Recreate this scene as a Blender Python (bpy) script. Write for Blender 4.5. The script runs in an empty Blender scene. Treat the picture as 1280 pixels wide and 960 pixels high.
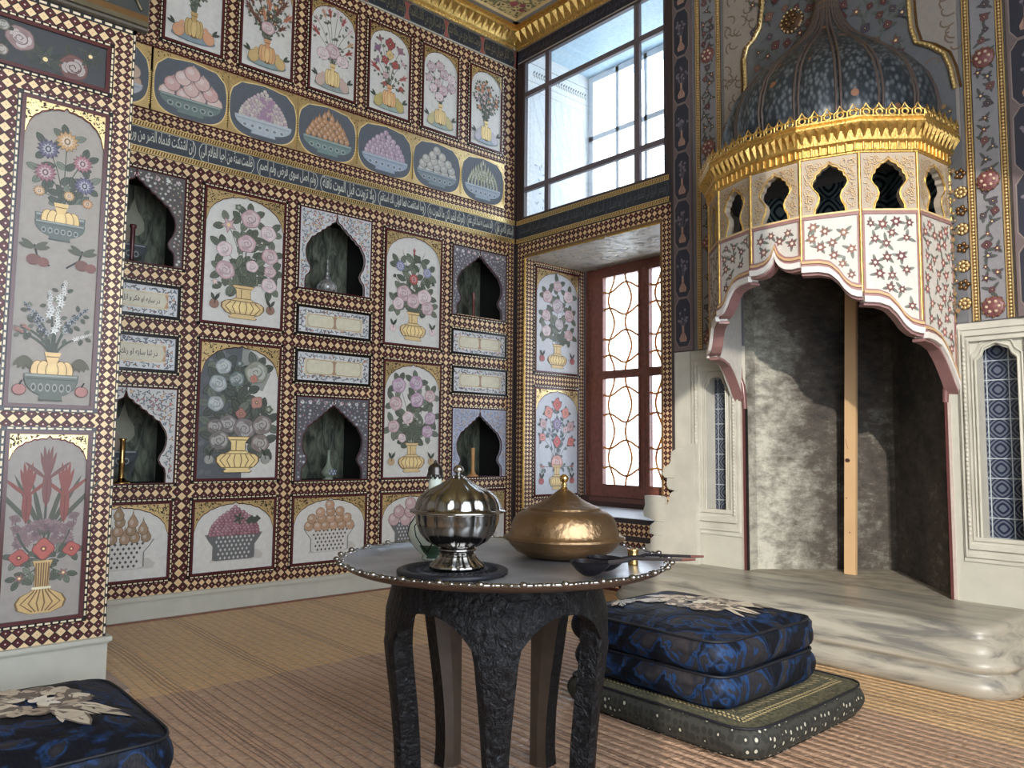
import bpy, math, random
from mathutils import Vector, Matrix, noise as mnoise
PI = math.pi
R = math.radians
S = bpy.context.scene
COL = S.collection

# ------------------------------------------------------------------ camera
YAW, PITCH, ROLL = R(-48.234), R(4.6445), R(0.574)
cam_d = bpy.data.cameras.new('camera')
cam = bpy.data.objects.new('camera', cam_d)
COL.objects.link(cam)
_f = Vector((math.sin(YAW)*math.cos(PITCH), math.cos(YAW)*math.cos(PITCH), math.sin(PITCH)))
_r = _f.cross(Vector((0, 0, 1))).normalized()
_u = _r.cross(_f)
_r2 = _r*math.cos(ROLL) + _u*math.sin(ROLL)
_u2 = -_r*math.sin(ROLL) + _u*math.cos(ROLL)
cam.matrix_world = Matrix(((_r2.x, _u2.x, -_f.x, 4.2245), (_r2.y, _u2.y, -_f.y, -3.7943), (_r2.z, _u2.z, -_f.z, 0.9), (0, 0, 0, 1)))
cam_d.sensor_fit = 'HORIZONTAL'
cam_d.sensor_width = 36.0
cam_d.lens = 965.7/1280*36.0
cam_d.clip_start = 0.05
cam_d.clip_end = 200
S.camera = cam
# ------------------------------------------------------------------ world, sun, exposure
wd = bpy.data.worlds.new('world')
S.world = wd
wd.use_nodes = True
_bg = wd.node_tree.nodes['Background']
_bg.inputs[0].default_value = (0.82, 0.91, 1.0, 1)
_bg.inputs[1].default_value = 4.5
sun_d = bpy.data.lights.new('sun', 'SUN')
sun_d.energy = 2.0
sun_d.angle = R(0.6)
sun_d.color = (1.0, 0.92, 0.80)
sun = bpy.data.objects.new('sun', sun_d)
COL.objects.link(sun)
AZ, EL = R(38.5), R(19.5)
sdir = Vector((math.sin(AZ)*math.cos(EL), -math.cos(AZ)*math.cos(EL), math.sin(EL)))
sun.rotation_euler = sdir.to_track_quat('Z', 'Y').to_euler()
sun.location = (9, -9, 6)
S.view_settings.view_transform = 'Standard'
S.view_settings.look = 'None'
S.view_settings.gamma = 1
S.view_settings.use_curve_mapping = False
S.view_settings.exposure = 0.58
try:
    S.cycles.use_denoising = True
    S.cycles.max_bounces = 7
    S.cycles.diffuse_bounces = 4
    S.cycles.transparent_max_bounces = 12
    S.cycles.sample_clamp_indirect = 6
except Exception:
    pass

# ------------------------------------------------------------------ helpers
def lin(c):
    c = c/255.0
    return c/12.92 if c <= 0.04045 else ((c+0.055)/1.055)**2.4
def rgb(r, g, b):
    return (lin(r), lin(g), lin(b), 1.0)
def mixc(a, b, t):
    return tuple(a[i]*(1-t)+b[i]*t for i in range(3)) + (1.0,)

IVORY = rgb(236, 214, 176); MAROON = rgb(84, 20, 24); BLACK = rgb(26, 20, 20); FIELD = rgb(216, 213, 207)
GOLD = rgb(226, 192, 122); GOLDD = rgb(120, 84, 36); GOLDL = rgb(244, 212, 130)
PINK = rgb(206, 168, 174); PINKD = rgb(150, 104, 116); PINKL = rgb(226, 198, 202)
LEAF = rgb(104, 112, 94); LEAFD = rgb(72, 80, 68); LEAFL = rgb(142, 150, 130)
RED = rgb(170, 62, 54); REDD = rgb(118, 34, 38); NAVY = rgb(40, 46, 62); SLATE = rgb(74, 84, 100)
WHITE = rgb(230, 230, 226); MARB = rgb(192, 189, 178)

def new_mat(name):
    m = bpy.data.materials.new(name)
    m.use_nodes = True
    nt = m.node_tree
    return m, nt, nt.nodes['Principled BSDF']

def nd(nt, typ, **kw):
    n = nt.nodes.new(typ)
    for k, v in kw.items():
        setattr(n, k, v)
    return n

def bump(nt, b, height_socket, strength=0.3, dist=0.01):
    n = nd(nt, 'ShaderNodeBump')
    n.inputs['Strength'].default_value = strength
    n.inputs['Distance'].default_value = dist
    nt.links.new(height_socket, n.inputs['Height'])
    nt.links.new(n.outputs[0], b.inputs['Normal'])
    return n

def simple(name, col, rough=0.5, metal=0.0, noise_scale=None, noise_amt=0.15, bump_s=0.0, bump_scale=None, spec=0.5, bump_d=0.005):
    m, nt, b = new_mat(name)
    b.inputs['Roughness'].default_value = rough
    b.inputs['Metallic'].default_value = metal
    b.inputs['Specular IOR Level'].default_value = spec
    if noise_scale:
        tc = nd(nt, 'ShaderNodeTexCoord')
        n = nd(nt, 'ShaderNodeTexNoise')
        n.inputs['Scale'].default_value = noise_scale
        n.inputs['Detail'].default_value = 5
        nt.links.new(tc.outputs['Object'], n.inputs['Vector'])
        r = nd(nt, 'ShaderNodeValToRGB')
        r.color_ramp.elements[0].position = 0.3
        r.color_ramp.elements[1].position = 0.7
        r.color_ramp.elements[0].color = tuple(c*(1-noise_amt) for c in col[:3]) + (1,)
        r.color_ramp.elements[1].color = tuple(min(1, c*(1+noise_amt)) for c in col[:3]) + (1,)
        nt.links.new(n.outputs['Fac'], r.inputs['Fac'])
        nt.links.new(r.outputs[0], b.inputs['Base Color'])
        if bump_s:
            n2 = nd(nt, 'ShaderNodeTexNoise')
            n2.inputs['Scale'].default_value = bump_scale or noise_scale*4
            n2.inputs['Detail'].default_value = 4
            nt.links.new(tc.outputs['Object'], n2.inputs['Vector'])
            bump(nt, b, n2.outputs['Fac'], bump_s, bump_d)
    else:
        b.inputs['Base Color'].default_value = col
    return m

def math_n(nt, op, a, b=None, c=None):
    n = nd(nt, 'ShaderNodeMath', operation=op)
    for i, v in enumerate((a, b, c)):
        if v is None:
            continue
        if isinstance(v, (int, float)):
            n.inputs[i].default_value = v
        else:
            nt.links.new(v, n.inputs[i])
    return n.outputs[0]

# paint: colour comes from the painted pattern stored on the mesh
def paint_mat(name, rough=0.45, metal=0.0, bs=0.0):
    m, nt, b = new_mat(name)
    a = nd(nt, 'ShaderNodeAttribute', attribute_name='Col')
    tc = nd(nt, 'ShaderNodeTexCoord')
    n = nd(nt, 'ShaderNodeTexNoise')
    n.inputs['Scale'].default_value = 38
    n.inputs['Detail'].default_value = 5
    nt.links.new(tc.outputs['Object'], n.inputs['Vector'])
    mr = nd(nt, 'ShaderNodeMapRange')
    mr.inputs['To Min'].default_value = 0.80
    mr.inputs['To Max'].default_value = 1.12
    nt.links.new(n.outputs['Fac'], mr.inputs['Value'])
    mx = nd(nt, 'ShaderNodeVectorMath', operation='SCALE')
    nt.links.new(a.outputs['Color'], mx.inputs[0])
    nt.links.new(mr.outputs[0], mx.inputs['Scale'])
    hs = nd(nt, 'ShaderNodeHueSaturation'); hs.inputs['Saturation'].default_value = 0.84
    nt.links.new(mx.outputs[0], hs.inputs['Color'])
    nt.links.new(hs.outputs[0], b.inputs['Base Color'])
    b.inputs['Roughness'].default_value = rough
    b.inputs['Metallic'].default_value = metal
    bump(nt, b, n.outputs['Fac'], 0.12 if not bs else bs, 0.003)
    return m

M_PAINT = paint_mat('painted_wood')
M_GILT = paint_mat('gilt_paint', rough=0.34, metal=0.75, bs=0.35)
M_GLOSS = paint_mat('lacquer_paint', rough=0.25)
M_GOLD = simple('gilding', rgb(216, 178, 104), 0.36, 0.85, 60, 0.25, 0.4, 120)
M_GOLDDULL = simple('worn_gilding', rgb(168, 132, 90), 0.5, 0.35, 40, 0.3, 0.35, 120)

def checker_mat():
    m, nt, b = new_mat('diamond_marquetry')
    uv = nd(nt, 'ShaderNodeUVMap')
    sp = nd(nt, 'ShaderNodeSeparateXYZ')
    nt.links.new(uv.outputs[0], sp.inputs[0])
    fx = math_n(nt, 'ABSOLUTE', math_n(nt, 'SUBTRACT', math_n(nt, 'FRACT', sp.outputs[0]), 0.5))
    fy = math_n(nt, 'ABSOLUTE', math_n(nt, 'SUBTRACT', math_n(nt, 'FRACT', sp.outputs[1]), 0.5))
    s = math_n(nt, 'ADD', fx, fy)
    # maroon lozenge centred in each cell, ivory lozenge on the corners, dark lines between
    ramp = nd(nt, 'ShaderNodeValToRGB')
    cr = ramp.color_ramp
    cr.interpolation = 'CONSTANT'
    cr.elements[0].position = 0.0
    cr.elements[0].color = rgb(220, 200, 190)
    cr.elements[1].position = 0.09
    cr.elements[1].color = rgb(78, 18, 20)
    for p, c in ((0.43, BLACK), (0.56, rgb(232, 202, 158)), (0.93, rgb(200, 154, 112))):
        e = cr.elements.new(p)
        e.color = c
    nt.links.new(s, ramp.inputs['Fac'])
    # rounder, clover-like corners: small round nibs between the lozenges
    tc = nd(nt, 'ShaderNodeTexCoord')
    n = nd(nt, 'ShaderNodeTexNoise')
    n.inputs['Scale'].default_value = 3.0
    n.inputs['Detail'].default_value = 4
    nt.links.new(tc.outputs['Object'], n.inputs['Vector'])
    mr = nd(nt, 'ShaderNodeMapRange')
    mr.inputs['To Min'].default_value = 0.78
    mr.inputs['To Max'].default_value = 1.15
    nt.links.new(n.outputs['Fac'], mr.inputs['Value'])
    mx = nd(nt, 'ShaderNodeVectorMath', operation='SCALE')
    nt.links.new(ramp.outputs[0], mx.inputs[0])
    nt.links.new(mr.outputs[0], mx.inputs['Scale'])
    nt.links.new(mx.outputs[0], b.inputs['Base Color'])
    b.inputs['Roughness'].default_value = 0.4
    b.inputs['Metallic'].default_value = 0.15
    bump(nt, b, s, 0.25, 0.002)
    return m
M_CHECK = checker_mat()

class MB:
    """collects faces; every face carries a material index and a colour"""
    def __init__(s):
        s.v, s.f, s.mi, s.c, s.uv, s.sm = [], [], [], [], [], []
        s.h = 0.0006
    def face(s, pts, col=WHITE, mi=0, uv=None, sm=False):
        n = len(s.v)
        s.v.extend(pts)
        s.f.append(tuple(range(n, n+len(pts))))
        s.mi.append(mi); s.c.append(col); s.uv.append(uv); s.sm.append(sm)
    def grid(s, fn, nu, nv, col=WHITE, mi=0, sm=True, closeu=False, colfn=None, flip=False):
        n = len(s.v)
        for i in range(nu+(0 if closeu else 1)):
            for j in range(nv+1):
                s.v.append(tuple(fn(i/nu, j/nv)))
        W = nv+1
        for i in range(nu):
            i2 = (i+1) % nu if closeu else i+1
            for j in range(nv):
                q = (n+i*W+j, n+i2*W+j, n+i2*W+j+1, n+i*W+j+1)
                s.f.append(q[::-1] if flip else q)
                s.mi.append(mi)
                s.c.append(colfn((i+.5)/nu, (j+.5)/nv) if colfn else col)
                s.uv.append(((i/nu, j/nv), ((i+1)/nu, j/nv), ((i+1)/nu, (j+1)/nv), (i/nu, (j+1)/nv)))
                s.sm.append(sm)
    def box(s, x0, x1, y0, y1, z0, z1, col=WHITE, mi=0):
        p = [(x0, y0, z0), (x1, y0, z0), (x1, y1, z0), (x0, y1, z0), (x0, y0, z1), (x1, y0, z1), (x1, y1, z1), (x0, y1, z1)]
        for q in ((0, 3, 2, 1), (4, 5, 6, 7), (0, 1, 5, 4), (1, 2, 6, 5), (2, 3, 7, 6), (3, 0, 4, 7)):
            s.face([p[k] for k in q], col, mi)
    def lathe(s, prof, cx=0, cy=0, cz=0, n=32, col=WHITE, mi=0, rfn=None, a0=0, a1=2*PI, colfn=None, sm=True):
        full = abs(a1-a0-2*PI) < 1e-6
        m = len(prof)-1
        def fn(u, v):
            k = min(m, int(round(v*m)))
            r, z = prof[k]
            a = a0+(a1-a0)*u
            if rfn:
                r = rfn(r, z, a)
            return (cx+r*math.cos(a), cy+r*math.sin(a), cz+z)
        s.grid(fn, n, m, col, mi, sm, closeu=full, colfn=colfn)
    def tube(s, pts, r, n=8, col=WHITE, mi=0, caps=True, sm=True):
        P = [Vector(p) for p in pts]
        rr = r if isinstance(r, (list, tuple)) else [r]*len(P)
        rings = []
        up = None
        for i, p in enumerate(P):
            d = (P[min(i+1, len(P)-1)]-P[max(i-1, 0)])
            if d.length < 1e-9:
                d = Vector((0, 0, 1))
            d.normalize()
            if up is None:
                up = d.orthogonal().normalized()
            else:
                up = (up-d*up.dot(d))
                up = up.normalized() if up.length > 1e-6 else d.orthogonal().normalized()
            w = d.cross(up)
            rings.append([tuple(p+up*rr[i]*math.cos(2*PI*k/n)+w*rr[i]*math.sin(2*PI*k/n)) for k in range(n)])
        b = len(s.v)
        for q in rings:
            s.v.extend(q)
        for i in range(len(P)-1):
            for k in range(n):
                k2 = (k+1) % n
                s.f.append((b+i*n+k, b+i*n+k2, b+(i+1)*n+k2, b+(i+1)*n+k))
                s.mi.append(mi); s.c.append(col); s.uv.append(None); s.sm.append(sm)
        if caps:
            s.face(rings[0][::-1], col, mi); s.face(rings[-1], col, mi)
    def ball(s, c, r, n=12, m=8, col=WHITE, mi=0, sc=(1, 1, 1)):
        s.grid(lambda u, v: (c[0]+r*sc[0]*math.cos(2*PI*u)*math.sin(PI*v), c[1]+r*sc[1]*math.sin(2*PI*u)*math.sin(PI*v), c[2]-r*sc[2]*math.cos(PI*v)), n, m, col, mi, True, closeu=True)
    def prism(s, pts, y0, y1, col=WHITE, mi=0, side=None, smi=None):
        """polygon pts (x,z), front face at y0 (towards -Y), back at y1"""
        s.face([(x, y0, z) for x, z in pts], col, mi)
        s.face([(x, y1, z) for x, z in pts[::-1]], col, mi)
        n = len(pts)
        for i in range(n):
            a, b = pts[i], pts[(i+1) % n]
            s.face([(a[0], y0, a[1]), (a[0], y1, a[1]), (b[0], y1, b[1]), (b[0], y0, b[1])], side or col, mi if smi is None else smi)
    # ---- flat painting in the XZ plane, facing -Y; every stroke lies a hair above the last
    def poly(s, pts, col, mi=0, h=None):
        if h is None:
            s.h += 0.000012
            h = s.h
        s.face([(x, -h, z) for x, z in pts], col, mi)
    def ell(s, cx, cz, rx, rz=None, col=WHITE, rot=0, n=16, mi=0, wob=0.0, k=0):
        rz = rx if rz is None else rz
        pts = []
        for i in range(n):
            a = 2*PI*i/n
            w = 1+wob*math.cos(k*a) if k else 1
            x, z = rx*w*math.cos(a), rz*w*math.sin(a)
            pts.append((cx+x*math.cos(rot)-z*math.sin(rot), cz+x*math.sin(rot)+z*math.cos(rot)))
        s.poly(pts, col, mi)
    def star(s, cx, cz, r, n, inner, col, rot=0, mi=0):
        s.poly([(cx+(r if i % 2 == 0 else r*inner)*math.cos(rot+PI*i/n), cz+(r if i % 2 == 0 else r*inner)*math.sin(rot+PI*i/n)) for i in range(2*n)], col, mi)
    def stroke(s, pts, w, col, mi=0, taper=False):
        s.h += 0.000012
        n = len(pts)
        L, Rr = [], []
        for i, p in enumerate(pts):
            a = pts[max(i-1, 0)]; b = pts[min(i+1, n-1)]
            dx, dz = b[0]-a[0], b[1]-a[1]
            l = math.hypot(dx, dz) or 1e-6
            ww = w*(1-0.85*i/(n-1)) if taper else w
            ox, oz = -dz/l*ww/2, dx/l*ww/2
            L.append((p[0]+ox, p[1]+oz)); Rr.append((p[0]-ox, p[1]-oz))
        for i in range(n-1):
            s.face([(q[0], -s.h, q[1]) for q in (Rr[i], Rr[i+1], L[i+1], L[i])], col, mi)
    def leaf(s, x, z, l, w, ang, col, mi=0, vein=None):
        pts = []
        for t, k in ((0, 0), (.14, .66), (.38, 1), (.66, .92), (.88, .5), (1, 0), (.88, -.5), (.66, -.92), (.38, -1), (.14, -.66)):
            pts.append((x+math.cos(ang)*l*t-math.sin(ang)*w/2*k, z+math.sin(ang)*l*t+math.cos(ang)*w/2*k))
        s.poly(pts, col, mi)
        if vein:
            s.stroke([(x, z), (x+math.cos(ang)*l*.85, z+math.sin(ang)*l*.85)], w*.09, vein, mi)
    def build(s, name, mats, parent=None, loc=None, rotz=0, smooth=None):
        me = bpy.data.meshes.new(name)
        me.from_pydata([tuple(p) for p in s.v], [], s.f)
        if not isinstance(mats, (list, tuple)):
            mats = [mats]
        for m in mats:
            me.materials.append(m)
        me.polygons.foreach_set('material_index', s.mi)
        me.polygons.foreach_set('use_smooth', s.sm if smooth is None else [smooth]*len(s.f))
        ca = me.color_attributes.new('Col', 'FLOAT_COLOR', 'CORNER')
        buf = []
        for f, c in zip(s.f, s.c):
            buf.extend(tuple(c[:3])+(1.0,) if len(c) >= 3 else (1, 1, 1, 1))
            for _ in range(len(f)-1):
                buf.extend(tuple(c[:3])+(1.0,))
        ca.data.foreach_set('color', buf)
        if any(u is not None for u in s.uv):
            ul = me.uv_layers.new(name='UVMap')
            ub = []
            for f, u in zip(s.f, s.uv):
                for k in range(len(f)):
                    ub.extend(u[k] if u is not None else (0.0, 0.0))
            ul.data.foreach_set('uv', ub)
        me.update()
        o = bpy.data.objects.new(name, me)
        COL.objects.link(o)
        if parent is not None:
            o.parent = parent
        if loc is not None:
            o.location = loc
            o.rotation_euler = (0, 0, rotz)
        return o

def tag(o, label, cat, group=None, kind=None):
    if label: o['label'] = label
    if cat: o['category'] = cat
    if group: o['group'] = group
    if kind: o['kind'] = kind
    return o
def thing(name, label, cat, loc=(0, 0, 0), rotz=0, group=None):
    o = bpy.data.objects.new(name, None)
    o.empty_display_size = 0.05
    COL.objects.link(o)
    o.location = loc
    o.rotation_euler = (0, 0, rotz)
    return tag(o, label, cat, group)
def struct(o):
    o['kind'] = 'structure'
    return o

# ------------------------------------------------------------------ Arabic lettering
_F = {'ا': (0xFE8D, 0xFE8E), 'أ': (0xFE83, 0xFE84), 'ب': 0xFE8F, 'ة': (0xFE93, 0xFE94), 'ت': 0xFE95, 'ث': 0xFE99, 'ج': 0xFE9D, 'ح': 0xFEA1,
      'خ': 0xFEA5, 'د': (0xFEA9, 0xFEAA), 'ذ': (0xFEAB, 0xFEAC), 'ر': (0xFEAD, 0xFEAE), 'ز': (0xFEAF, 0xFEB0), 'س': 0xFEB1, 'ش': 0xFEB5,
      'ص': 0xFEB9, 'ض': 0xFEBD, 'ط': 0xFEC1, 'ظ': 0xFEC5, 'ع': 0xFEC9, 'غ': 0xFECD, 'ف': 0xFED1, 'ق': 0xFED5, 'ك': 0xFED9, 'ل': 0xFEDD,
      'م': 0xFEE1, 'ن': 0xFEE5, 'ه': 0xFEE9, 'و': (0xFEED, 0xFEEE), 'ى': (0xFEEF, 0xFEF0), 'ي': 0xFEF1, 'ئ': 0xFE89}
def shape_arabic(t):
    t = t.replace('لا', '\u0001')
    out = []
    def dual(c): return c in _F and isinstance(_F[c], int)
    for i, c in enumerate(t):
        prev = i > 0 and dual(t[i-1])
        nxt = i+1 < len(t) and (t[i+1] in _F or t[i+1] == '\u0001')
        if c == '\u0001':
            out.append(chr(0xFEFC if prev else 0xFEFB))
        elif c in _F:
            b = _F[c]
            if isinstance(b, tuple):
                out.append(chr(b[1] if prev else b[0]))
            else:
                out.append(chr(b+(3 if prev and nxt else 2 if nxt else 1 if prev else 0)))
        else:
            out.append(c)
    return ''.join(out[::-1])
def script_faces(text, w, h, cx, cz, y, mb, col, mi=0, slant=0.0):
    """adds the lettering as thin raised letters fitted into a w x h field centred on (cx, cz), facing -Y"""
    cu = bpy.data.curves.new('lettering', 'FONT')
    cu.body = shape_arabic(text)
    cu.size = 1.0
    cu.resolution_u = 2
    cu.offset = 0.012
    o = bpy.data.objects.new('lettering', cu)
    COL.objects.link(o)
    dg = bpy.context.evaluated_depsgraph_get()
    me = bpy.data.meshes.new_from_object(o.evaluated_get(dg))
    if len(me.vertices):
        xs = [v.co.x for v in me.vertices]; ys = [v.co.y for v in me.vertices]
        x0, x1, y0, y1 = min(xs), max(xs), min(ys), max(ys)
        sx, sy = w/max(x1-x0, 1e-6), h/max(y1-y0, 1e-6)
        for p in me.polygons:
            pts = [me.vertices[k].co for k in p.vertices]
            q = [(cx+(v.x-(x0+x1)/2)*sx, y, cz+(v.y-(y0+y1)/2)*sy+slant*(v.x-(x0+x1)/2)*sx) for v in pts]
            if p.normal.z < 0:
                q = q[::-1]
            mb.face(q, col, mi)
    bpy.data.objects.remove(o)
    bpy.data.curves.remove(cu)
    bpy.data.meshes.remove(me)

# ------------------------------------------------------------------ painters
def bez(p0, p1, p2, n=7):
    return [((1-t)**2*p0[0]+2*t*(1-t)*p1[0]+t*t*p2[0], (1-t)**2*p0[1]+2*t*(1-t)*p1[1]+t*t*p2[1]) for t in [i/(n-1) for i in range(n)]]
def rose(P, x, z, r, c, rng, tilt=0.0, mi=0):
    d = tuple(v*0.52 for v in c[:3])+(1,)
    l = mixc(c, WHITE, 0.35)
    P.ell(x, z, r*1.04, r*.96, d, tilt, 18, mi, .05, 5)
    P.ell(x, z, r*.96, r*.88, c, tilt, 18, mi, .05, 5)
    for k in range(5):
        a = tilt+k*2*PI/5+.4
        P.ell(x+math.cos(a)*r*.5, z+math.sin(a)*r*.46, r*.40, r*.30, mixc(c, d, .30) if k % 2 else l, a+PI/2, 10, mi)
    P.ell(x, z, r*.56, r*.48, d, tilt, 14, mi)
    P.ell(x-.03*r, z+.02*r, r*.51, r*.43, l, tilt, 14, mi)
    for k in range(4):
        a = tilt+k*PI/2
        P.stroke([(x+math.cos(a+t)*r*(.14+.08*k), z+math.sin(a+t)*r*(.12+.07*k)) for t in (-1, -.5, 0, .5, 1)], r*.06, d, mi)
def blossom(P, x, z, r, kind, c, rng, ang=PI/2, mi=0):
    d = tuple(v*0.45 for v in c[:3])+(1,)
    l = mixc(c, WHITE, 0.4)
    if kind == 'rose':
        rose(P, x, z, r, c, rng, rng.uniform(-.6, .6), mi)
    elif kind == 'daisy':
        P.star(x, z, r*1.05, 13, .72, d, rng.random(), mi); P.star(x, z, r*.93, 13, .72, c, rng.random(), mi)
        P.star(x, z, r*.6, 11, .6, l, 0, mi); P.ell(x, z, r*.28, r*.34, d, 0, 10, mi); P.ell(x, z, r*.14, r*.2, l, 0, 8, mi)
    elif kind == 'star':
        P.star(x, z, r*1.1, 5, .45, d, ang, mi); P.star(x, z, r*.9, 5, .45, c, ang, mi); P.ell(x, z, r*.24, None, GOLDL, 0, 8, mi)
    elif kind == 'star6':
        P.star(x, z, r*1.25, 6, .55, d, ang, mi); P.star(x, z, r*1.08, 6, .55, c, ang, mi); P.ell(x, z, r*.34, None, rgb(236, 214, 190), 0, 8, mi)
    elif kind == 'poppy':
        P.ell(x, z, r*1.04, r*.95, d, ang, 20, mi, .12, 4); P.ell(x, z, r*.94, r*.85, c, ang, 20, mi, .12, 4)
        P.ell(x, z, r*.3, None, d, 0, 10, mi); P.ell(x, z, r*.12, None, GOLDL, 0, 8, mi)
    elif kind == 'tulip':
        ca, sa = math.cos(ang), math.sin(ang)
        def T(u, v): return (x+ca*u-sa*v, z+sa*u+ca*v)
        P.poly([T(-r*.3, 0), T(0, r*.30), T(r*.6, r*.26), T(r*1.5, r*.62), T(r*1.1, r*.18), T(r*2.1, r*.12), T(r*1.4, 0), T(r*2.0, -r*.16), T(r*1.1, -r*.2), T(r*1.5, -r*.62), T(r*.6, -r*.26), T(0, -r*.30)], c, mi)
        P.stroke([T(0, 0), T(r*1.5, 0)], r*.1, d, mi)
        P.stroke([T(0, r*.15), T(r*1.2, r*.35)], r*.06, d, mi)
    elif kind == 'carnation':
        ca, sa = math.cos(ang), math.sin(ang)
        def T(u, v): return (x+ca*u-sa*v, z+sa*u+ca*v)
        P.poly([T(-r*.9, 0), T(-.3*r, r*.3), T(.2*r, r*.95), T(r*.5, r*.7), T(r*.7, r*.45), T(r*.95, r*.1), T(r*.75, -r*.4), T(r*.5, -r*.7), T(.2*r, -r*.95), T(-.3*r, -r*.3)], c, mi)
        for k in (-.5, -.2, .2, .5):
            P.stroke([T(-.1*r, k*r*.4), T(r*.6, k*r*1.2)], r*.07, d, mi)
    elif kind == 'hyacinth':
        for k in range(9):
            t = k/8
            xx, zz = x+math.cos(ang)*r*(t*3.2-1.6)+rng.uniform(-.35, .35)*r*(1.2-t), z+math.sin(ang)*r*(t*3.2-1.6)
            P.star(xx, zz, r*(.62-.3*t), 5, .38, c if k % 2 else l, rng.random()*3, mi)
            P.ell(xx, zz, r*.12, None, d, 0, 6, mi)
    else:
        P.ell(x, z, r, r*.9, c, 0, 10, mi, .15, 5)
        P.ell(x, z, r*.4, None, l, 0, 8, mi)
def bouquet(P, x0, z0, specs, rng, leafc=LEAF, stemc=None, leaves=3, lw=.022, mi=0, outline=True, sw=.0035):
    stemc = stemc or LEAFD
    items = []
    for sp in specs:
        x, z, r, kind, c = sp[:5]
        bx = x0+(x-x0)*rng.uniform(.1, .3)
        cv = bez((x0+(x-x0)*.08, z0), (bx, z0+(z-z0)*.6), (x, z))
        P.stroke(cv, sw, stemc, mi)
        for k in range(leaves):
            i = rng.randint(1, len(cv)-2)
            a = math.atan2(cv[i+1][1]-cv[i-1][1], cv[i+1][0]-cv[i-1][0])+rng.choice((-1, 1))*rng.uniform(.5, 1.3)
            l = lw*rng.uniform(1.4, 2.2)
            cc = mixc(leafc, LEAFL if rng.random() < .4 else LEAFD, rng.uniform(.1, .5))
            if outline:
                P.leaf(cv[i][0], cv[i][1], l*1.08, lw*1.15, a, tuple(v*.5 for v in cc[:3])+(1,), mi)
            P.leaf(cv[i][0], cv[i][1], l, lw*.95, a, cc, mi, tuple(v*.6 for v in cc[:3])+(1,))
        items.append((x, z, r, kind, c, math.atan2(cv[-1][1]-cv[-2][1], cv[-1][0]-cv[-2][0])))
    for x, z, r, kind, c, a0 in items:
        if outline and r > lw*.9:
            for k in range(3):
                a = math.atan2(z-z0-.15, x-x0)+(k-1)*rng.uniform(.9, 1.5)+rng.uniform(-.3, .3)
                bx_, bz_ = x+math.cos(a)*r*.55, z+math.sin(a)*r*.55
                l = lw*rng.uniform(1.5, 2.0)
                cc = mixc(leafc, LEAFL if rng.random() < .4 else LEAFD, rng.uniform(.1, .5))
                P.leaf(bx_, bz_, l*1.07, lw*1.15, a, tuple(v*.5 for v in cc[:3])+(1,), mi)
                P.leaf(bx_, bz_, l, lw, a, cc, mi, tuple(v*.6 for v in cc[:3])+(1,))
    for it in items:
        blossom(P, it[0], it[1], it[2], it[3], it[4], rng, it[5], mi)
def gold_vase(P, x, z, w, h, mi=0, c=GOLD, d=GOLDD):
    """wide-bellied gilt vase with a short flared neck; z is its foot"""
    H = [(.30, 0), (.34, .04), (.26, .09), (.40, .16), (.50, .30), (.50, .42), (.42, .50), (.24, .56), (.17, .62), (.17, .84), (.25, .97), (.27, 1.0)]
    P.poly([(x+a*w*1.03, z+b*h) for a, b in H]+[(x-a*w*1.03, z+b*h) for a, b in H[::-1]], d, mi)
    P.poly([(x+a*w*.96, z+.01*h+b*h*.97) for a, b in H]+[(x-a*w*.96, z+.01*h+b*h*.97) for a, b in H[::-1]], c, mi)
    P.ell(x, z+.34*h, w*.40, h*.13, GOLDL, 0, 16, mi)
    for k in (-.36, -.22, -.08, .08, .22, .36):
        P.stroke([(x+k*w*.75, z+.13*h), (x+k*w*1.15, z+.34*h), (x+k*w*.8, z+.50*h)], w*.022, d, mi)
    for zz, ww in ((.52, .36), (.14, .36), (.60, .17), (.90, .2)):
        P.stroke([(x-ww*w, z+zz*h), (x+ww*w, z+zz*h)], h*.022, d, mi)
    P.stroke([(x-.05*w, z+.6*h), (x-.05*w, z+.88*h)], w*.02, d, mi)
def melon_vase(P, x, z, w, h, mi=0, c=GOLD, d=GOLDD):
    P.poly([(x-.14*w, z+.5*h), (x+.14*w, z+.5*h), (x+.10*w, z+.8*h), (x+.2*w, z+h), (x-.2*w, z+h), (x-.10*w, z+.8*h)], c, mi)
    P.ell(x, z+.38*h, w*.52, h*.38, d, 0, 20, mi)
    for k in (-.34, .34, -.2, .2, 0):
        P.ell(x+k*w, z+.38*h, w*(.17 if abs(k) > .3 else .16), h*.35, d, 0, 14, mi)
        P.ell(x+k*w, z+.38*h, w*(.15 if abs(k) > .3 else .14), h*.33, mixc(c, GOLDL, .5-abs(k)), 0, 14, mi)
    P.poly([(x-.1*w, z+.62*h), (x+.1*w, z+.62*h), (x+.2*w, z+h), (x-.2*w, z+h)], c, mi)
    P.stroke([(x-.15*w, z+.85*h), (x+.15*w, z+.85*h)], h*.03, d, mi)
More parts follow.
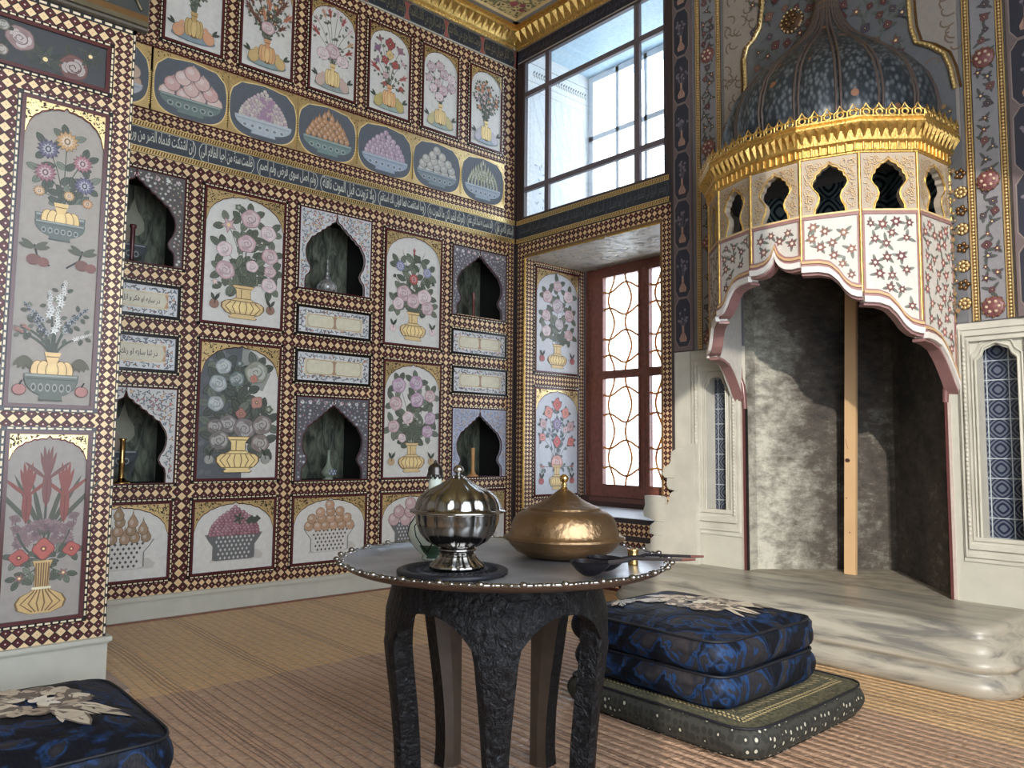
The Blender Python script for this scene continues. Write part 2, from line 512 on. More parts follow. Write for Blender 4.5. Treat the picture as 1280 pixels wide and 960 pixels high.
def bowl(P, x, z, w, h, c, mi=0, foot=True, rim=None):
    d = tuple(v*.5 for v in c[:3])+(1,)
    l = mixc(c, WHITE, .3)
    pts = [(x-w/2, z+h)]+[(x-w/2*math.cos(t), z+h*(1-math.sin(t)**.8*.86)) for t in [PI*i/14 for i in range(1, 14)]]+[(x+w/2, z+h)]
    P.poly([(a+(0.01*w if a > x else -.01*w), b-.01*h) for a, b in pts], d, mi)
    if foot:
        P.poly([(x-w*.22, z), (x+w*.22, z), (x+w*.2, z+h*.2), (x-w*.2, z+h*.2)], c, mi)
        P.stroke([(x-w*.22, z), (x+w*.22, z)], h*.05, d, mi)
    P.poly(pts, c, mi)
    P.stroke([(x-w*.48, z+h*.93), (x+w*.48, z+h*.93)], h*.07, l, mi)
    P.stroke([(x-w*.46, z+h*.80), (x+w*.46, z+h*.80)], h*.03, d, mi)
    for k in range(6):
        xx = x+(k-2.5)*w*.13
        P.ell(xx, z+h*.48, w*.05, h*.17, l, 0, 8, mi); P.ell(xx, z+h*.48, w*.03, h*.10, d, 0, 8, mi)
def fruit_pile(P, x, z, w, h, r, c, rng, shape='round', mi=0, c2=None):
    rows = max(3, int(round(h/(r*1.2))))
    for k in range(rows):
        t = k/(rows-1)
        ww = w*(1-t**1.9)*.5+r*.6
        n = max(1, int(ww*2/(r*1.75)))
        for i in range(n):
            xx = x+(i-(n-1)/2)*(ww*2/max(n, 1))*.98+rng.uniform(-.15, .15)*r
            zz = z+r*.6+t*(h-r*1.4)+rng.uniform(-.12, .12)*r
            cc = mixc(c, c2 or WHITE, rng.uniform(0, .35 if not c2 else .9))
            d = tuple(v*.38 for v in cc[:3])+(1,)
            if shape == 'pear':
                for s_, q in ((1.1, d), (.98, cc)):
                    P.poly([(xx+a*r*s_, zz+b*r*s_) for a, b in ((0, 1.95), (.16, 1.2), (.45, .7), (.78, .1), (.7, -.5), (.3, -.85), (-.3, -.85), (-.7, -.5), (-.78, .1), (-.45, .7), (-.16, 1.2))], q, mi)
                P.ell(xx-.2*r, zz+.05*r, r*.3, r*.45, mixc(cc, WHITE, .3), 0, 8, mi)
            elif shape == 'pod':
                for s_, q in ((1.1, d), (.9, cc)):
                    P.poly([(xx+a*r*s_, zz+b*r*s_) for a, b in ((0, 2.2), (.45, .6), (.4, -.8), (-.4, -.8), (-.45, .6))], q, mi)
            else:
                P.ell(xx, zz, r*1.06, r*1.02, d, 0, 12, mi)
                P.ell(xx, zz, r*.95, r*.92, cc, 0, 12, mi)
                P.ell(xx-.22*r, zz+.22*r, r*.45, r*.38, mixc(cc, WHITE, .35), 0, 8, mi)
                if shape == 'plum':
                    P.stroke([(xx+.2*r, zz-.7*r), (xx+.35*r, zz), (xx+.1*r, zz+.75*r)], r*.12, d, mi)
                if shape == 'pom':
                    P.star(xx+.1*r, zz+.9*r, r*.35, 4, .5, mixc(cc, d, .4), 0, mi)
def basket(P, x, z, w, h, dark, mi=0):
    g0 = rgb(210, 206, 200) if not dark else rgb(104, 106, 108)
    g1 = rgb(74, 70, 72) if not dark else rgb(206, 204, 200)
    pts = [(x-w/2, z+h), (x-w*.44, z+h*.78), (x-w*.36, z+h*.55), (x-w*.36, z+.04*h), (x-w*.3, z), (x+w*.3, z), (x+w*.36, z+.04*h), (x+w*.36, z+h*.55), (x+w*.44, z+h*.78), (x+w/2, z+h)]
    P.poly([(a+(.006 if a > x else -.006), b) for a, b in pts], rgb(120, 116, 112), mi)
    P.poly(pts, g0, mi)
    P.h += .0001
    hh = P.h
    for j in range(6):
        zz = z+h*(.09+j*.155)
        half = w*(.31+(.10 if j > 3 else 0)+(.04 if j > 4 else 0))
        for i in range(9):
            xx = x+(i-4+(0.5 if j % 2 else 0))*w*.078
            if abs(xx-x) < half:
                a, b = w*.022, h*.062
                P.poly([(xx-a, zz), (xx, zz-b), (xx+a, zz), (xx, zz+b)], g1, mi, h=hh)
def sprig_fill(P, inside, x0, x1, z0, z1, n, cols, rng, r=.012, mi=0, leafc=LEAF, kinds=('star', 'dot')):
    pts = []
    tries = 0
    while len(pts) < n and tries < n*30:
        tries += 1
        x, z = rng.uniform(x0, x1), rng.uniform(z0, z1)
        if not inside(x, z, r):
            continue
        if any((x-a)**2+(z-b)**2 < (r*1.9)**2 for a, b in pts):
            continue
        pts.append((x, z))
    for x, z in pts:
        a = rng.uniform(0, 2*PI)
        for k in range(3):
            aa = a+k*2.1+rng.uniform(-.3, .3)
            l = r*rng.uniform(1.1, 1.9)
            if inside(x+math.cos(aa)*l, z+math.sin(aa)*l, 0):
                P.leaf(x, z, l, r*.55, aa, mixc(leafc, LEAFD, rng.random()*.6), mi)
        blossom(P, x, z, r*rng.uniform(.55, .85), rng.choice(kinds), rng.choice(cols), rng, a, mi)

# ---- places on the walls: local +x runs to the right as seen from the room
def place(wall, a, z):
    if wall == 'N': return (a, 0, z), 0
    if wall == 'W': return (0, a, z), PI/2
    if wall == 'R': return (0.1, a, z), PI/2
    if wall == 'F': return (1.1, a, z), PI/2
def frame_part(w, h, parent, dash=.014, mar=.013, deep=.010, inner=None, name='frame'):
    """maroon moulding with a dashed black and ivory inlay line outside it"""
    B = MB()
    def ring(o, i, y, c, mi=0, yb=0):
        X0, X1, Z0, Z1 = -w/2-o, w/2+o, -h/2-o, h/2+o
        x0, x1, z0, z1 = -w/2-i, w/2+i, -h/2-i, h/2+i
        B.box(X0, x0, y, yb, Z0, Z1, c, mi); B.box(x1, X1, y, yb, Z0, Z1, c, mi)
        B.box(x0, x1, y, yb, Z0, z0, c, mi); B.box(x0, x1, y, yb, z1, Z1, c, mi)
    ring(0, -mar, -deep, inner or MAROON)
    ring(dash, 0, -.004, BLACK)
    y = -.0046
    st = .026
    dl = .017
    c0 = dash*.30; c1 = dash*.74
    for sgn in (-1, 1):
        n = int((w+2*dash)/st)
        for k in range(n):
            x = -w/2+(k+.2)*(w/n)
            za, zb = sorted((sgn*(h/2+c0), sgn*(h/2+c1)))
            B.face([(x, y, za), (x+dl, y, za), (x+dl, y, zb), (x, y, zb)], IVORY)
        n = int((h+2*dash)/st)
        for k in range(n):
            z = -h/2+(k+.2)*(h/n)
            xa, xb = sorted((sgn*(w/2+c0), sgn*(w/2+c1)))
            B.face([(xa, y, z), (xb, y, z), (xb, y, z+dl), (xa, y, z+dl)], IVORY)
    return B.build(name, M_GLOSS, parent)
def arch_curve(w, h, rise=.30, n=9, lobes=5):
    """left-to-right cusped arch line: springs at z=h/2-rise, apex at the top middle"""
    pts = []
    N = 26
    for i in range(N+1):
        t = i/N
        x = -w/2+w*t
        u = abs(2*t-1)
        z = h/2-rise*(1-(1-u**2.0)**.5)*.96-.010
        z -= abs(math.sin(t*PI*lobes*2))*.006*(0 if u < .05 else 1)
        if u < .05:
            z += .006
        pts.append((x, z))
    return pts
def spandrel_part(w, h, parent, rng, rise=.17, gold=True):
    B = MB()
    cv = arch_curve(w, h, rise)
    top = h/2
    hw = w/2
    # two corner plates, gilt, above the arch line
    k = len(cv)//2
    left = cv[:k+1]
    B.prism([(-hw, top)]+left+[(0, top)], -.0030, -.0004, GOLD if gold else SLATE)
    B.prism([(0, top)]+cv[k:]+[(hw, top)], -.0030, -.0004, GOLD if gold else SLATE)
    B.h = .0032
    for a, b in zip(cv, cv[1:]):
        pass
    B.stroke([(x, z) for x, z in cv], .0045, MAROON)
    B.stroke([(x, z+.004) for x, z in cv], .0022, GOLDL)
    def inside(x, z, r):
        if abs(x) > hw-r*.6 or z > top-r*.5: return False
        i = min(len(cv)-2, max(0, int((x+hw)/w*(len(cv)-1))))
        return z > max(cv[i][1], cv[i+1][1])+r*.5+.004
    n = int(26*w/.45)
    for q in range(n*30):
        x = rng.uniform(-hw, hw); z = rng.uniform(top-rise, top)
        if inside(x, z, .006):
            if q % 3 == 0:
                B.star(x, z, .008, 5, .45, GOLDL, rng.random()*3)
                B.ell(x, z, .0022, None, BLACK, 0, 6)
            else:
                B.leaf(x, z, .012, .0050, rng.uniform(0, 6.28), rgb(52, 42, 34) if gold else WHITE)
    return B.build('spandrel', M_GILT if gold else M_PAINT, parent)

# ================================================================== THE ROOM
RX = 4.84          # far side of the room to the right
ZC = 4.03          # ceiling
BY = -5.9          # wall behind
M_WHITE = simple('white_paint', rgb(188, 186, 174), 0.5, 0, 14, 0.05, 0.1, 60)
M_PLASTER = simple('plaster', rgb(196, 192, 182), 0.8, 0, 6, 0.05)
M_DARKWOOD = simple('dark_wood', rgb(66, 46, 40), 0.45, 0, 20, 0.3)
M_REDWOOD = simple('red_brown_wood', rgb(112, 62, 48), 0.42, 0, 24, 0.25, 0.2, 80)

def mat_floor():
    m, nt, b = new_mat('woven_straw_matting')
    tc = nd(nt, 'ShaderNodeTexCoord')
    sp = nd(nt, 'ShaderNodeSeparateXYZ')
    nt.links.new(tc.outputs['Object'], sp.inputs[0])
    X, Y = sp.outputs[0], sp.outputs[1]
    # slight waviness of the weave
    wn = nd(nt, 'ShaderNodeTexNoise'); wn.inputs['Scale'].default_value = 2.2
    nt.links.new(tc.outputs['Object'], wn.inputs['Vector'])
    yw = math_n(nt, 'ADD', Y, math_n(nt, 'MULTIPLY', math_n(nt, 'SUBTRACT', wn.outputs['Fac'], .5), .03))
    rib = math_n(nt, 'FRACT', math_n(nt, 'MULTIPLY', yw, 1/0.042))
    ribd = math_n(nt, 'ABSOLUTE', math_n(nt, 'SUBTRACT', rib, .5))          # 0 crest .. 0.5 groove
    groove = math_n(nt, 'GREATER_THAN', ribd, .42)
    # cross straw lines
    sn = nd(nt, 'ShaderNodeTexNoise'); sn.inputs['Scale'].default_value = 1.0; sn.inputs['Detail'].default_value = 3
    mp = nd(nt, 'ShaderNodeMapping'); mp.inputs['Scale'].default_value = (60, 30, 1)
    nt.links.new(tc.outputs['Object'], mp.inputs[0]); nt.links.new(mp.outputs[0], sn.inputs['Vector'])
    # bands of tighter plaited pattern every 0.38 m
    bd = math_n(nt, 'FRACT', math_n(nt, 'ADD', math_n(nt, 'MULTIPLY', yw, 1/0.385), .26))
    band = math_n(nt, 'LESS_THAN', bd, .16)
    bl = math_n(nt, 'LESS_THAN', math_n(nt, 'FRACT', math_n(nt, 'MULTIPLY', bd, 22.0)), .28)
    bandline = math_n(nt, 'MULTIPLY', band, bl)
    vor = nd(nt, 'ShaderNodeTexVoronoi'); vor.inputs['Scale'].default_value = 75
    nt.links.new(tc.outputs['Object'], vor.inputs['Vector'])
    # large patches: some mats are browner
    pn = nd(nt, 'ShaderNodeTexNoise'); pn.inputs['Scale'].default_value = .9; pn.inputs['Detail'].default_value = 2
    nt.links.new(tc.outputs['Object'], pn.inputs['Vector'])
    # golden by the walls, browner further in: a light difference put into the colour
    light_patch = math_n(nt, 'MULTIPLY', math_n(nt, 'GREATER_THAN', math_n(nt, 'ADD', X, math_n(nt, 'MULTIPLY', math_n(nt, 'SUBTRACT', wn.outputs['Fac'], .5), .12)), 1.28),
                 math_n(nt, 'LESS_THAN', Y, -1.0))
    base = nd(nt, 'ShaderNodeMix', data_type='RGBA')
    base.inputs['A'].default_value = rgb(208, 174, 134); base.inputs['B'].default_value = rgb(186, 154, 132)
    nt.links.new(light_patch, base.inputs['Factor'])
    m2 = nd(nt, 'ShaderNodeMix', data_type='RGBA', blend_type='MULTIPLY')
    rp = nd(nt, 'ShaderNodeValToRGB')
    rp.color_ramp.elements[0].position = .3; rp.color_ramp.elements[0].color = (.78, .74, .70, 1)
    rp.color_ramp.elements[1].position = .7; rp.color_ramp.elements[1].color = (1.15, 1.12, 1.05, 1)
    nt.links.new(sn.outputs['Fac'], rp.inputs['Fac'])
    m2.inputs['Factor'].default_value = 1
    nt.links.new(base.outputs['Result'], m2.inputs['A']); nt.links.new(rp.outputs[0], m2.inputs['B'])
    m3 = nd(nt, 'ShaderNodeMix', data_type='RGBA')
    m3.inputs['B'].default_value = rgb(96, 66, 48)
    nt.links.new(m2.outputs['Result'], m3.inputs['A'])
    lines = math_n(nt, 'MAXIMUM', math_n(nt, 'MULTIPLY', groove, math_n(nt, 'MULTIPLY_ADD', light_patch, .4, .3)), math_n(nt, 'MULTIPLY', bandline, .75))
    nt.links.new(lines, m3.inputs['Factor'])
    pm = nd(nt, 'ShaderNodeMapRange'); pm.inputs['To Min'].default_value = .78; pm.inputs['To Max'].default_value = 1.18
    nt.links.new(pn.outputs['Fac'], pm.inputs['Value'])
    sc = nd(nt, 'ShaderNodeVectorMath', operation='SCALE')
    nt.links.new(m3.outputs['Result'], sc.inputs[0]); nt.links.new(pm.outputs[0], sc.inputs['Scale'])
    nt.links.new(sc.outputs[0], b.inputs['Base Color'])
    hgt = math_n(nt, 'ADD', math_n(nt, 'MULTIPLY', math_n(nt, 'SUBTRACT', .5, ribd), 1.2), math_n(nt, 'ADD', math_n(nt, 'MULTIPLY', sn.outputs['Fac'], .5), math_n(nt, 'MULTIPLY', vor.outputs['Distance'], .35)))
    bump(nt, b, hgt, .8, .012)
    b.inputs['Roughness'].default_value = .36
    return m
B = MB()
B.box(-1.2, RX+.4, BY-.3, 1.2, -.2, 0)
struct(B.build('floor', mat_floor()))

# ---- wall_left: the wall of painted fruit and flowers (x = 0, running towards -y)
def strip(Mb, a0, a1, z0, z1, plane, flip=False, pitch=None):
    w, h = a1-a0, z1-z0
    vert = h > w
    sh = min(w, h)
    L = max(w, h)
    n = max(1, round(L/(sh/2)))
    if pitch:
        nu, nv = round(w/pitch), round(h/pitch)
    else:
        nu, nv = (2, n) if vert else (n, 2)
    P = plane
    Mb.face([P(a0, z0), P(a1, z0), P(a1, z1), P(a0, z1)], IVORY, 0, ((0, 0), (nu, 0), (nu, nv), (0, nv)))
ECOL = (-.585, -.085); DCOL = (-1.14, -.675); CCOL = (-1.735, -1.23); BCOL = (-2.30, -1.825); ACOL = (-2.90, -2.40)
B = MB()
PW = lambda a, z: (0, a, z)
vs = [(-.085, -.02), (-.675, -.585), (-1.23, -1.14), (-1.825, -1.735), (-2.40, -2.30), (-3.0, -2.90)]
for a0, a1 in vs:
    strip(B, a0, a1, .125, 2.41, PW)
for c in (ECOL, CCOL, ACOL):
    for z0, z1 in ((.125, .20), (.60, .685), (1.18, 1.27), (1.46, 1.555), (1.73, 1.82), (2.32, 2.41)):
        strip(B, c[0], c[1], z0, z1, PW)
for c in (DCOL, BCOL):
    for z0, z1 in ((.125, .20), (.60, .69), (1.46, 1.555), (2.315, 2.41)):
        strip(B, c[0], c[1], z0, z1, PW)
strip(B, -3.0, -.02, 2.58, 2.65, PW)
strip(B, -3.0, -.02, 2.998, 3.06, PW)
strip(B, -3.0, -.02, 3.66, 3.755, PW)
TOPC = [(-.46, -.15), (-.875, -.56), (-1.30, -.97), (-1.715, -1.385), (-2.14, -1.815), (-2.56, -2.235)]
tg = [(-.15, -.02)]+[(TOPC[i+1][1], TOPC[i][0]) for i in range(5)]+[(-2.65, -2.56), (-3.0, -2.97)]
for a0, a1 in tg:
    strip(B, a0, a1, 3.06, 3.66, PW)
strip(B, -.125, -.02, 2.65, 2.998, PW)
B.box(-.45, -.33, -6.2, .3, 0, ZC+.1, rgb(60, 55, 52), 1)
B.box(-.33, 0, -6.2, -3.0, 0, ZC+.1, MARB, 1)
B.box(-.33, 0, -3.0, 0, 3.755, ZC+.1, MARB, 1)
B.box(-.33, -.002, -3.0, 0, 0, .125, MARB, 1)
B.box(-.33, 0.0, -.02, 0.0, 0, ZC+.1, rgb(58, 46, 48), 1)
struct(B.build('wall_left', [M_CHECK, M_PAINT]))
# baseboard
B = MB()
B.box(0, .014, -2.98, 0, .008, .105); B.box(0, .026, -2.98, 0, .105, .125)
B.box(0, .03, -2.98, 0, 0, .008, rgb(126, 74, 52), 1)
struct(B.build('baseboard_left', [M_WHITE, M_PAINT]))

# ---- wall_far: windows and chimney breast (y = 0)
WX0, WX1, WZ0, WZ1 = .10, 1.335, .459, 2.297
UX0, UX1, UZ0, UZ1 = .09, 1.39, 2.58, 3.79
FX0, FX1 = 1.911, 2.925
CX = 2.418
PN = lambda a, z: (a, 0, z)
B = MB()
strip(B, .03, 1.42, 2.315, 2.40, PN)
strip(B, .03, .10, 0.0, 2.315, PN)
strip(B, 1.352, 1.415, 0.0, 2.315, PN)
strip(B, .10, 1.352, .355, .43, PN)
strip(B, .10, 1.352, .235, .32, PN)
strip(B, .10, 1.352, .02, .20, PN, pitch=.04)
def flat(x0, x1, z0, z1, c, mi=1, y=0.0):
    B.face([(x0, y, z0), (x1, y, z0), (x1, y, z1), (x0, y, z1)], c, mi)
DK = rgb(52, 44, 52)
flat(0, .03, 0, 2.41, DK); flat(1.415, 1.45, 0, ZC, rgb(70, 60, 62)); flat(.10, 1.352, .43, .459, DK)
flat(.10, 1.352, .32, .355, DK); flat(.10, 1.352, .20, .235, MAROON); flat(.10, 1.352, 0, .02, MAROON)
flat(1.335, 1.352, .459, 2.315, GOLDD); flat(.10, 1.335, 2.297, 2.315, GOLDD)
flat(0, 1.415, 2.40, 2.58, DK)
flat(0, UX0, 2.58, UZ1, rgb(58, 44, 44)); flat(UX1, 1.415, 2.58, UZ1, rgb(70, 58, 60)); flat(0, 1.415, UZ1, ZC, DK)
for k in range(4):
    B.box(.02+k*.017, .028+k*.017, -.006, 0, 2.58, UZ1, rgb(74, 54, 50), 1)
# chimney breast plane with the firebox and niche openings cut out
NL = (1.658, 1.785, .513, 1.25); NRr = (3.06, 3.215, .515, 1.30)
def plain(x0, x1, z0, z1, c=MARB):
    flat(x0, x1, z0, z1, c, 2)
plain(1.45, NL[0], 0, 1.47); plain(NL[1], FX0, 0, 1.47); plain(NL[0], NL[1], 0, NL[2]); plain(NL[0], NL[1], 1.31, 1.47)
plain(FX1, NRr[0], 0, 1.47); plain(NRr[1], RX+.3, 0, 1.47); plain(NRr[0], NRr[1], 0, NRr[2]); plain(NRr[0], NRr[1], 1.37, 1.47)
plain(FX0, FX1, 0, .245)
flat(1.45, FX0, 1.47, ZC, rgb(120, 118, 120)); flat(FX1, RX+.3, 1.47, ZC, rgb(120, 118, 120)); flat(FX0, FX1, 2.26, ZC, rgb(120, 118, 120))
# niche-shaped heads of the two tile niches
for (x0, x1, z0, z1), top in ((NL, 1.31), (NRr, 1.37)):
    xm = (x0+x1)/2; hw = (x1-x0)/2
    hd = [(-1, z1-.02), (-1, z1), (-.72, z1+.02), (-.6, z1+.045), (-.3, z1+.055), (0, top-.0)]
    L = [(xm+a*hw, z) for a, z in hd]
    B.face([(x, 0, z) for x, z in L[::-1]+[(x0, top)]][::-1], MARB, 2)
    Rr = [(xm-a*hw, z) for a, z in hd]
    B.face([(x, 0, z) for x, z in Rr+[(x1, top)]], MARB, 2)
# thickness: window reveals
T = .70
WHT = rgb(222, 224, 226)
B.box(-.45, 0.0, 0.0, .9, 0, ZC+.1, MARB, 1)                    # masonry left of the windows
def slab(x0, x1, y0, y1, z0, z1, c, mi=1): B.box(x0, x1, y0, y1, z0, z1, c, mi)
slab(0, WX0, .0005, .9, 0, 2.297, WHT); slab(WX1, 1.6, .0005, .75, 0, 2.58, rgb(120, 104, 98))
slab(0, 1.6, .0005, .9, 0, .455, rgb(150, 140, 134)); slab(0, 1.8, .0005, .9, 2.30, 2.575, WHT)
slab(0, UX0, .0005, .9, 2.58, ZC, WHT); slab(UX1, 1.8, .0005, .9, 2.58, ZC, WHT)
slab(0, 1.8, .0005, .9, 3.90, ZC+.1, rgb(164, 196, 214)); slab(0, 1.8, .0005, .02, UZ1, 3.92, WHT)
slab(1.45, RX+.3, .95, 1.05, 0, ZC+.1, rgb(60, 56, 54))
# masonry around the firebox
slab(3.26, RX+.3, .0005, .95, 0, ZC, MARB)
struct(B.build('wall_far', [M_CHECK, M_PAINT, M_WHITE]))

# ---- ceiling, wall on the right with one unseen opening shaped to trim the sun, wall behind
def mat_ceiling():
    m, nt, b = new_mat('painted_ceiling')
    tc = nd(nt, 'ShaderNodeTexCoord')
    v = nd(nt, 'ShaderNodeTexVoronoi'); v.inputs['Scale'].default_value = 26
    v.feature = 'F1'
    nt.links.new(tc.outputs['Object'], v.inputs['Vector'])
    v2 = nd(nt, 'ShaderNodeTexVoronoi'); v2.inputs['Scale'].default_value = 7
    nt.links.new(tc.outputs['Object'], v2.inputs['Vector'])
    r = nd(nt, 'ShaderNodeValToRGB'); r.color_ramp.interpolation = 'CONSTANT'
    r.color_ramp.elements[0].position = 0; r.color_ramp.elements[0].color = rgb(70, 66, 48)
    r.color_ramp.elements[1].position = .3; r.color_ramp.elements[1].color = rgb(206, 182, 126)
    e = r.color_ramp.elements.new(.62); e.color = rgb(120, 112, 76)
    nt.links.new(v.outputs['Distance'], r.inputs['Fac'])
    r2 = nd(nt, 'ShaderNodeValToRGB'); r2.color_ramp.interpolation = 'CONSTANT'
    r2.color_ramp.elements[0].position = 0; r2.color_ramp.elements[0].color = (1, 1, 1, 1)
    r2.color_ramp.elements[1].position = .24; r2.color_ramp.elements[1].color = (0, 0, 0, 1)
    nt.links.new(v2.outputs['Distance'], r2.inputs['Fac'])
    mx = nd(nt, 'ShaderNodeMix', data_type='RGBA')
    nt.links.new(r2.outputs[0], mx.inputs['Factor']); nt.links.new(r.outputs[0], mx.inputs['A']); mx.inputs['B'].default_value = rgb(150, 70, 74)
    nt.links.new(mx.outputs['Result'], b.inputs['Base Color'])
    b.inputs['Roughness'].default_value = .45
    bump(nt, b, v.outputs['Distance'], .4, .01)
    return m
B = MB()
B.box(-.45, RX+.4, BY-.3, .95, ZC, ZC+.15)
B.box(.13, .17, -5.8, -.13, ZC-.012, ZC-.001, rgb(136, 132, 128), 1); B.box(.13, RX, -.17, -.13, ZC-.012, ZC-.001, rgb(136, 132, 128), 1)
B.box(.17, .18, -5.8, -.17, ZC-.02, ZC-.001, GOLD, 1); B.box(.17, RX, -.18, -.17, ZC-.02, ZC-.001, GOLD, 1)
struct(B.build('ceiling', [mat_ceiling(), M_PAINT]))
B = MB()
# right wall: stepped, arched opening, its outline drawn to shape the sun patches
Y0, Y1 = -4.64, -1.75
YS = -3.80
def rw(y0, y1, z0, z1): B.box(RX, RX+.12, y0, y1, z0, z1, MARB)
rw(BY, Y0, 0, ZC+.1); rw(Y1, .95, 0, ZC+.1); rw(Y0, Y1, 0, .40)
rw(Y0, Y1, 3.84, ZC+.1)
for (ya, za), (yb, zb) in (((-1.75, 2.75), (-2.2, 3.14)), ((-2.2, 3.14), (-2.7, 3.47)), ((-2.7, 3.47), (-3.2, 3.68)), ((-3.2, 3.68), (-3.8, 3.82))):
    B.f.append(tuple(range(len(B.v), len(B.v)+4))); B.v += [(RX, ya, za), (RX, yb, zb), (RX, yb, 3.85), (RX, ya, 3.85)]; B.mi.append(0); B.c.append(MARB); B.uv.append(None); B.sm.append(False)
    B.f.append(tuple(range(len(B.v), len(B.v)+4))); B.v += [(RX+.1, ya, za), (RX+.1, ya, 3.85), (RX+.1, yb, 3.85), (RX+.1, yb, zb)]; B.mi.append(0); B.c.append(MARB); B.uv.append(None); B.sm.append(False)
    B.f.append(tuple(range(len(B.v), len(B.v)+4))); B.v += [(RX, ya, za), (RX+.1, ya, za), (RX+.1, yb, zb), (RX, yb, zb)]; B.mi.append(0); B.c.append(MARB); B.uv.append(None); B.sm.append(False)
rw(Y0, YS, 3.17, 3.84)
struct(B.build('wall_right', M_PLASTER))
B = MB()
B.box(1.0, RX+.12, BY-.12, BY, 0, ZC+.1, MARB)
struct(B.build('wall_behind', M_PLASTER))

# ---- gilt carved cornice under the ceiling
def cornice(name, L, loc, rz, label):
    r = thing(name, label, 'cornice', loc, rz)
    B = MB()
    prof = [(0, 3.905), (.012, 3.908), (.018, 3.918), (.014, 3.926), (.03, 3.935), (.085, 3.985), (.10, 3.99), (.105, 4.0), (.10, 4.012), (.13, 4.018), (.135, ZC-.001), (0, ZC-.001)]
    for (a, b), (c, d) in zip(prof, prof[1:]):
        B.face([(0, -a, b), (L, -a, b), (L, -c, d), (0, -c, d)], GOLD)
    B.build('cove', M_GOLD, r)
    T_ = MB()
    n = int(L/.064)
    for k in range(n):
        x = (k+.5)*L/n
        w = .026
        # a carved leaf, hollowed, pointing down
        top = (-.098, 3.992); bot = (-.028, 3.928)
        T_.face([(x-w, top[0], top[1]), (x, -.050, 3.922), (x, -.118, 3.972)], GOLD)
        T_.face([(x, -.118, 3.972), (x, -.050, 3.922), (x+w, top[0], top[1])], GOLD)
        T_.face([(x-w, top[0], top[1]), (x, -.118, 3.972), (x+w, top[0], top[1])], GOLD)
    T_.build('leaf_row', M_GOLD, r)
    D = MB()
    n = int(L/.03)
    for k in range(n):
        D.ball(((k+.5)*L/n, -.014, 3.915), .0075, 6, 4)
    D.build('bead_row', M_GOLD, r)
    return r
cornice('gilt_cornice', 2.95, (0, -3.0, 0), PI/2, 'gilt carved cornice above the wall of painted fruit')
cornice('gilt_cornice', 2.6, (0.0, 0, 0), 0, 'gilt carved cornice above the upper window')

# ---- inscription bands
VERSE = ['استغفر الله من قول بلا عمل', 'لقد نسبت به نسلا لذى عقم', 'امرتك الخير لكن ما ائتمرت به', 'وما استقمت فما قولى لك استقم',
         'ولا تزودت قبل الموت نافلة', 'ولم اصل سوى فرض ولم اصم', 'ظلمت سنة من احيا الظلام الى', 'ان اشتكت قدماه الضر من ورم']
VERSE2 = ['امن تذكر جيران بذى سلم', 'مزجت دمعا جرى من مقلة بدم', 'ام هبت الريح من تلقاء كاظمة', 'واومض البرق فى الظلماء من اضم',
          'فما لعينيك ان قلت اكففا همتا', 'وما لقلبك ان قلت استفق يهم', 'ايحسب الصب ان الحب منكتم', 'ما بين منسجم منه ومضطرم', 'لولا الهوى لم ترق دمعا على طلل']
def band(name, label, wall, a0, a1, z0, z1, texts, edges, tcol, ground, div=None, rope=True, first_left=False):
    loc, rz = place(wall, a0, 0)
    r = thing(name, label, 'inscription', loc, rz)
    L = a1-a0
    B = MB()
    B.box(0, L, -.006, 0, z0, z1, ground)
    B.build('band_board', M_PAINT, r)
    g0, g1 = z0+.034, z1-.034
    if rope:
        for q, (za, zb) in enumerate(((z0, z0+.032), (z1-.032, z1))):
            G = MB()
            G.box(0, L, -.011, -.006, za, zb, GOLDD)
            G.box(0, L, -.013, -.011, za, za+.004, GOLDL); G.box(0, L, -.013, -.011, zb-.004, zb, GOLDL)
            n = int(L/.014)
            for k in range(n):
                x = k*L/n
                G.face([(x, -.0125, za+.006), (x+.0075, -.0125, za+.006), (x+.0135, -.0125, zb-.006), (x+.006, -.0125, zb-.006)], GOLDL)
            G.build('gilt_moulding', M_GILT, r)
    else:
        g0, g1 = z0+.012, z1-.012
        G = MB()
        G.box(0, L, -.010, -.006, z0, z0+.008, rgb(190, 186, 176)); G.box(0, L, -.010, -.006, z1-.006, z1, rgb(150, 130, 100))
        G.build('edge_line', M_PAINT, r)
    for i, t in enumerate(texts):
        b1 = L-edges[i]; b0 = L-edges[i+1]
        b0 = max(b0, 0.0)
        C = MB()
        xm, zm = (b0+b1)/2, (g0+g1)/2
        hw, hh = (b1-b0)/2-.010, (g1-g0)/2-.002
        pts = []
        for sx, sz in ((-1, -1), (1, -1), (1, 1), (-1, 1)):
            cs = [(.80, 1.0), (.90, .92), (.95, .6), (.985, .3)]
            if (sx, sz) in ((1, -1), (-1, 1)):
                pass
            seq = cs if sx*sz < 0 else cs[::-1]
            pts += [(xm+sx*(hw-(1-a)*.16), zm+sz*hh*b) for a, b in seq]
        C.h = .0065
        C.poly([(x+(x-xm)*.02, zm+(z-zm)*1.06) for x, z in pts], tcol)
        C.poly(pts, mixc(ground, BLACK, .25))
        if div:
            for sx in (-1, 1):
                C.poly([(xm+sx*(hw+.01), zm+hh), (xm+sx*(hw-.012), zm+hh), (xm+sx*(hw+.004), zm), (xm+sx*(hw-.012), zm-hh), (xm+sx*(hw+.01), zm-hh)][::sx], div)
        co = C.build('cartouche', M_PAINT, r)
        Q = MB()
        script_faces(t, hw*1.86, hh*1.92, xm, zm, -.0085, Q, tcol)
        Q.build('calligraphy', M_GILT if div else M_PAINT, co)
    return r
BG = rgb(62, 70, 84)
edges = [0.0, .205, .53, .84, 1.17, 1.51, 1.86, 2.215, 2.56]
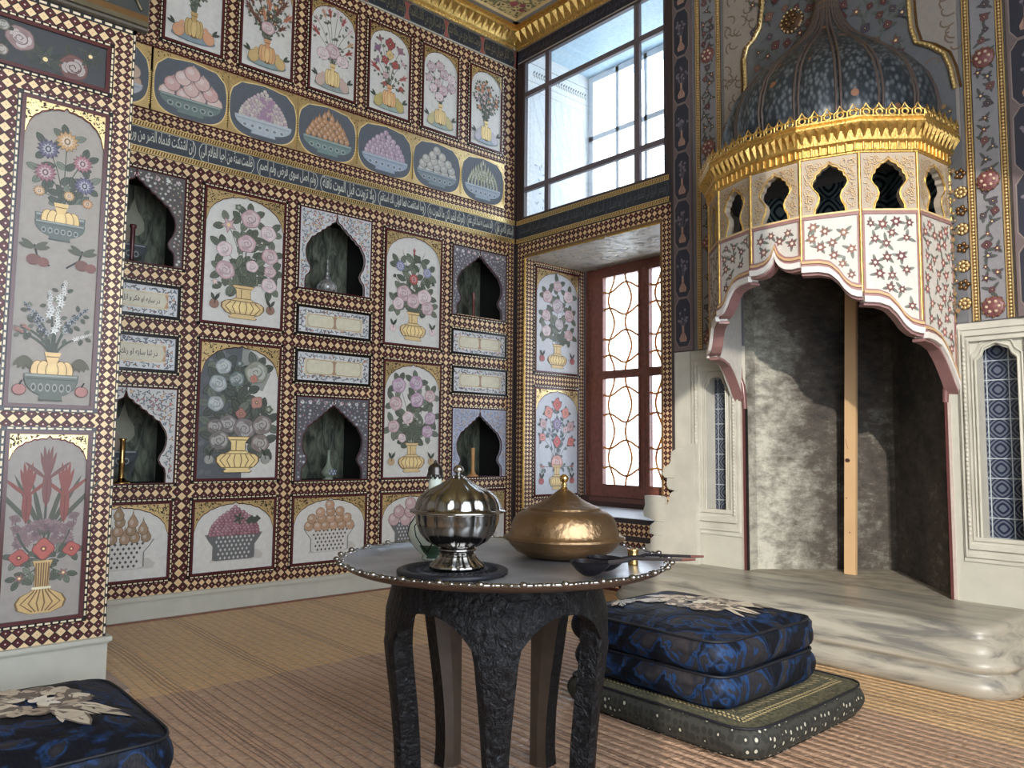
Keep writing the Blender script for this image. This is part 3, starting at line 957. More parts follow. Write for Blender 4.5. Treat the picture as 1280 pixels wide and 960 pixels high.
edges = [0.02, .20, .425, .73, 1.20, 1.775, 2.155, 2.55, 2.97]
band('inscription_band', 'slate blue calligraphy band between gilt rope mouldings, below the painted fruit bowls', 'W', -3.0, -.02, 2.41, 2.58,
     ['استغفر الله من قول', VERSE[1], VERSE[2], VERSE[3], VERSE[4], VERSE[5], VERSE[6], VERSE[7]], [0, .20, .46, .80, 1.19, 1.60, 2.0, 2.33, 2.70], rgb(206, 206, 192), BG)
band('inscription_band', 'dark blue calligraphy band with red dividers under the gilt cornice', 'W', -3.0, -.02, 3.755, 3.905,
     VERSE2, [0, .33, .66, .99, 1.32, 1.65, 1.98, 2.31, 2.64, 2.97], rgb(150, 146, 118), rgb(50, 60, 74), div=rgb(150, 62, 50), rope=False)
band('inscription_band', 'dark calligraphy band between the upper and lower window', 'N', .02, 1.415, 2.405, 2.575,
     VERSE2[3:7], [0, .36, .70, 1.04, 1.38], rgb(84, 96, 104), rgb(48, 52, 64))
band('inscription_band', 'near black calligraphy band above the upper window', 'N', .02, 1.415, 3.795, 3.905,
     VERSE2[1:4], [0, .46, .92, 1.38], rgb(70, 78, 100), rgb(34, 36, 54), rope=False)

# ---- painted panels --------------------------------------------------------
def panel(name, label, cat, wall, a0, a1, z0, z1, painter, seed, field=FIELD, arch=.17, group=None, gold=True, dash=True, fr=None):
    loc, rz = place(wall, (a0+a1)/2, (z0+z1)/2)
    r = thing(name, label, cat, loc, rz, group)
    rng = random.Random(seed)
    w, h = a1-a0, z1-z0
    B = MB()
    B.box(-w/2, w/2, -.0005, .012, -h/2, h/2, field)
    B.h = .0006
    painter(B, w-.026, h-.026, rng)
    B.build('picture', M_PAINT, r)
    frame_part(w, h, r, inner=fr, dash=.014 if dash else .001)
    if arch:
        S_ = spandrel_part(w-.026, h-.026, r, rng, arch, gold)
        S_.location = (0, -.0001-max(0.0, B.h-.0025), 0) if B.h > .0025 else (0, 0, 0)
    return r

def fruit_bits(P, w, h, c, rng, y=None, r=.02):
    z = -h/2+.05 if y is None else y
    for s in (-1, 1):
        x = s*w*.36
        P.ell(x, z, r*1.08, r*1.05, tuple(v*.5 for v in c[:3])+(1,)); P.ell(x, z, r, r*.97, c)
        for a in (1.0, 2.2) if s > 0 else (.9, 2.0):
            P.leaf(x, z+r*.8, .045, .018, a, LEAFD)
        P.stroke([(x, z), (x-s*.01, z+r*1.9), (x-s*.03, z+r*2.6)], .004, BLACK)
def rose_panel(specs, vase=GOLD, fruit=rgb(150, 108, 88), lf=LEAF, vw=.54, vh=.26, leaves=5, lw=.036, extra=None, dsc=None):
    def f(P, w, h, rng):
        z0 = -h/2+.03
        VH = h*vh
        if extra: extra(P, w, h, rng)
        bouquet(P, 0, z0+VH*.9, [(x*w, z*h, r*w, k, c) for x, z, r, k, c in specs], rng, lf, None, leaves, lw)
        gold_vase(P, 0, z0, w*vw, VH, c=vase)
        if fruit: fruit_bits(P, w, h, fruit, rng, z0+VH*.36, w*.055)
    return f
BUP = [(-.22, .25, .10, 'star', PINK), (.06, .33, .125, 'rose', PINK), (.30, .24, .105, 'rose', PINKL), (.02, .13, .12, 'rose', PINK), (-.26, .06, .10, 'rose', PINKL),
       (.33, .06, .11, 'rose', PINK), (-.24, -.10, .12, 'rose', PINK), (.10, -.04, .08, 'rose', PINKL), (.34, -.06, .08, 'rose', PINK), (.33, -.17, .10, 'rose', PINKL), (-.1, .40, .05, 'dot', LEAF), (-.36, -.2, .05, 'star', PINKL)]
DUPS = [(0, .33, .055, 'tulip', RED), (-.25, .20, .085, 'daisy', rgb(150, 150, 190)), (.25, .18, .085, 'daisy', rgb(158, 158, 196)), (0, .10, .09, 'daisy', rgb(190, 66, 56)), (-.34, .10, .04, 'carnation', LEAFD), (.36, .08, .04, 'carnation', LEAFD),
        (-.17, -.04, .13, 'rose', PINK), (0, -.10, .12, 'rose', PINK), (.20, -.05, .13, 'rose', PINKL), (-.27, -.14, .10, 'rose', PINKL), (.26, -.15, .11, 'rose', PINK), (-.2, .33, .03, 'tulip', PINKL), (.18, .34, .03, 'tulip', PINKL)]
DLOS = [(-.25, .30, .12, 'rose', rgb(196, 160, 186)), (.06, .33, .12, 'rose', rgb(190, 152, 180)), (-.30, .14, .11, 'rose', PINK), (.08, .18, .12, 'rose', rgb(192, 156, 182)), (.32, .22, .10, 'rose', PINK), (-.08, .02, .10, 'rose', PINKL),
        (.33, .02, .10, 'rose', rgb(196, 160, 186)), (-.33, -.06, .10, 'rose', PINK), (.28, -.10, .10, 'rose', rgb(190, 150, 178)), (-.18, -.16, .07, 'rose', PINKL), (.14, -.02, .06, 'dot', LEAF)]
GREYR = rgb(138, 128, 128)
BLOS = [(-.22, .33, .10, 'rose', rgb(168, 178, 180)), (-.28, .20, .11, 'rose', rgb(162, 172, 174)), (-.30, .05, .10, 'rose', rgb(166, 176, 178)), (-.05, .24, .10, 'rose', rgb(120, 134, 132)), (.20, .30, .15, 'rose', rgb(156, 158, 142)), (.17, .25, .05, 'poppy', rgb(190, 112, 96)),
        (.22, .07, .08, 'poppy', rgb(186, 128, 112)), (.02, -.02, .07, 'poppy', rgb(170, 110, 100)), (-.14, -.10, .12, 'rose', GREYR), (-.30, -.12, .10, 'rose', rgb(128, 120, 118)), (.07, -.13, .14, 'rose', GREYR), (.30, -.10, .13, 'rose', rgb(140, 126, 122)), (-.24, -.22, .13, 'rose', rgb(130, 124, 120)), (.28, -.24, .12, 'rose', rgb(144, 128, 122)), (.38, .02, .06, 'dot', LEAF), (-.02, .36, .05, 'dot', rgb(96, 108, 108))]
def dark_half(P, w, h, rng):
    # uncleaned half of the old painting
    P.poly([(-w/2, -h/2), (.06*w, -h/2), (.04*w, -h*.25), (-.02*w, -.1*h), (0, .2*h), (.02*w, h*.5), (-w/2, h/2)], rgb(92, 96, 102))
    P.poly([(.02*w, h*.5), (0, .2*h), (.30*w, .16*h), (.40*w, .3*h), (.2*w, .44*h)], rgb(150, 152, 146))
    for k in range(60):
        P.ell(rng.uniform(-.46, -.02)*w, rng.uniform(-.48, .45)*h, .02, .012, mixc(rgb(92, 96, 102), rgb(120, 122, 126), rng.random()), rng.random()*3, 8)
panel('flower_panel', 'tall painted panel of pink roses in a gilt vase, beside the front pier', 'painted panel', 'W', -2.30, -1.825, 1.557, 2.318, rose_panel(BUP), 1)
panel('flower_panel', 'half-cleaned dark painted panel of faded grey roses in a gilt vase', 'painted panel', 'W', -2.295, -1.825, .70, 1.465, rose_panel(BLOS, vase=GOLDL, fruit=rgb(160, 160, 154), lf=rgb(88, 94, 88), extra=dark_half, vh=.27, leaves=6, lw=.042), 2)
panel('flower_panel', 'painted panel with a red tulip above pink roses in a gilt vase', 'painted panel', 'W', -1.14, -.68, 1.55, 2.31, rose_panel(DUPS, fruit=PINKL, vw=.46), 3)
panel('flower_panel', 'painted panel of mauve roses in a gilt vase, right of the celadon bottle niche', 'painted panel', 'W', -1.13, -.67, .685, 1.452, rose_panel(DLOS, fruit=rgb(190, 160, 110), vw=.46), 4)

def basket_panel(c, r, dark, rng_seed, label, a0, a1, shape='round', c2=None, leaf_at=None):
    def f(P, w, h, rng):
        zb = -h/2+.055
        P.poly([(-w*.30, zb-.006), (w*.36, zb-.004), (w*.38, zb+.02), (w*.30, zb+.05), (-w*.2, zb+.04)], rgb(196, 190, 182))
        basket(P, 0, zb, w*.70, h*.38, dark)
        fruit_pile(P, 0, zb+h*.36, w*.62, h*.43, r, c, rng, shape, 0, c2)
        if leaf_at:
            for k in range(5):
                P.leaf(.02, h*.24, .035, .014, k*1.25, LEAFD)
            for k in range(4):
                P.ell(.08+.015*k, h*.20+.01*(k % 2), .02, .018, LEAFD, 0, 8, 0, .2, 4)
    panel('fruit_basket_panel', label, 'painted panel', 'W', a0, a1, .20, .60, f, rng_seed, arch=.15)
basket_panel(rgb(176, 134, 98), .030, False, 11, 'painted panel of brown pears in a white lattice basket, beside the front pier', -2.90, -2.40, 'pear', rgb(150, 122, 84))
basket_panel(rgb(140, 74, 92), .0125, True, 12, 'painted panel of purple grapes in a grey lattice basket', -2.295, -1.825, 'round', rgb(176, 116, 132), leaf_at=True)
basket_panel(rgb(196, 148, 112), .030, False, 13, 'painted panel of round orange fruit in a white lattice basket', -1.727, -1.228, 'round', rgb(176, 134, 92))
basket_panel(rgb(206, 170, 172), .042, True, 14, 'painted panel of pink quinces in a basket, behind the green and white ewer', -1.13, -.67, 'pom', rgb(190, 150, 150))
basket_panel(rgb(200, 170, 150), .034, False, 15, 'painted fruit basket panel in the corner, behind the silver tureen', -.585, -.075, 'pom')

# text tablets in pairs
def tablet(label, a0, a1, z0, z1, seed, kind='plain', text=None, wall='W'):
    def f(P, w, h, rng):
        iw, ih = w*.80, h*.56
        def ins(x, z, r): return abs(x) < w/2-r and abs(z) < h/2-r and not (abs(x) < iw/2+r*.4 and abs(z) < ih/2+r*.4)
        sprig_fill(P, ins, -w/2, w/2, -h/2, h/2, 64, [rgb(70, 80, 110), rgb(190, 120, 90), rgb(90, 50, 70), rgb(150, 160, 170)], rng, .010, leafc=rgb(80, 92, 100))
        P.poly([(-iw/2, -ih/2), (iw/2, -ih/2), (iw/2, ih/2), (-iw/2, ih/2)], GOLD)
        P.poly([(-iw/2+.003, -ih/2+.003), (iw/2-.003, -ih/2+.003), (iw/2-.003, ih/2-.003), (-iw/2+.003, ih/2-.003)], rgb(206, 196, 168))
        if kind == 'plain':
            for s_ in (-1, 1):
                x = s_*iw*.245
                q = [(x+a*iw*.225, b*ih*.44) for a, b in ((-1, .55), (-.85, 1), (.85, 1), (1, .55), (1, -.55), (.85, -1), (-.85, -1), (-1, -.55))]
                P.poly([(a+(a-x)*.02, b*1.05) for a, b in q], GOLDD)
                P.poly(q, rgb(216, 208, 180))
            P.poly([(-.012, -ih*.45), (.012, -ih*.45), (.004, 0), (.012, ih*.45), (-.012, ih*.45), (-.004, 0)], rgb(170, 130, 96))
        else:
            P.poly([(-iw*.44, -ih*.4), (iw*.44, -ih*.4), (iw*.47, 0), (iw*.44, ih*.4), (-iw*.44, ih*.4), (-iw*.47, 0)], rgb(212, 204, 180))
            P.poly([(-iw*.5, -ih*.42), (-iw*.40, -ih*.42), (-iw*.44, 0), (-iw*.40, ih*.42), (-iw*.5, ih*.42)], rgb(190, 140, 90))
            P.poly([(iw*.5, -ih*.42), (iw*.5, ih*.42), (iw*.45, ih*.42), (iw*.49, 0), (iw*.45, -ih*.42)], rgb(190, 140, 90))
            script_faces(text, iw*.78, ih*.42, 0, 0, -P.h-.0006, P, rgb(50, 46, 50), slant=-.03)
    panel('verse_tablet', label, 'painted tablet', wall, a0, a1, z0, z1, f, seed, rgb(218, 218, 220), arch=0, fr=BLACK, group=None)
tablet('small tablet of black verse in an oval cartouche, upper of two beside the front pier', -2.90, -2.405, 1.555, 1.73, 21, 'verse', 'در سايه او فكر و ازل بست نشد')
tablet('small tablet of black verse in a square cartouche, lower of two beside the front pier', -2.90, -2.405, 1.27, 1.462, 22, 'verse', 'در ثنا سايه او رنك كرفت شد')
tablet('double cartouche tablet just below the niche holding the silver bottle', -1.737, -1.232, 1.557, 1.73, 23)
tablet('double cartouche tablet just above the niche holding the celadon bottle', -1.735, -1.225, 1.27, 1.462, 24)
tablet('pale double cartouche tablet just below the niche holding the red candlestick', -.588, -.085, 1.54, 1.713, 25)
tablet('pale double cartouche tablet just above the niche holding the amber candlestick', -.58, -.075, 1.267, 1.453, 26)

# arched wall niches
ARCH = [(.41, 0), (.41, .11), (.40, .16), (.36, .20), (.34, .25), (.355, .30), (.385, .345), (.405, .41), (.41, .48), (.395, .545), (.36, .60)]
def niche_outline(w, h):
    L = list(ARCH)
    p0 = (.36, .60); p1 = (.03, .865)
    for k in range(5):
        a = k/5; b = (k+1)/5
        x0, z0 = p0[0]+(p1[0]-p0[0])*a, p0[1]+(p1[1]-p0[1])*a
        x1, z1 = p0[0]+(p1[0]-p0[0])*b, p0[1]+(p1[1]-p0[1])*b
        L += [(x0-.012, z0+.022), ((x0+x1)/2+.004, (z0+z1)/2+.024), (x1+.008, z1+.008)]
    L += [(.018, .89), (0, .955)]
    return [(x*w, (z-.5)*h) for x, z in L]
def crumple_mat():
    m, nt, b = new_mat('dark_green_marbling')
    tc = nd(nt, 'ShaderNodeTexCoord')
    mp = nd(nt, 'ShaderNodeMapping'); mp.inputs['Scale'].default_value = (9, 9, 3.2); mp.inputs['Rotation'].default_value = (0, R(25), 0)
    nt.links.new(tc.outputs['Object'], mp.inputs[0])
    n = nd(nt, 'ShaderNodeTexNoise'); n.inputs['Scale'].default_value = 2.2; n.inputs['Detail'].default_value = 6; n.inputs['Distortion'].default_value = 1.2
    nt.links.new(mp.outputs[0], n.inputs['Vector'])
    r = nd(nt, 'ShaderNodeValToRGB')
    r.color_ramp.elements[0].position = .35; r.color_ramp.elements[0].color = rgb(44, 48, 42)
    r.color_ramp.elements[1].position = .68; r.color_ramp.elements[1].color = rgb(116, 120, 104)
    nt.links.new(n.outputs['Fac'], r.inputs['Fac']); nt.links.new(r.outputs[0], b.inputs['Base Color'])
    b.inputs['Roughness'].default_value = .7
    bump(nt, b, n.outputs['Fac'], .9, .02)
    return m
M_CRUMP = crumple_mat()
M_BLACKIN = simple('shade_black', rgb(20, 19, 20), .8)  # near-black puts the shade inside the recesses into the colour
def niche(label, a0, a1, z0, z1, seed, ground, cols, back='green', leafc=LEAF, topflowers=False):
    w, h = a1-a0, z1-z0
    loc, rz = place('W', (a0+a1)/2, (z0+z1)/2)
    r = thing('wall_niche', label, 'niche', loc, rz)
    rng = random.Random(seed)
    O = niche_outline(w, h)
    apex = O[-1]
    right = [(w/2, -h/2), (w/2, h/2), (0, h/2)]+[apex]+O[::-1][1:]
    # board: right half then mirrored left half
    B = MB()
    B.prism([(-x, z) for x, z in right][::-1], -.004, .014, ground)
    B.prism(right, -.004, .014, ground)
    B.h = .0046
    def ins(x, z, rr):
        ax = abs(x)
        if ax > w/2-rr-.01 or abs(z) > h/2-rr-.008: return False
        # opening half-width at this height
        hw = 0
        for (xa, za), (xb, zb) in zip(O, O[1:]):
            if min(za, zb) <= z <= max(za, zb):
                hw = max(hw, xa, xb)
        if z < O[0][1]: hw = O[0][0]
        return ax > hw+rr+.003 if z < apex[1] else True
    if topflowers:
        for k in range(9):
            x = -w*.42+k*w*.105
            blossom(B, x, h/2-.035, .013, 'dot', rng.choice([WHITE, PINKL]), rng)
    sprig_fill(B, ins, -w/2, w/2, -h/2, h/2, 190, cols, rng, .0105, leafc=leafc)
    B.build('arch_board', M_PAINT, r)
    E = MB()
    full = [(-x, z) for x, z in O]+[(x, z) for x, z in O[::-1]]
    E.tube([(x, -.005, z) for x, z in full], .0032, 6, MAROON)
    E.tube([(0, -.005, apex[1]), (0, -.005, h/2)], .0035, 6, MAROON)
    E.build('arch_edge', M_GLOSS, r)
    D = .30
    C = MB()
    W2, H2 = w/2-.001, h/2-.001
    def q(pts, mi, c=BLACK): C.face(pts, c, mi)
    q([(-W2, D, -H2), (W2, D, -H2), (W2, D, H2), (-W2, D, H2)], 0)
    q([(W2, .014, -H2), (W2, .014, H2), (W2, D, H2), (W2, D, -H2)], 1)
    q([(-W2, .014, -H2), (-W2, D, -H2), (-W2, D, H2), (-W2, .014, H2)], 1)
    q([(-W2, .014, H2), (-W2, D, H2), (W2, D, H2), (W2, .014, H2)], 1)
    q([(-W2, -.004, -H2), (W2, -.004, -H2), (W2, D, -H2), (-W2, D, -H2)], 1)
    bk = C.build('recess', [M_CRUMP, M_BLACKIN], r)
    if back != 'green':
        P = MB(); P.h = -D+.004
        for x, z, s_, c in back:
            P.poly([(x+a*s_, z+b*s_) for a, b in ((0, 2.1), (.3, 1.1), (.8, .3), (.85, -.4), (.4, -.9), (-.4, -.9), (-.85, -.4), (-.8, .3), (-.3, 1.1))], c)
        bowl(P, .0, -h*.38, w*.6, h*.22, rgb(50, 58, 66), 0, False)
        for x, z, s_, c in back[2:]:
            P.ell(x, z-.02, s_*.8, None, mixc(c, rgb(150, 120, 100), .4), 0, 12)
        P.stroke([(-w*.3, -h*.2), (-w*.05, -h*.42)], .012, rgb(40, 46, 50)); P.stroke([(w*.3, -h*.2), (w*.22, -h*.46)], .014, rgb(46, 52, 56))
        P.build('still_life', M_PAINT, r)
    frame_part(w, h, r, mar=.006, deep=.009)
    return r
WCOL = [rgb(190, 92, 60), rgb(120, 140, 160), rgb(206, 160, 90), rgb(90, 110, 130), rgb(160, 90, 100)]
DGR = rgb(92, 88, 92)
niche('white floral arched niche holding the patterned silver bottle', -1.737, -1.24, 1.828, 2.328, 31, rgb(208, 208, 210), WCOL, leafc=rgb(120, 130, 140))
niche('dark floral arched niche holding the green and white bottle', -1.722, -1.227, .686, 1.187, 32, rgb(96, 92, 102), [rgb(170, 170, 180), rgb(150, 100, 120), rgb(190, 190, 200)], leafc=rgb(110, 122, 118), topflowers=True)
niche('dark floral arched niche holding the thin red candlestick, next to the corner', -.592, -.09, 1.808, 2.306, 33, rgb(112, 106, 116), [rgb(190, 190, 196), rgb(150, 140, 160), rgb(200, 200, 206)], leafc=rgb(130, 136, 140), topflowers=True)
niche('pale blue floral arched niche holding the amber candlestick', -.575, -.076, .684, 1.166, 34, rgb(176, 182, 204), [rgb(200, 160, 120), rgb(130, 140, 180), rgb(150, 156, 196)], leafc=rgb(140, 150, 176))
SL = [(-.03, .02, .075, rgb(150, 146, 126)), (.075, .03, .07, rgb(134, 132, 108)), (-.12, .0, .06, rgb(110, 106, 96)), (.02, -.03, .055, rgb(130, 110, 88))]
niche('dark floral niche with a fruit still life, upper of two beside the front pier', -2.90, -2.40, 1.828, 2.366-.04, 35, rgb(92, 84, 86), [rgb(190, 180, 176), rgb(150, 110, 110), rgb(200, 200, 196)], back=SL, topflowers=True)
niche('white floral niche with a fruit still life, lower of two beside the front pier', -2.90, -2.395, .69, 1.187, 36, rgb(208, 204, 202), WCOL, back=SL, leafc=rgb(100, 112, 116))

# oval fruit-bowl paintings of the frieze
OV = [(-.528, -.125, rgb(166, 168, 128), .016, 'pod', None, rgb(152, 166, 182), 'green pods'), (-.94, -.532, rgb(186, 180, 172), .032, 'round', rgb(170, 168, 160), rgb(120, 136, 146), 'pale grey-green round fruit'),
      (-1.364, -.944, rgb(178, 148, 172), .020, 'plum', rgb(196, 172, 190), rgb(150, 166, 186), 'mauve plums'), (-1.77, -1.368, rgb(196, 138, 82), .021, 'pear', rgb(178, 130, 84), rgb(118, 142, 140), 'orange pears'),
      (-2.19, -1.775, rgb(210, 200, 186), .0125, 'round', rgb(176, 140, 162), rgb(176, 186, 196), 'white and purple grapes'), (-2.595, -2.195, rgb(206, 158, 152), .043, 'pom', rgb(222, 196, 186), rgb(112, 132, 128), 'pink pomegranates'), (-3.0, -2.61, rgb(200, 160, 130), .04, 'round', None, rgb(180, 186, 196), 'peaches')]
for k, (a0, a1, c, r_, shp, c2, bc, nm) in enumerate(OV):
    loc, rz = place('W', (a0+a1)/2, 2.824)
    lab = 'oval frieze painting of %s in a bowl on slate blue' % nm
    t = thing('fruit_bowl_painting', lab, 'painted panel', loc, rz)
    rng = random.Random(50+k)
    w, h = a1-a0+.003, .345
    B = MB()
    B.box(-w/2, w/2, -.003, .012, -h/2, h/2, GOLD)
    B.h = .0031
    def ovp(s_):
        return [(s_*w*.480*math.copysign(abs(math.cos(q))**.58, math.cos(q)), -.006+s_*h*.470*math.copysign(abs(math.sin(q))**.72, math.sin(q))+(-.008*abs(math.sin(6*q)) if math.sin(q) > 0 else 0)) for q in [2*PI*i/48 for i in range(48)]]
    # gilt relief ground with dark pierced leaves in the corners
    for sx in (-1, 1):
        for q in range(46):
            x = sx*w*rng.uniform(.26, .5); z = rng.uniform(.02, .48)*h
            if (abs(x)/(w*.49))**2.6+(abs(z)/(h*.49))**2.6 > 1.0 and abs(x) < w/2-.004:
                B.leaf(x, z, .013, .005, rng.uniform(0, 6.28), rgb(96, 70, 50) if q % 2 else GOLDL)
        B.box(sx*(w/2-.001)-.004, sx*(w/2-.001)+.004, -.008, -.003, -h*.42, h*.12, GOLDL)
        for q in range(18):
            z = -h*.42+q*.0105
            B.face([(sx*(w/2-.001)-.004, -.0082, z), (sx*(w/2-.001)+.004, -.0082, z+.003), (sx*(w/2-.001)+.004, -.0082, z+.006), (sx*(w/2-.001)-.004, -.0082, z+.003)], GOLDD)
    B.build('gilt_ground', M_GILT, t)
    P = MB(); P.h = .0036
    P.poly(ovp(1.03), GOLDL)
    P.poly(ovp(1.0), rgb(90, 97, 108))
    zb = -h*.42
    fruit_pile(P, 0, zb+h*.22, w*.70, h*.58, r_, c, rng, shp, 0, c2)
    if nm.startswith('white and'):
        for q in range(40):
            P.ell(rng.uniform(-.02, .05), rng.uniform(-.04, .08), .011, None, rgb(168, 132, 160), 0, 8)
    bowl(P, 0, zb, w*.82, h*.27, bc)
    P.build('picture', M_PAINT, t)
# the thin maroon lines edging the frieze
B = MB()
B.box(0, .008, -3.0, -.125, 2.648, 2.654, MAROON); B.box(0, .008, -3.0, -.125, 2.994, 3.002, MAROON)
struct(B.build('trim_1', M_GLOSS))

# top row of flower panels
def top_panel(specs, fruit, vase, bwl, leaves=3, lf=LEAF, lw=.013, sw=.003):
    def f(P, w, h, rng):
        z0 = -h/2+.035
        bouquet(P, 0, z0+h*.24, [(x*w, z*h, r*w*(1.9 if k == 'tulip' else 1.25), k, c) for x, z, r, k, c in specs], rng, lf, None, leaves, lw, sw=sw)
        P.poly([(w*.40*math.cos(q), z0+.012+.028*math.sin(q)) for q in [2*PI*i/20 for i in range(20)]], tuple(v*.6 for v in bwl[:3])+(1,))
        P.poly([(w*.38*math.cos(q), z0+.014+.024*math.sin(q)) for q in [2*PI*i/20 for i in range(20)]], bwl)
        for s_ in (-1, 1):
            P.ell(s_*w*.27, z0+.035, w*.11, w*.13, tuple(v*.5 for v in fruit[:3])+(1,), s_*.3); P.ell(s_*w*.27, z0+.035, w*.10, w*.12, fruit, s_*.3)
            P.ell(s_*w*.22, z0+.075, w*.045, w*.06, fruit, s_*.3)
            for a in (.6, 1.2):
                P.leaf(s_*w*.34, z0+.06, .045, .016, PI/2-s_*a, LEAFD)
        melon_vase(P, 0, z0+.01, w*.34, h*.26, c=vase)
    return f
r0 = random.Random(5)
def rnd_specs(n, kinds, cols, r, x=.36, z0=-.08, z1=.36, seed=0):
    rg = random.Random(seed); out = []
    for k in range(n*40):
        xx, zz = rg.uniform(-x, x), rg.uniform(z0, z1)
        if (xx/x)**2+((zz-(z0+z1)/2)/((z1-z0)/2))**2 > 1.0: continue
        if any((xx-o[0])**2+(zz-o[1])**2*3.2 < (r*2.0)**2 for o in out): continue
        out.append((xx, zz, r*rg.uniform(.85, 1.15), rg.choice(kinds), rg.choice(cols)))
        if len(out) >= n: break
    return out
TUL = [(-.2, .34, .05, 'tulip', rgb(206, 150, 120)), (-.08, .36, .055, 'tulip', RED), (.08, .38, .05, 'tulip', PINKL), (.2, .32, .055, 'tulip', rgb(176, 70, 66)), (-.33, .12, .06, 'tulip', RED), (-.34, .26, .04, 'tulip', PINK), (.33, .24, .05, 'tulip', PINKL), (.34, .10, .05, 'tulip', rgb(206, 160, 110)), (.30, .0, .055, 'tulip', RED),
       (0, -.02, .13, 'rose', PINK), (-.22, -.08, .11, 'rose', PINKL), (.22, -.10, .11, 'rose', PINKL)]
POP = [(-.25, .34, .06, 'carnation', rgb(150, 90, 100)), (0, .33, .10, 'poppy', rgb(160, 58, 56)), (.25, .28, .09, 'carnation', rgb(160, 110, 130)), (-.30, .22, .09, 'carnation', rgb(150, 110, 140)), (0, .20, .08, 'poppy', rgb(214, 178, 110)), (-.12, .12, .07, 'poppy', rgb(170, 60, 56)), (.14, .10, .07, 'poppy', rgb(176, 64, 60)),
       (-.30, .08, .06, 'carnation', rgb(150, 110, 140)), (.33, .14, .06, 'carnation', PINK), (-.28, -.02, .07, 'tulip', RED), (.28, -.05, .06, 'tulip', rgb(186, 90, 86)), (-.1, -.06, .06, 'poppy', PINK), (.3, -.16, .05, 'poppy', RED), (-.12, -.16, .04, 'poppy', RED)]
tops = [
    (rnd_specs(26, ('star', 'poppy'), (rgb(206, 130, 90), rgb(170, 150, 160), PINKL), .045, seed=61), rgb(196, 190, 200), GOLDL, rgb(150, 166, 180), 3, 'tiny orange and mauve blossoms, nearest the corner'),
    (rnd_specs(12, ('rose',), (PINK, PINKL, rgb(200, 168, 178)), .10, seed=62), rgb(200, 186, 130), GOLD, rgb(150, 166, 160), 4, 'pale roses in a gilt melon vase between yellow fruits'),
    (POP, rgb(190, 170, 90), rgb(222, 156, 90), rgb(150, 170, 160), 3, 'red poppies and carnations in an orange melon vase'),
    (TUL, rgb(200, 170, 156), GOLD, rgb(150, 160, 160), 2, 'pointed red tulips over a rose in a gilt vase'),
    (rnd_specs(22, ('star', 'tulip'), (rgb(196, 110, 70), rgb(200, 130, 80), rgb(120, 76, 60)), .06, seed=65)+[(0, -.04, .11, 'rose', PINK)], rgb(206, 170, 100), rgb(206, 138, 76), rgb(140, 160, 160), 4, 'spiky orange lilies in a brown melon vase'),
    (rnd_specs(18, ('tulip', 'poppy', 'star'), (RED, rgb(120, 120, 130), rgb(190, 130, 120)), .06, z0=.0, seed=66), rgb(214, 150, 100), rgb(186, 150, 76), rgb(130, 150, 160), 3, 'flowers in a khaki melon vase between two orange pears'),
]
for k, ((a0, a1), (sp, fr, vs_, bw, lv, nm)) in enumerate(zip(TOPC, tops)):
    panel('flower_panel', 'top-row panel of '+nm, 'painted panel', 'W', a0, a1, 3.06, 3.66, top_panel(sp, fr, vs_, bw, lv), 70+k, arch=.12)

# ================================================================== FRONT PIER (left foreground)
PX = 1.1
B = MB()
PF = lambda a, z: (PX, a, z)
YE = -2.985
strip(B, -3.046, YE, .20, 2.47, PF)
for z0, z1 in ((.20, .272), (.945, 1.015), (2.133, 2.205)):
    strip(B, -3.34, -3.046, z0, z1, PF)
strip(B, -4.2, -3.046, 2.39, 2.47, PF)
strip(B, -3.42, -3.34, .20, 2.39, PF)
strip(B, -4.9, -3.42, 2.133, 2.205, PF); strip(B, -4.9, -3.42, .20, .272, PF)
strip(B, -4.9, -3.42, .945, 1.015, PF)
strip(B, -4.9, -4.2, 2.39, 2.47, PF)
for yy in (-3.80, -4.18, -4.56):
    strip(B, yy, yy+.08, .272, .945, PF); strip(B, yy, yy+.08, 1.015, 2.133, PF)
B.box(-.02, PX-.001, -5.92, -2.975, 0, ZC+.1, rgb(120, 104, 96), 1)
B.box(PX-.001, PX+.004, YE, -2.975, .2, 2.49, BLACK, 1)
for k in range(64):
    z = .21+k*.0355
    B.face([(PX+.0045, YE+.002, z), (PX+.0045, YE+.0075, z), (PX+.0045, YE+.0075, z+.024), (PX+.0045, YE+.002, z+.024)], IVORY, 1)
B.box(PX-.001, PX+.004, -4.9, -2.975, 2.47, 2.49, BLACK, 1)
for k in range(50):
    y = -2.99-k*.036
    B.face([(PX+.0045, y-.024, 2.475), (PX+.0045, y, 2.475), (PX+.0045, y, 2.484), (PX+.0045, y-.024, 2.484)], IVORY, 1)
B.box(PX, PX+.03, -4.9, -2.94, 2.49, ZC, rgb(96, 88, 74), 1)
struct(B.build('wall_pier', [M_CHECK, M_PAINT]))
B = MB()
B.box(-.01, PX+.005, -5.9, -2.968, .012, .185); B.box(-.01, PX+.022, -5.9, -2.957, .185, .2)
B.box(-.01, PX+.014, -5.9, -2.962, .178, .185)
B.box(-.01, PX+.06, -5.9, -2.90, 0, .013, rgb(168, 140, 124), 1)
struct(B.build('baseboard_pier', [M_WHITE, M_PAINT]))
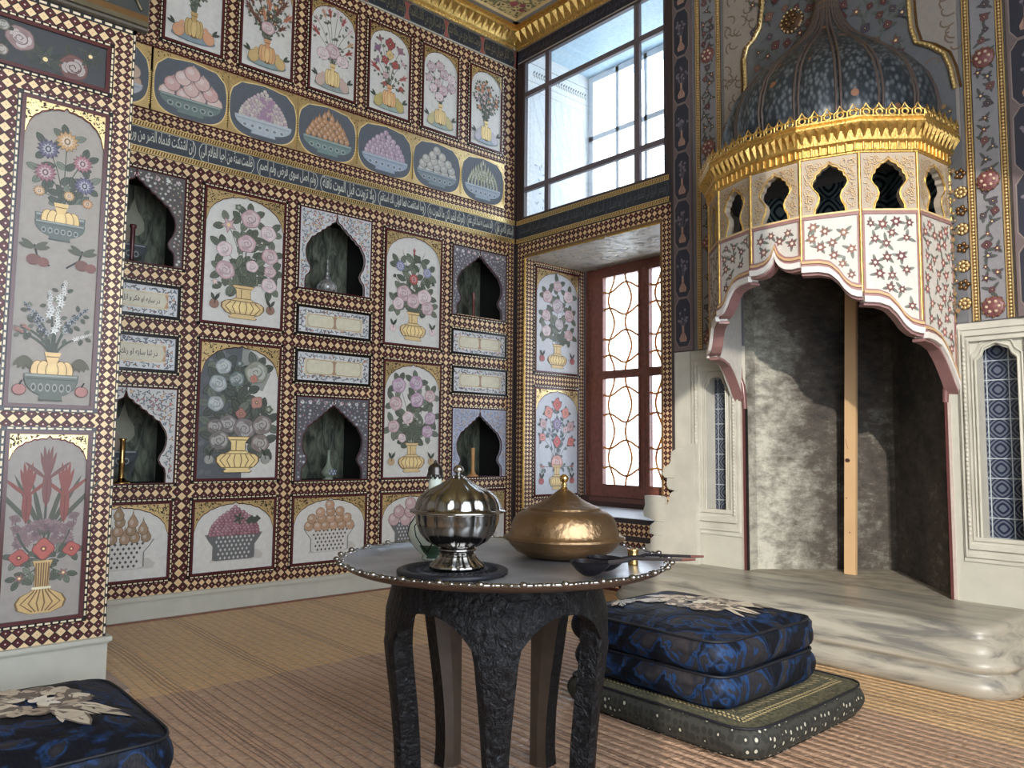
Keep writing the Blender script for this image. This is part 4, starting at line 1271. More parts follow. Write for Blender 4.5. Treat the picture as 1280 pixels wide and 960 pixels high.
# inscription over the pier
loc, rz = place('F', -3.9, 0)
r = thing('inscription_band', 'dark calligraphy board with worn gilt edge over the front pier', 'inscription', (PX+.03, -3.9, 0), rz)
B = MB()
B.box(0, .955, -.006, 0, 2.545, 2.80, rgb(48, 52, 50)); B.build('band_board', M_PAINT, r)
B = MB()
B.box(0, .955, -.014, 0, 2.50, 2.518, rgb(110, 100, 78)); B.box(0, .955, -.010, 0, 2.518, 2.545, GOLDD)
for k in range(30):
    x = .02+k*.02
    if x < .66: B.face([(x, -.0145, 2.505), (x+.008, -.0145, 2.505), (x+.014, -.0145, 2.54), (x+.005, -.0145, 2.54)], GOLDL)
B.tube([(.93, -.01, 2.56), (.905, -.01, 2.60), (.93, -.01, 2.64), (.905, -.01, 2.70)], .007, 6, rgb(120, 110, 84))
B.build('gilt_moulding', M_GILT, r)
Q = MB(); script_faces('عن نفسه فاراها', .56, .13, .60, 2.615, -.0085, Q, rgb(168, 160, 120)); Q.build('calligraphy', M_PAINT, r)

def pier_top(P, w, h, rng):
    for x, z, q, k, c in ((.30, -.03, .050, 'rose', rgb(112, 68, 62)), (-.02, .02, .045, 'rose', rgb(148, 116, 116)), (-.28, 0, .05, 'rose', rgb(124, 76, 56)), (.13, -.03, .035, 'star', rgb(70, 72, 66)), (-.12, .05, .02, 'rose', rgb(130, 126, 112)), (-.12, -.04, .02, 'rose', rgb(140, 124, 112)), (.40, .03, .03, 'star', rgb(66, 66, 60))):
        for q2 in range(9):
            P.leaf(x*w, z, q*1.7, .016, rng.uniform(0, 6.28), mixc(rgb(66, 72, 60), rgb(48, 52, 50), rng.random()))
        blossom(P, x*w, z, q, k, c, rng)
panel('flower_panel', 'long dark painted panel of faded roses high on the front pier', 'painted panel', 'F', -3.62, -3.062, 2.212, 2.393, pier_top, 81, field=rgb(56, 58, 62), arch=0)
def pier_mid(P, w, h, rng):
    # upper: round chrysanthemums in a gilt vase standing in a bowl
    zc = -.03*h
    A = [(-.20, .345, .15, 'daisy', rgb(96, 88, 116)), (.03, .385, .16, 'daisy', rgb(186, 140, 76)), (.24, .32, .14, 'daisy', rgb(158, 96, 108)), (-.22, .265, .15, 'daisy', rgb(150, 92, 104)), (.28, .245, .14, 'daisy', rgb(98, 92, 124)), (-.28, .20, .08, 'daisy', rgb(190, 144, 84)), (.09, .20, .08, 'daisy', rgb(196, 152, 84)), (.33, .185, .08, 'daisy', rgb(184, 128, 66))]
    bouquet(P, .02*w, .165*h, [(x*w, z*h, q*w*.95, k, c) for x, z, q, k, c in A], rng, LEAFD, None, 4, .022)
    bowl(P, .0, .045*h, w*.62, h*.085, rgb(96, 106, 102))
    melon_vase(P, .0, .075*h, w*.48, h*.095, c=rgb(226, 186, 104))
    bowl(P, .0, .045*h, w*.62, h*.06, rgb(96, 106, 102))
    for s_ in (-1, 1):
        x = s_*w*.30
        P.stroke([(x-s_*.05, -.045*h), (x-s_*.01, -.015*h), (x, .02*h)], .006, BLACK)
        P.ell(x+.0, -.03*h, .022, .020, rgb(116, 62, 54)); P.ell(x+.03, -.035*h, .018, .017, rgb(126, 68, 58))
        for a in (.2, .6, 2.5, 2.9):
            P.leaf(x, .0*h+.008, .05, .018, a, rgb(84, 86, 70))
    # lower: white and blue hyacinths in a vase standing in a patterned bowl
    H_ = [(.08, -.13, .045, 'hyacinth', rgb(214, 212, 208)), (-.06, -.17, .045, 'hyacinth', rgb(206, 204, 202)), (-.28, -.20, .04, 'hyacinth', rgb(66, 76, 92)), (.30, -.20, .04, 'hyacinth', rgb(64, 74, 88)), (-.20, -.24, .04, 'hyacinth', rgb(60, 68, 84)), (.02, -.22, .045, 'hyacinth', rgb(220, 218, 212)), (.2, -.23, .04, 'hyacinth', rgb(66, 78, 90)), (.36, -.27, .03, 'hyacinth', rgb(214, 210, 204)), (-.38, -.27, .03, 'tulip', rgb(160, 104, 92)), (-.3, -.26, .03, 'tulip', rgb(160, 110, 96))]
    bouquet(P, 0, -.345*h, [(x*w, z*h, q*w*2.3, k, c) for x, z, q, k, c in H_], rng, rgb(76, 78, 62), None, 1, .012, sw=.007)
    for s_ in (-1, 1):
        for a in range(5):
            P.leaf(s_*w*.34, -.345*h, .05, .016, -PI/2+(a-2)*.35, rgb(92, 88, 66))
    melon_vase(P, 0, -.43*h, w*.52, h*.10, c=rgb(236, 192, 116))
    P.poly([(-w*.27, -.425*h), (w*.27, -.425*h), (w*.24, -.43*h), (-w*.24, -.43*h)], GOLDD)
    bowl(P, 0, -.487*h, w*.66, h*.085, rgb(100, 108, 98))
    for s_ in (-1, 1):
        x = s_*w*.38
        P.ell(x, -.455*h, .022, .020, rgb(104, 50, 48)); P.ell(x, -.455*h, .019, .018, rgb(176, 110, 100))
        P.stroke([(x, -.44*h), (x+.008, -.425*h)], .005, BLACK)
FIELD_SHADED = rgb(158, 148, 138)  # pier field toned down: the dimmer light there is put into the colour
panel('flower_panel', 'tall painted panel with chrysanthemums above and hyacinths below, on the front pier', 'painted panel', 'F', -3.335, -3.055, 1.02, 2.128, pier_mid, 82, field=FIELD_SHADED, arch=.12)
def pier_low(P, w, h, rng):
    def sp(x, z, q, c):
        pts = lambda a, l, wd: P.leaf(x*w, z*h, l, wd, a, c)
        P.leaf(x*w, z*h-.075, .14, .030, PI/2, c, 0, REDD)
        for a, l in ((PI/2, .11), (PI/2+.25, .10), (PI/2-.25, .10), (PI/2+.12, .12), (PI/2-.1, .12), (PI/2+.85, .095), (PI/2-.85, .095)):
            P.leaf(x*w, z*h+.02, l, .013, a, c)
    z0 = -.185*h
    for x, z in ((0, .22), (-.25, .13), (.25, .13)):
        P.stroke(bez((0, z0), (x*w*.3, z*h*.4), (x*w, z*h)), .008, LEAFD)
    for a, l in ((2.3, .27), (.85, .27), (2.0, .24), (1.1, .24), (1.8, .2), (1.3, .2)):
        P.leaf(0, -.06*h, l, .016, a, rgb(84, 86, 72))
    sp(-.24, .13, 1, rgb(134, 56, 46)); sp(.24, .13, 1, rgb(138, 60, 48)); sp(0, .22, 1, rgb(122, 72, 68))
    for q in range(46):
        a = PI*q/45
        P.star(math.cos(a)*w*.33, -.10*h+math.sin(a)*h*.115, .018, 6, .5, mixc(rgb(118, 92, 98), rgb(146, 116, 118), rng.random()), rng.random())
    for q in range(40):
        a = PI*rng.random(); t = rng.uniform(.3, 1)
        P.star(math.cos(a)*w*.33*t, -.10*h+math.sin(a)*h*.105*t, .015, 6, .5, mixc(rgb(108, 82, 90), rgb(140, 110, 112), rng.random()), rng.random())
    for x, z in ((-.38, .035), (.38, .04), (-.36, -.02), (.34, -.01)):
        P.stroke(bez((0, z0), (x*w*.7, z0+.02), (x*w, z*h)), .004, LEAFD)
        blossom(P, x*w, z*h, .022, 'carnation', rgb(128, 100, 104), rng, PI/2+x)
    bouquet(P, 0, z0, [(0, -.125*h, .030, 'poppy', rgb(178, 66, 48)), (-.3*w, -.165*h, .028, 'poppy', rgb(172, 58, 44)), (.36*w, -.135*h, .026, 'poppy', rgb(174, 60, 46)), (-.28*w, -.275*h, .017, 'star', rgb(150, 100, 96)), (.27*w, -.262*h, .017, 'star', rgb(156, 104, 98))], rng, rgb(92, 98, 82), None, 5, .018)
    blossom(P, 0, -.125*h, .034, 'poppy', rgb(182, 68, 50), rng)
    # tall fluted gilt bottle vase
    zb = -.47*h
    V = [(.14, 0), (.28, .05), (.31, .13), (.26, .20), (.12, .26), (.09, .30), (.09, .52), (.13, .60)]
    for s_, c in ((1.06, GOLDD), (.97, rgb(206, 166, 88))):
        P.poly([(a*w*s_, zb+b*h*.47) for a, b in V]+[(-a*w*s_, zb+b*h*.47) for a, b in V[::-1]], c)
    for q in (-.2, -.12, -.04, .04, .12, .2):
        P.stroke([(q*w*.5, zb+.01*h), (q*w*1.25, zb+.055*h), (q*w*.5, zb+.115*h), (q*w*.35, zb+.14*h), (q*w*.4, zb+.27*h)], .0045, GOLDD)
    P.stroke([(-.12*w, zb+.135*h), (.12*w, zb+.135*h)], .008, rgb(226, 216, 180))
panel('flower_panel', 'panel of dark red tulips and poppies in a gilt bottle, low on the front pier', 'painted panel', 'F', -3.322, -3.055, .278, .94, pier_low, 83, field=rgb(158, 149, 142), arch=.085)  # field darkened in the colour for the pier's weaker light
panel('flower_panel', 'panel on the front pier, cut off by the left edge of the photo', 'painted panel', 'F', -3.72, -3.425, 1.02, 2.128, pier_mid, 84, field=FIELD_SHADED, arch=.12)

# ================================================================== WINDOWS
def glass_mat():
    m = bpy.data.materials.new('window_glass'); m.use_nodes = True
    nt = m.node_tree
    for n in list(nt.nodes): nt.nodes.remove(n)
    o = nd(nt, 'ShaderNodeOutputMaterial'); mx = nd(nt, 'ShaderNodeMixShader'); t = nd(nt, 'ShaderNodeBsdfTransparent'); g = nd(nt, 'ShaderNodeBsdfGlossy')
    g.inputs['Roughness'].default_value = .03
    mx.inputs[0].default_value = .07
    t.inputs[0].default_value = (.97, .985, 1, 1)
    nt.links.new(t.outputs[0], mx.inputs[1]); nt.links.new(g.outputs[0], mx.inputs[2]); nt.links.new(mx.outputs[0], o.inputs[0])
    return m
M_GLASS = glass_mat()
M_LEAD, _nt, _b = new_mat('amber_came')
_b.inputs['Base Color'].default_value = rgb(196, 156, 100); _b.inputs['Roughness'].default_value = .5
_tr = nd(_nt, 'ShaderNodeBsdfTranslucent'); _tr.inputs[0].default_value = rgb(206, 150, 84)
_mx = nd(_nt, 'ShaderNodeMixShader'); _mx.inputs[0].default_value = .45
_nt.links.new(_b.outputs[0], _mx.inputs[1]); _nt.links.new(_tr.outputs[0], _mx.inputs[2]); _nt.links.new(_mx.outputs[0], _nt.nodes['Material Output'].inputs[0])
M_WINWOOD = simple('window_wood', rgb(124, 74, 62), .4, 0, 30, .25, .2, 90)
def fr_box(B, x0, x1, z0, z1, w, y0, y1, col=WHITE):
    B.box(x0, x0+w, y0, y1, z0, z1, col); B.box(x1-w, x1, y0, y1, z0, z1, col)
    B.box(x0+w, x1-w, y0, y1, z0, z0+w, col); B.box(x0+w, x1-w, y0, y1, z1-w, z1, col)
# lower window: two casements with curved came tracery
W = struct(bpy.data.objects.new('window_1', None)); COL.objects.link(W); W.location = (0, .66, 0)
B = MB(); fr_box(B, .105, 1.33, .46, 2.296, .075, 0, .08); B.build('window_frame', M_WINWOOD, W)
B = MB(); B.box(.10, 1.335, -.655, .0, .4595, .463, rgb(196, 202, 214)); B.build('window_sill', M_PAINT, W)
for x0, x1 in ((.19, .712), (.718, 1.245)):
    B = MB()
    fx = .075 if x0 > .5 else .125
    X0, X1 = (x0+.128, x1-.05) if x0 < .5 else (x0+.042, x1-.13)
    for a, b in ((x0, X0), (X1, x1)):
        B.box(a, b, -.035, .0, .535, 2.22)
    for z0, z1 in ((.535, .627), (1.42, 1.478), (2.20, 2.222)):
        B.box(X0, X1, -.035, .0, z0, z1)
    # bevelled bead round each light
    for z0, z1 in ((.627, 1.42), (1.478, 2.20)):
        fr_box(B, X0-.012, X1+.012, z0-.012, z1+.012, .014, -.042, -.033)
    if x0 < .5:
        for z in (.78, 1.43, 2.05): B.box(x0-.012, x0+.012, -.048, -.03, z, z+.07, BLACK)
    cs = B.build('casement', M_WINWOOD, W)
    for z0, z1 in ((.627, 1.42), (1.478, 2.20)):
        G = MB(); G.box(X0, X1, -.018, -.014, z0, z1); G.build('pane', M_GLASS, cs)
        Cc = MB()
        w, h = X1-X0, z1-z0
        hp = h/4
        for xx, ph in ((.20, 0), (.68, 1)):
            Cc.tube([(X0+w*xx+.030*math.cos(PI*((z-z0)/hp)+PI*ph), -.02, z) for z in [z0+h*i/40 for i in range(41)]], .0085, 5)
        for k in range(5):
            z = z0+hp*(k+.0)+hp*.5
            if z > z1-.03: continue
            Cc.tube([(X0+w*t, -.021, min(z1, max(z0, z+.032*math.sin(PI*t*2.1+.7+(PI if k % 2 else 0))))) for t in [i/20 for i in range(21)]], .0085, 5)
        Cc.build('came_tracery', M_LEAD, cs)
        Hh = MB()
B = MB(); B.box(.10, 1.335, -.05, -.005, .463, .535, rgb(70, 44, 40)); B.box(.19, 1.245, -.056, -.035, .50, .53, rgb(112, 62, 52)); B.build('bottom_rail', M_PAINT, W)

# reveal and soffit decoration of the lower window
B = MB()
PR = lambda a, z: (.1012, a, z)
strip(B, .014, .108, .46, 2.29, PR, pitch=.03); strip(B, .585, .64, .46, 2.29, PR)
strip(B, .108, .585, 2.252, 2.29, PR); strip(B, .108, .585, 1.345, 1.45, PR, pitch=.03); strip(B, .108, .585, .463, .535, PR)
B.box(.10, .1015, .64, .66, .46, 2.29, rgb(90, 82, 92), 1)
strip(B, .02, .64, .46, 2.29, lambda a, z: (1.334, a, z), pitch=.035)
struct(B.build('trim_2', [M_CHECK, M_PAINT]))
B = MB(); B.tube([(.104, .004, .46), (.104, .004, 2.29)], .008, 8, GOLDL); B.tube([(.104, .004, 2.292), (1.334, .004, 2.292)], .006, 8, GOLDL)
for k in range(90): B.ball((.104, -.002, .47+k*.0203), .0085, 6, 4, GOLDL)
struct(B.build('trim_3', M_GOLD))
B = MB()
B.box(.102, 1.334, .012, .65, 2.288, 2.297, rgb(176, 170, 160))
rng = random.Random(9)
B2 = MB(); B2.h = .0
for k in range(420):
    x, y = rng.uniform(.11, 1.32), rng.uniform(.02, .64)
    B2.leaf(x, y, .05, .014, rng.uniform(0, 6.28), mixc(rgb(120, 116, 116), rgb(212, 196, 160), rng.random()))
for f in range(len(B2.f)):
    pass
for v in B2.v: pass
n0 = len(B.v)
B.v += [(x, z, 2.288+y) for x, y, z in B2.v]
B.f += [tuple(i+n0 for i in f)[::-1] for f in B2.f]; B.mi += B2.mi; B.c += B2.c; B.uv += B2.uv; B.sm += B2.sm
struct(B.build('trim_4', M_PAINT))
RUP = [(0, .36, .10, 'rose', PINK), (-.24, .24, .11, 'rose', PINK), (.26, .27, .11, 'rose', PINKL), (0, .16, .13, 'rose', rgb(186, 168, 178)), (-.27, .05, .10, 'rose', PINK), (.28, .08, .11, 'rose', PINK), (-.26, -.10, .10, 'rose', PINKL), (.04, -.02, .10, 'rose', rgb(190, 176, 182)), (.27, -.12, .10, 'rose', PINK)]
RLO = [(0, .36, .10, 'poppy', rgb(206, 84, 80)), (-.2, .28, .10, 'poppy', rgb(220, 136, 124)), (.2, .28, .09, 'poppy', rgb(222, 130, 120)), (-.32, .17, .08, 'poppy', PINK), (.32, .15, .09, 'poppy', PINK), (0, .17, .11, 'daisy', rgb(150, 130, 176)), (-.34, .04, .07, 'poppy', rgb(220, 130, 120)), (.33, .0, .08, 'poppy', rgb(220, 110, 104)), (0, -.0, .09, 'poppy', rgb(196, 70, 72)), (.2, .12, .06, 'poppy', PINKL), (-.15, .08, .05, 'star', rgb(150, 150, 190)), (0, -.2, .13, 'rose', rgb(222, 150, 140)), (-.3, -.24, .05, 'tulip', rgb(200, 120, 110)), (.32, -.24, .05, 'tulip', rgb(200, 120, 110))]
panel('flower_panel', 'painted panel of grey-pink roses, upper of two in the window reveal', 'painted panel', 'R', .109, .582, 1.452, 2.247, rose_panel(RUP, fruit=rgb(180, 80, 80), vw=.44, vh=.24), 91, field=rgb(206, 208, 214))
panel('flower_panel', 'painted panel of red and lilac carnations, lower of two in the window reveal', 'painted panel', 'R', .109, .582, .54, 1.343, rose_panel(RLO, fruit=rgb(190, 90, 90), lf=rgb(120, 134, 140), vw=.34, vh=.24, leaves=4, lw=.02), 92, field=rgb(206, 210, 220))

# upper window: inner frame flush with the wall, outer frame at the back of the recess
W2 = struct(bpy.data.objects.new('window_2', None)); COL.objects.link(W2); W2.location = (0, 0, 0)
FCOL = rgb(104, 92, 98)
B = MB()
fr_box(B, UX0-.004, UX1+.004, 2.577, UZ1+.004, .016, -.012, .02, rgb(72, 60, 62))
for x0, x1 in ((.312, .352), (1.138, 1.180)): B.box(x0, x1, -.006, .02, 2.59, UZ1, FCOL)
for z0, z1 in ((2.785, 2.82), (3.512, 3.548)): B.box(UX0, UX1, -.008, .018, z0, z1, FCOL)
B.build('window_frame', M_PAINT, W2)
B = MB(); B.box(UX0+.01, UX1-.01, .004, .007, 2.59, UZ1-.01); B.build('pane', M_GLASS, W2)
B = MB()
OY = .70
WF = rgb(226, 230, 236)
fr_box(B, .09, 1.39, 2.60, 3.895, .05, OY, OY+.03, WF)
for x0 in (.38, .66, .94, 1.2): B.box(x0, x0+.028, OY, OY+.02, 2.6, 3.89, WF)
for z0 in (3.36,): B.box(.09, 1.39, OY, OY+.05, z0, z0+.04, WF)
B.build('outer_frame', M_PAINT, W2)
# reveal of the upper recess: pale painted marbling with a leaf border
B = MB(); B.h = .0
B.poly([(.0, 2.58), (.70, 2.58), (.70, 3.90), (.0, 3.90)], rgb(214, 216, 214))
B.poly([(.05, 2.6), (.60, 2.6), (.60, 3.60), (.05, 3.60)], rgb(186, 184, 180))
B.poly([(.056, 2.6), (.594, 2.6), (.594, 3.594), (.056, 3.594)], rgb(206, 212, 216))
B.poly([(.0, 3.66), (.70, 3.66), (.70, 3.664), (.0, 3.664)], rgb(150, 146, 140)); B.poly([(.0, 3.80), (.70, 3.80), (.70, 3.806), (.0, 3.806)], rgb(150, 146, 140))
for k in range(9):
    a = .06+k*.08
    B.stroke([(a, 3.58), (a+.10, 3.3), (a+.22, 2.95), (min(.59, a+.30), 2.6)] if a < .3 else [(a, 3.58), (a+.06, 3.3), (.59, 3.05)], .006, rgb(176, 184, 190))
for k in range(22):
    x = .08+k*.027
    B.leaf(x, 3.73, .035, .014, .9, rgb(120, 122, 118)); B.leaf(x, 3.73, .035, .014, -.9, rgb(150, 146, 130))
for k in range(14): B.leaf(.16+.03*math.sin(k*2), 2.66+k*.03, .035, .012, k*1.3, rgb(150, 160, 170))
o = B.build('reveal_painting', M_PAINT, W2, (UX0+.002, 0, 0), PI/2)

# ================================================================== OUTSIDE
for nm, x0, x1, y0, z1, c in (('pale rendered house beyond the lower window, left', -3.4, .2, 6.5, .9, rgb(200, 206, 214)), ('low grey-blue building with a roof line beyond the lower window', .4, 2.8, 8, .55, rgb(150, 164, 184))):
    t = thing('building', nm, 'building', ((x0+x1)/2, y0+1, -3))
    B = MB(); w = (x1-x0)/2; B.box(-w, w, -1, 1, 0, z1+3, c); B.build('wall', M_PLASTER, t)
    B = MB(); B.face([(-w-.1, -1.15, z1+2.95), (w+.1, -1.15, z1+2.95), (w+.1, 0, z1+3.45), (-w-.1, 0, z1+3.45)], c); B.face([(-w-.1, 1.15, z1+2.95), (-w-.1, 0, z1+3.45), (w+.1, 0, z1+3.45), (w+.1, 1.15, z1+2.95)], c); B.build('roof', simple('roof_tiles', rgb(120, 132, 150), .8), t)
    for k in range(int(w*2/.7)):
        B = MB(); B.box(-w+.3+k*.7, -w+.65+k*.7, -1.02, -.99, z1+2.2, z1+2.7, rgb(90, 110, 140)); B.build('window', M_PAINT, t)

# ================================================================== CHIMNEY BREAST
LG = rgb(136, 134, 140)
def mb_flowers(B, x0, x1, z0, z1, n, rng, r=.02, cols=None, inside=None, leafc=rgb(96, 104, 98)):
    sprig_fill(B, inside or (lambda x, z, q: x0+q < x < x1-q and z0+q < z < z1-q), x0, x1, z0, z1, n, cols or [rgb(92, 52, 60), rgb(110, 66, 70), rgb(80, 70, 80)], rng, r, leafc=leafc, kinds=('star', 'poppy'))
def bead_strip(B, x0, x1, z0, z1, y=-.014, c=GOLD, cd=rgb(120, 92, 60)):
    B.box(x0, x1, y*.5, 0, z0, z1, cd)
    xm = (x0+x1)/2; w = (x1-x0)
    B.box(x0, x0+w*.18, y*.8, y*.5, z0, z1, c); B.box(x1-w*.18, x1, y*.8, y*.5, z0, z1, c)
    n = int((z1-z0)/(w*.55))
    for k in range(n):
        B.ball((xm, y*.6, z0+(k+.5)*(z1-z0)/n), w*.26, 6, 4, c)
def floral_pilaster(x0, x1, label, gold_lo, seed):
    t = thing('floral_pilaster', label, 'pilaster', ((x0+x1)/2, 0, 0))
    w = (x1-x0)/2
    B = MB(); B.box(-w, w, -.006, 0, 1.475, ZC, LG); B.h = .0062
    rng = random.Random(seed)
    z = 1.53
    rb = []
    while z < 3.95:
        rb.append(z); z += .565
    mb_flowers(B, -w, w, 1.48, 4.0, 120, rng, .024, leafc=rgb(80, 84, 84))
    B.build('painted_field', M_PAINT, t)
    for z in rb:
        P = MB()
        P.lathe([(0, -.016), (.018, -.014), (.03, -.008), (.042, -.008), (.046, 0)], n=20, col=rgb(120, 60, 62))
        for k in range(12):
            a = k*PI/6
            P.ball((.044*math.cos(a), .044*math.sin(a), -.005), .006, 6, 4, GOLDD)
        for k in range(6):
            a = k*PI/3
            P.ball((.024*math.cos(a), .024*math.sin(a), -.012), .008, 6, 4, rgb(206, 178, 150))
        P.v = [(x, zz, y) for x, y, zz in P.v]
        P.f = [f[::-1] for f in P.f]
        P.build('rosette', M_PAINT, t).location = (0, -.008, z)
    for s_ in (-1, 1):
        P = MB(); bead_strip(P, s_*(w+.018)-.014, s_*(w+.018)+.014, 1.475, ZC-.01)
        o = P.build('gilt_bead_moulding', M_GILT, t)
    return t
floral_pilaster(1.643, 1.749, 'grey floral pilaster with gilt beads, between the window and the canopied fireplace', 1.5, 101)
floral_pilaster(3.087, 3.185, 'grey floral pilaster with red rosettes and bright gilt edges, right of the canopy', 1.5, 102)
def vase_pilaster(x0, x1, label, seed):
    t = thing('vase_pilaster', label, 'pilaster', ((x0+x1)/2, 0, 0))
    w = (x1-x0)/2
    rng = random.Random(seed)
    B = MB(); B.box(-w, w, -.022, 0, 1.475, ZC, rgb(112, 96, 98)); B.build('board', M_PAINT, t)
    z = 1.50
    while z < 3.9:
        h = .285
        P = MB(); P.h = .0228
        q = [(-w*.8, z+.04), (-w*.45, z), (w*.45, z), (w*.8, z+.04), (w*.8, z+h-.04), (w*.45, z+h), (-w*.45, z+h), (-w*.8, z+h-.04)]
        P.poly([(a*1.08, z+h/2+(b-z-h/2)*1.03) for a, b in q], rgb(140, 124, 116))
        P.poly(q, rgb(44, 47, 64))
        for k in range(12):
            a = rng.uniform(.5, 2.6); l = rng.uniform(.05, .12)
            x, zz = math.cos(a)*l*.45, z+.11+math.sin(a)*l
            P.stroke([(0, z+.1), (x, zz)], .002, rgb(96, 96, 110)); P.ell(x, zz, .008, None, rgb(120, 112, 124), 0, 8)
        P.poly([(-.022, z+.03), (.022, z+.03), (.026, z+.05), (.008, z+.085), (.006, z+.125), (-.006, z+.125), (-.008, z+.085), (-.026, z+.05)], rgb(170, 130, 110))
        for k in (-.012, 0, .012): P.stroke([(k*.5, z+.09), (k, z+.035)], .002, rgb(90, 60, 60))
        P.build('vase_medallion', M_PAINT, t)
        z += .298
vase_pilaster(1.453, 1.582, 'dark blue pilaster with a column of small vase medallions, beside the upper window', 103)
vase_pilaster(3.232, 3.385, 'dark blue vase pilaster at the right edge of the photo', 104)

# overmantel field behind the dome, with gilt scalloped mouldings
OM = thing('overmantel', 'grey floral overmantel with gilt scalloped mouldings behind the fireplace dome', 'overmantel', (CX, 0, 0))
B = MB(); B.box(-.615, .615, -.004, -.0005, 2.30, ZC-.002, rgb(104, 105, 110)); B.box(-.615, -.515, -.004, -.0005, 1.475, 2.30, rgb(104, 105, 110)); B.box(.515, .615, -.004, -.0005, 1.475, 2.30, rgb(104, 105, 110)); B.h = .0042
rng = random.Random(104)
SC = [(-.50, 2.55), (-.487, 2.66), (-.47, 2.96), (-.475, 3.10), (-.455, 3.17), (-.41, 3.20), (-.375, 3.25), (-.36, 3.34), (-.35, 3.45)]
SC2 = [(.625, 2.56), (.59, 2.66), (.55, 2.73), (.50, 2.80), (.43, 2.86), (.40, 2.93), (.39, 3.02), (.39, 3.25), (.37, 3.45)]
SC2 = [(.49, 2.55), (.50, 2.62), (.535, 2.69), (.52, 2.78), (.47, 2.84), (.42, 2.88), (.405, 2.95), (.40, 3.25), (.38, 3.45)]
SC2 = [(.60, 2.56), (.585, 2.66), (.56, 2.74), (.50, 2.80), (.44, 2.84), (.42, 2.92), (.415, 3.0), (.41, 3.25), (.39, 3.45)]
B.poly([(-.615, 2.32), (-.52, 2.4)]+SC+[(-.35, 4.0), (-.615, 4.0)], rgb(158, 144, 132))
B.poly([(.615, 2.32)]+[(.60, 2.4)]+SC2+[(.39, 4.0), (.615, 4.0)], rgb(150, 140, 134))
for k in range(90):
    for s_, cc in ((-1, SC), (1, SC2)):
        x = s_*rng.uniform(.42, .60); z = rng.uniform(2.6, 3.9)
        if abs(x) > .53 or z > 3.3:
            a = rng.uniform(0, 6.28)
            B.stroke([(x+.03*math.cos(a+t)*t, z+.03*math.sin(a+t)*t) for t in (0, .4, .8, 1.2, 1.6, 2.0)], .008, rgb(112, 92, 78))
mb_flowers(B, -.45, .42, 2.35, 3.95, 200, rng, .032, [rgb(92, 44, 54), rgb(100, 56, 60), rgb(80, 70, 84), rgb(120, 80, 70)])
mb_flowers(B, .53, .60, 1.5, 2.5, 60, rng, .016, [rgb(150, 110, 60), rgb(120, 90, 60)])
mb_flowers(B, -.60, -.53, 1.5, 2.5, 60, rng, .016, [rgb(150, 110, 60), rgb(120, 90, 60)])
B.build('painted_field', M_PAINT, OM)
for cc in (SC, SC2):
    P = MB(); pts = cc+[(cc[-1][0], 3.98)]
    P.tube([(x, -.012, z) for x, z in pts], .012, 8, GOLD)
    s_ = -1 if cc is SC else 1
    P.tube([(x+s_*.024, -.008, z) for x, z in pts], .006, 6, GOLDD)
    for (a, b), (c, d) in zip(pts, pts[1:]):
        L = math.hypot(c-a, d-b); n = max(1, int(L/.02))
        for k in range(n):
            t = k/n; P.ball((a+(c-a)*t, -.024, b+(d-b)*t), .0065, 6, 4, GOLDL)
    P.build('scalloped_moulding', M_GILT, OM)
P = MB()
for x0 in (-.215,):
    P.lathe([(0, -.03), (.03, -.026), (.045, -.014), (.06, -.014), (.066, 0)], n=24, col=rgb(110, 80, 56))
    for k in range(16): P.ball((.06*math.cos(k*PI/8), .06*math.sin(k*PI/8), -.012), .007, 6, 4, GOLD)
    for k in range(7): P.ball((.026*math.cos(k*.9), .026*math.sin(k*.9), -.026), .012, 6, 4, GOLDD)
P.v = [(x, z, y) for x, y, z in P.v]; P.f = [f[::-1] for f in P.f]
P.build('boss', M_GILT, OM).location = (-.185, -.004, 3.21)
for k in range(8):
    P = MB(); z = 1.56+k*.085
    if k % 2 == 0:
        P.ball((.605, -.004, z), .030, 12, 6, GOLDD, sc=(1, .22, 1)); P.ball((.605, -.010, z), .010, 8, 5, GOLD, sc=(1, .6, 1))
        for q in range(8): P.ball((.605+.020*math.cos(q*PI/4), -.008, z+.020*math.sin(q*PI/4)), .0085, 6, 4, GOLD, sc=(1, .6, 1))
    else:
        for q in range(5): P.ball((.605+.016*math.cos(q*1.25), -.006, z+.016*math.sin(q*1.25)), .011, 6, 4, GOLDD)
    P.build('gilt_medallion', M_GILT, OM)

# ---- the fireplace itself
FP = thing('fireplace', 'tall canopied fireplace with gilt cornice and grey dome above a sooty hearth', 'fireplace', (CX, 0, 0))
VX = [(-.56, .0), (-.53, -.295), (-.355, -.47), (-.125, -.555), (.125, -.555), (.355, -.47), (.53, -.295), (.56, .0)]
C0 = [(0, 1.715), (.15, 1.712), (.30, 1.72), (.40, 1.738), (.46, 1.76), (.5, 1.79), (.54, 1.76), (.60, 1.738), (.70, 1.72), (.85, 1.712), (1, 1.715)]
C1 = [(0, 1.69), (.30, 1.687), (.48, 1.675), (.62, 1.64), (.72, 1.60), (.82, 1.575), (.92, 1.565), (1, 1.563)]
C2 = [(0, 1.54), (.25, 1.537), (.42, 1.522), (.56, 1.485), (.68, 1.44), (.80, 1.415), (.92, 1.405), (1, 1.403)]
C3 = [(0, 1.385), (.2, 1.38), (.42, 1.36), (.6, 1.315), (.78, 1.25), (.9, 1.20), (1, 1.17)]
def rev(c): return [(1-a, b) for a, b in c[::-1]]
CURV = [rev(C3), rev(C2), rev(C1), C0, C1, C2, C3]
def interp(c, u):
    for (a, b), (d, e) in zip(c, c[1:]):
        if a <= u <= d: return b+(e-b)*(u-a)/(d-a+1e-9)
    return c[-1][1]
M_MARBLE = simple('white_marble', rgb(192, 189, 178), .4, 0, 9, .10, .08, 70)
ZS, ZT = 1.94, 2.20
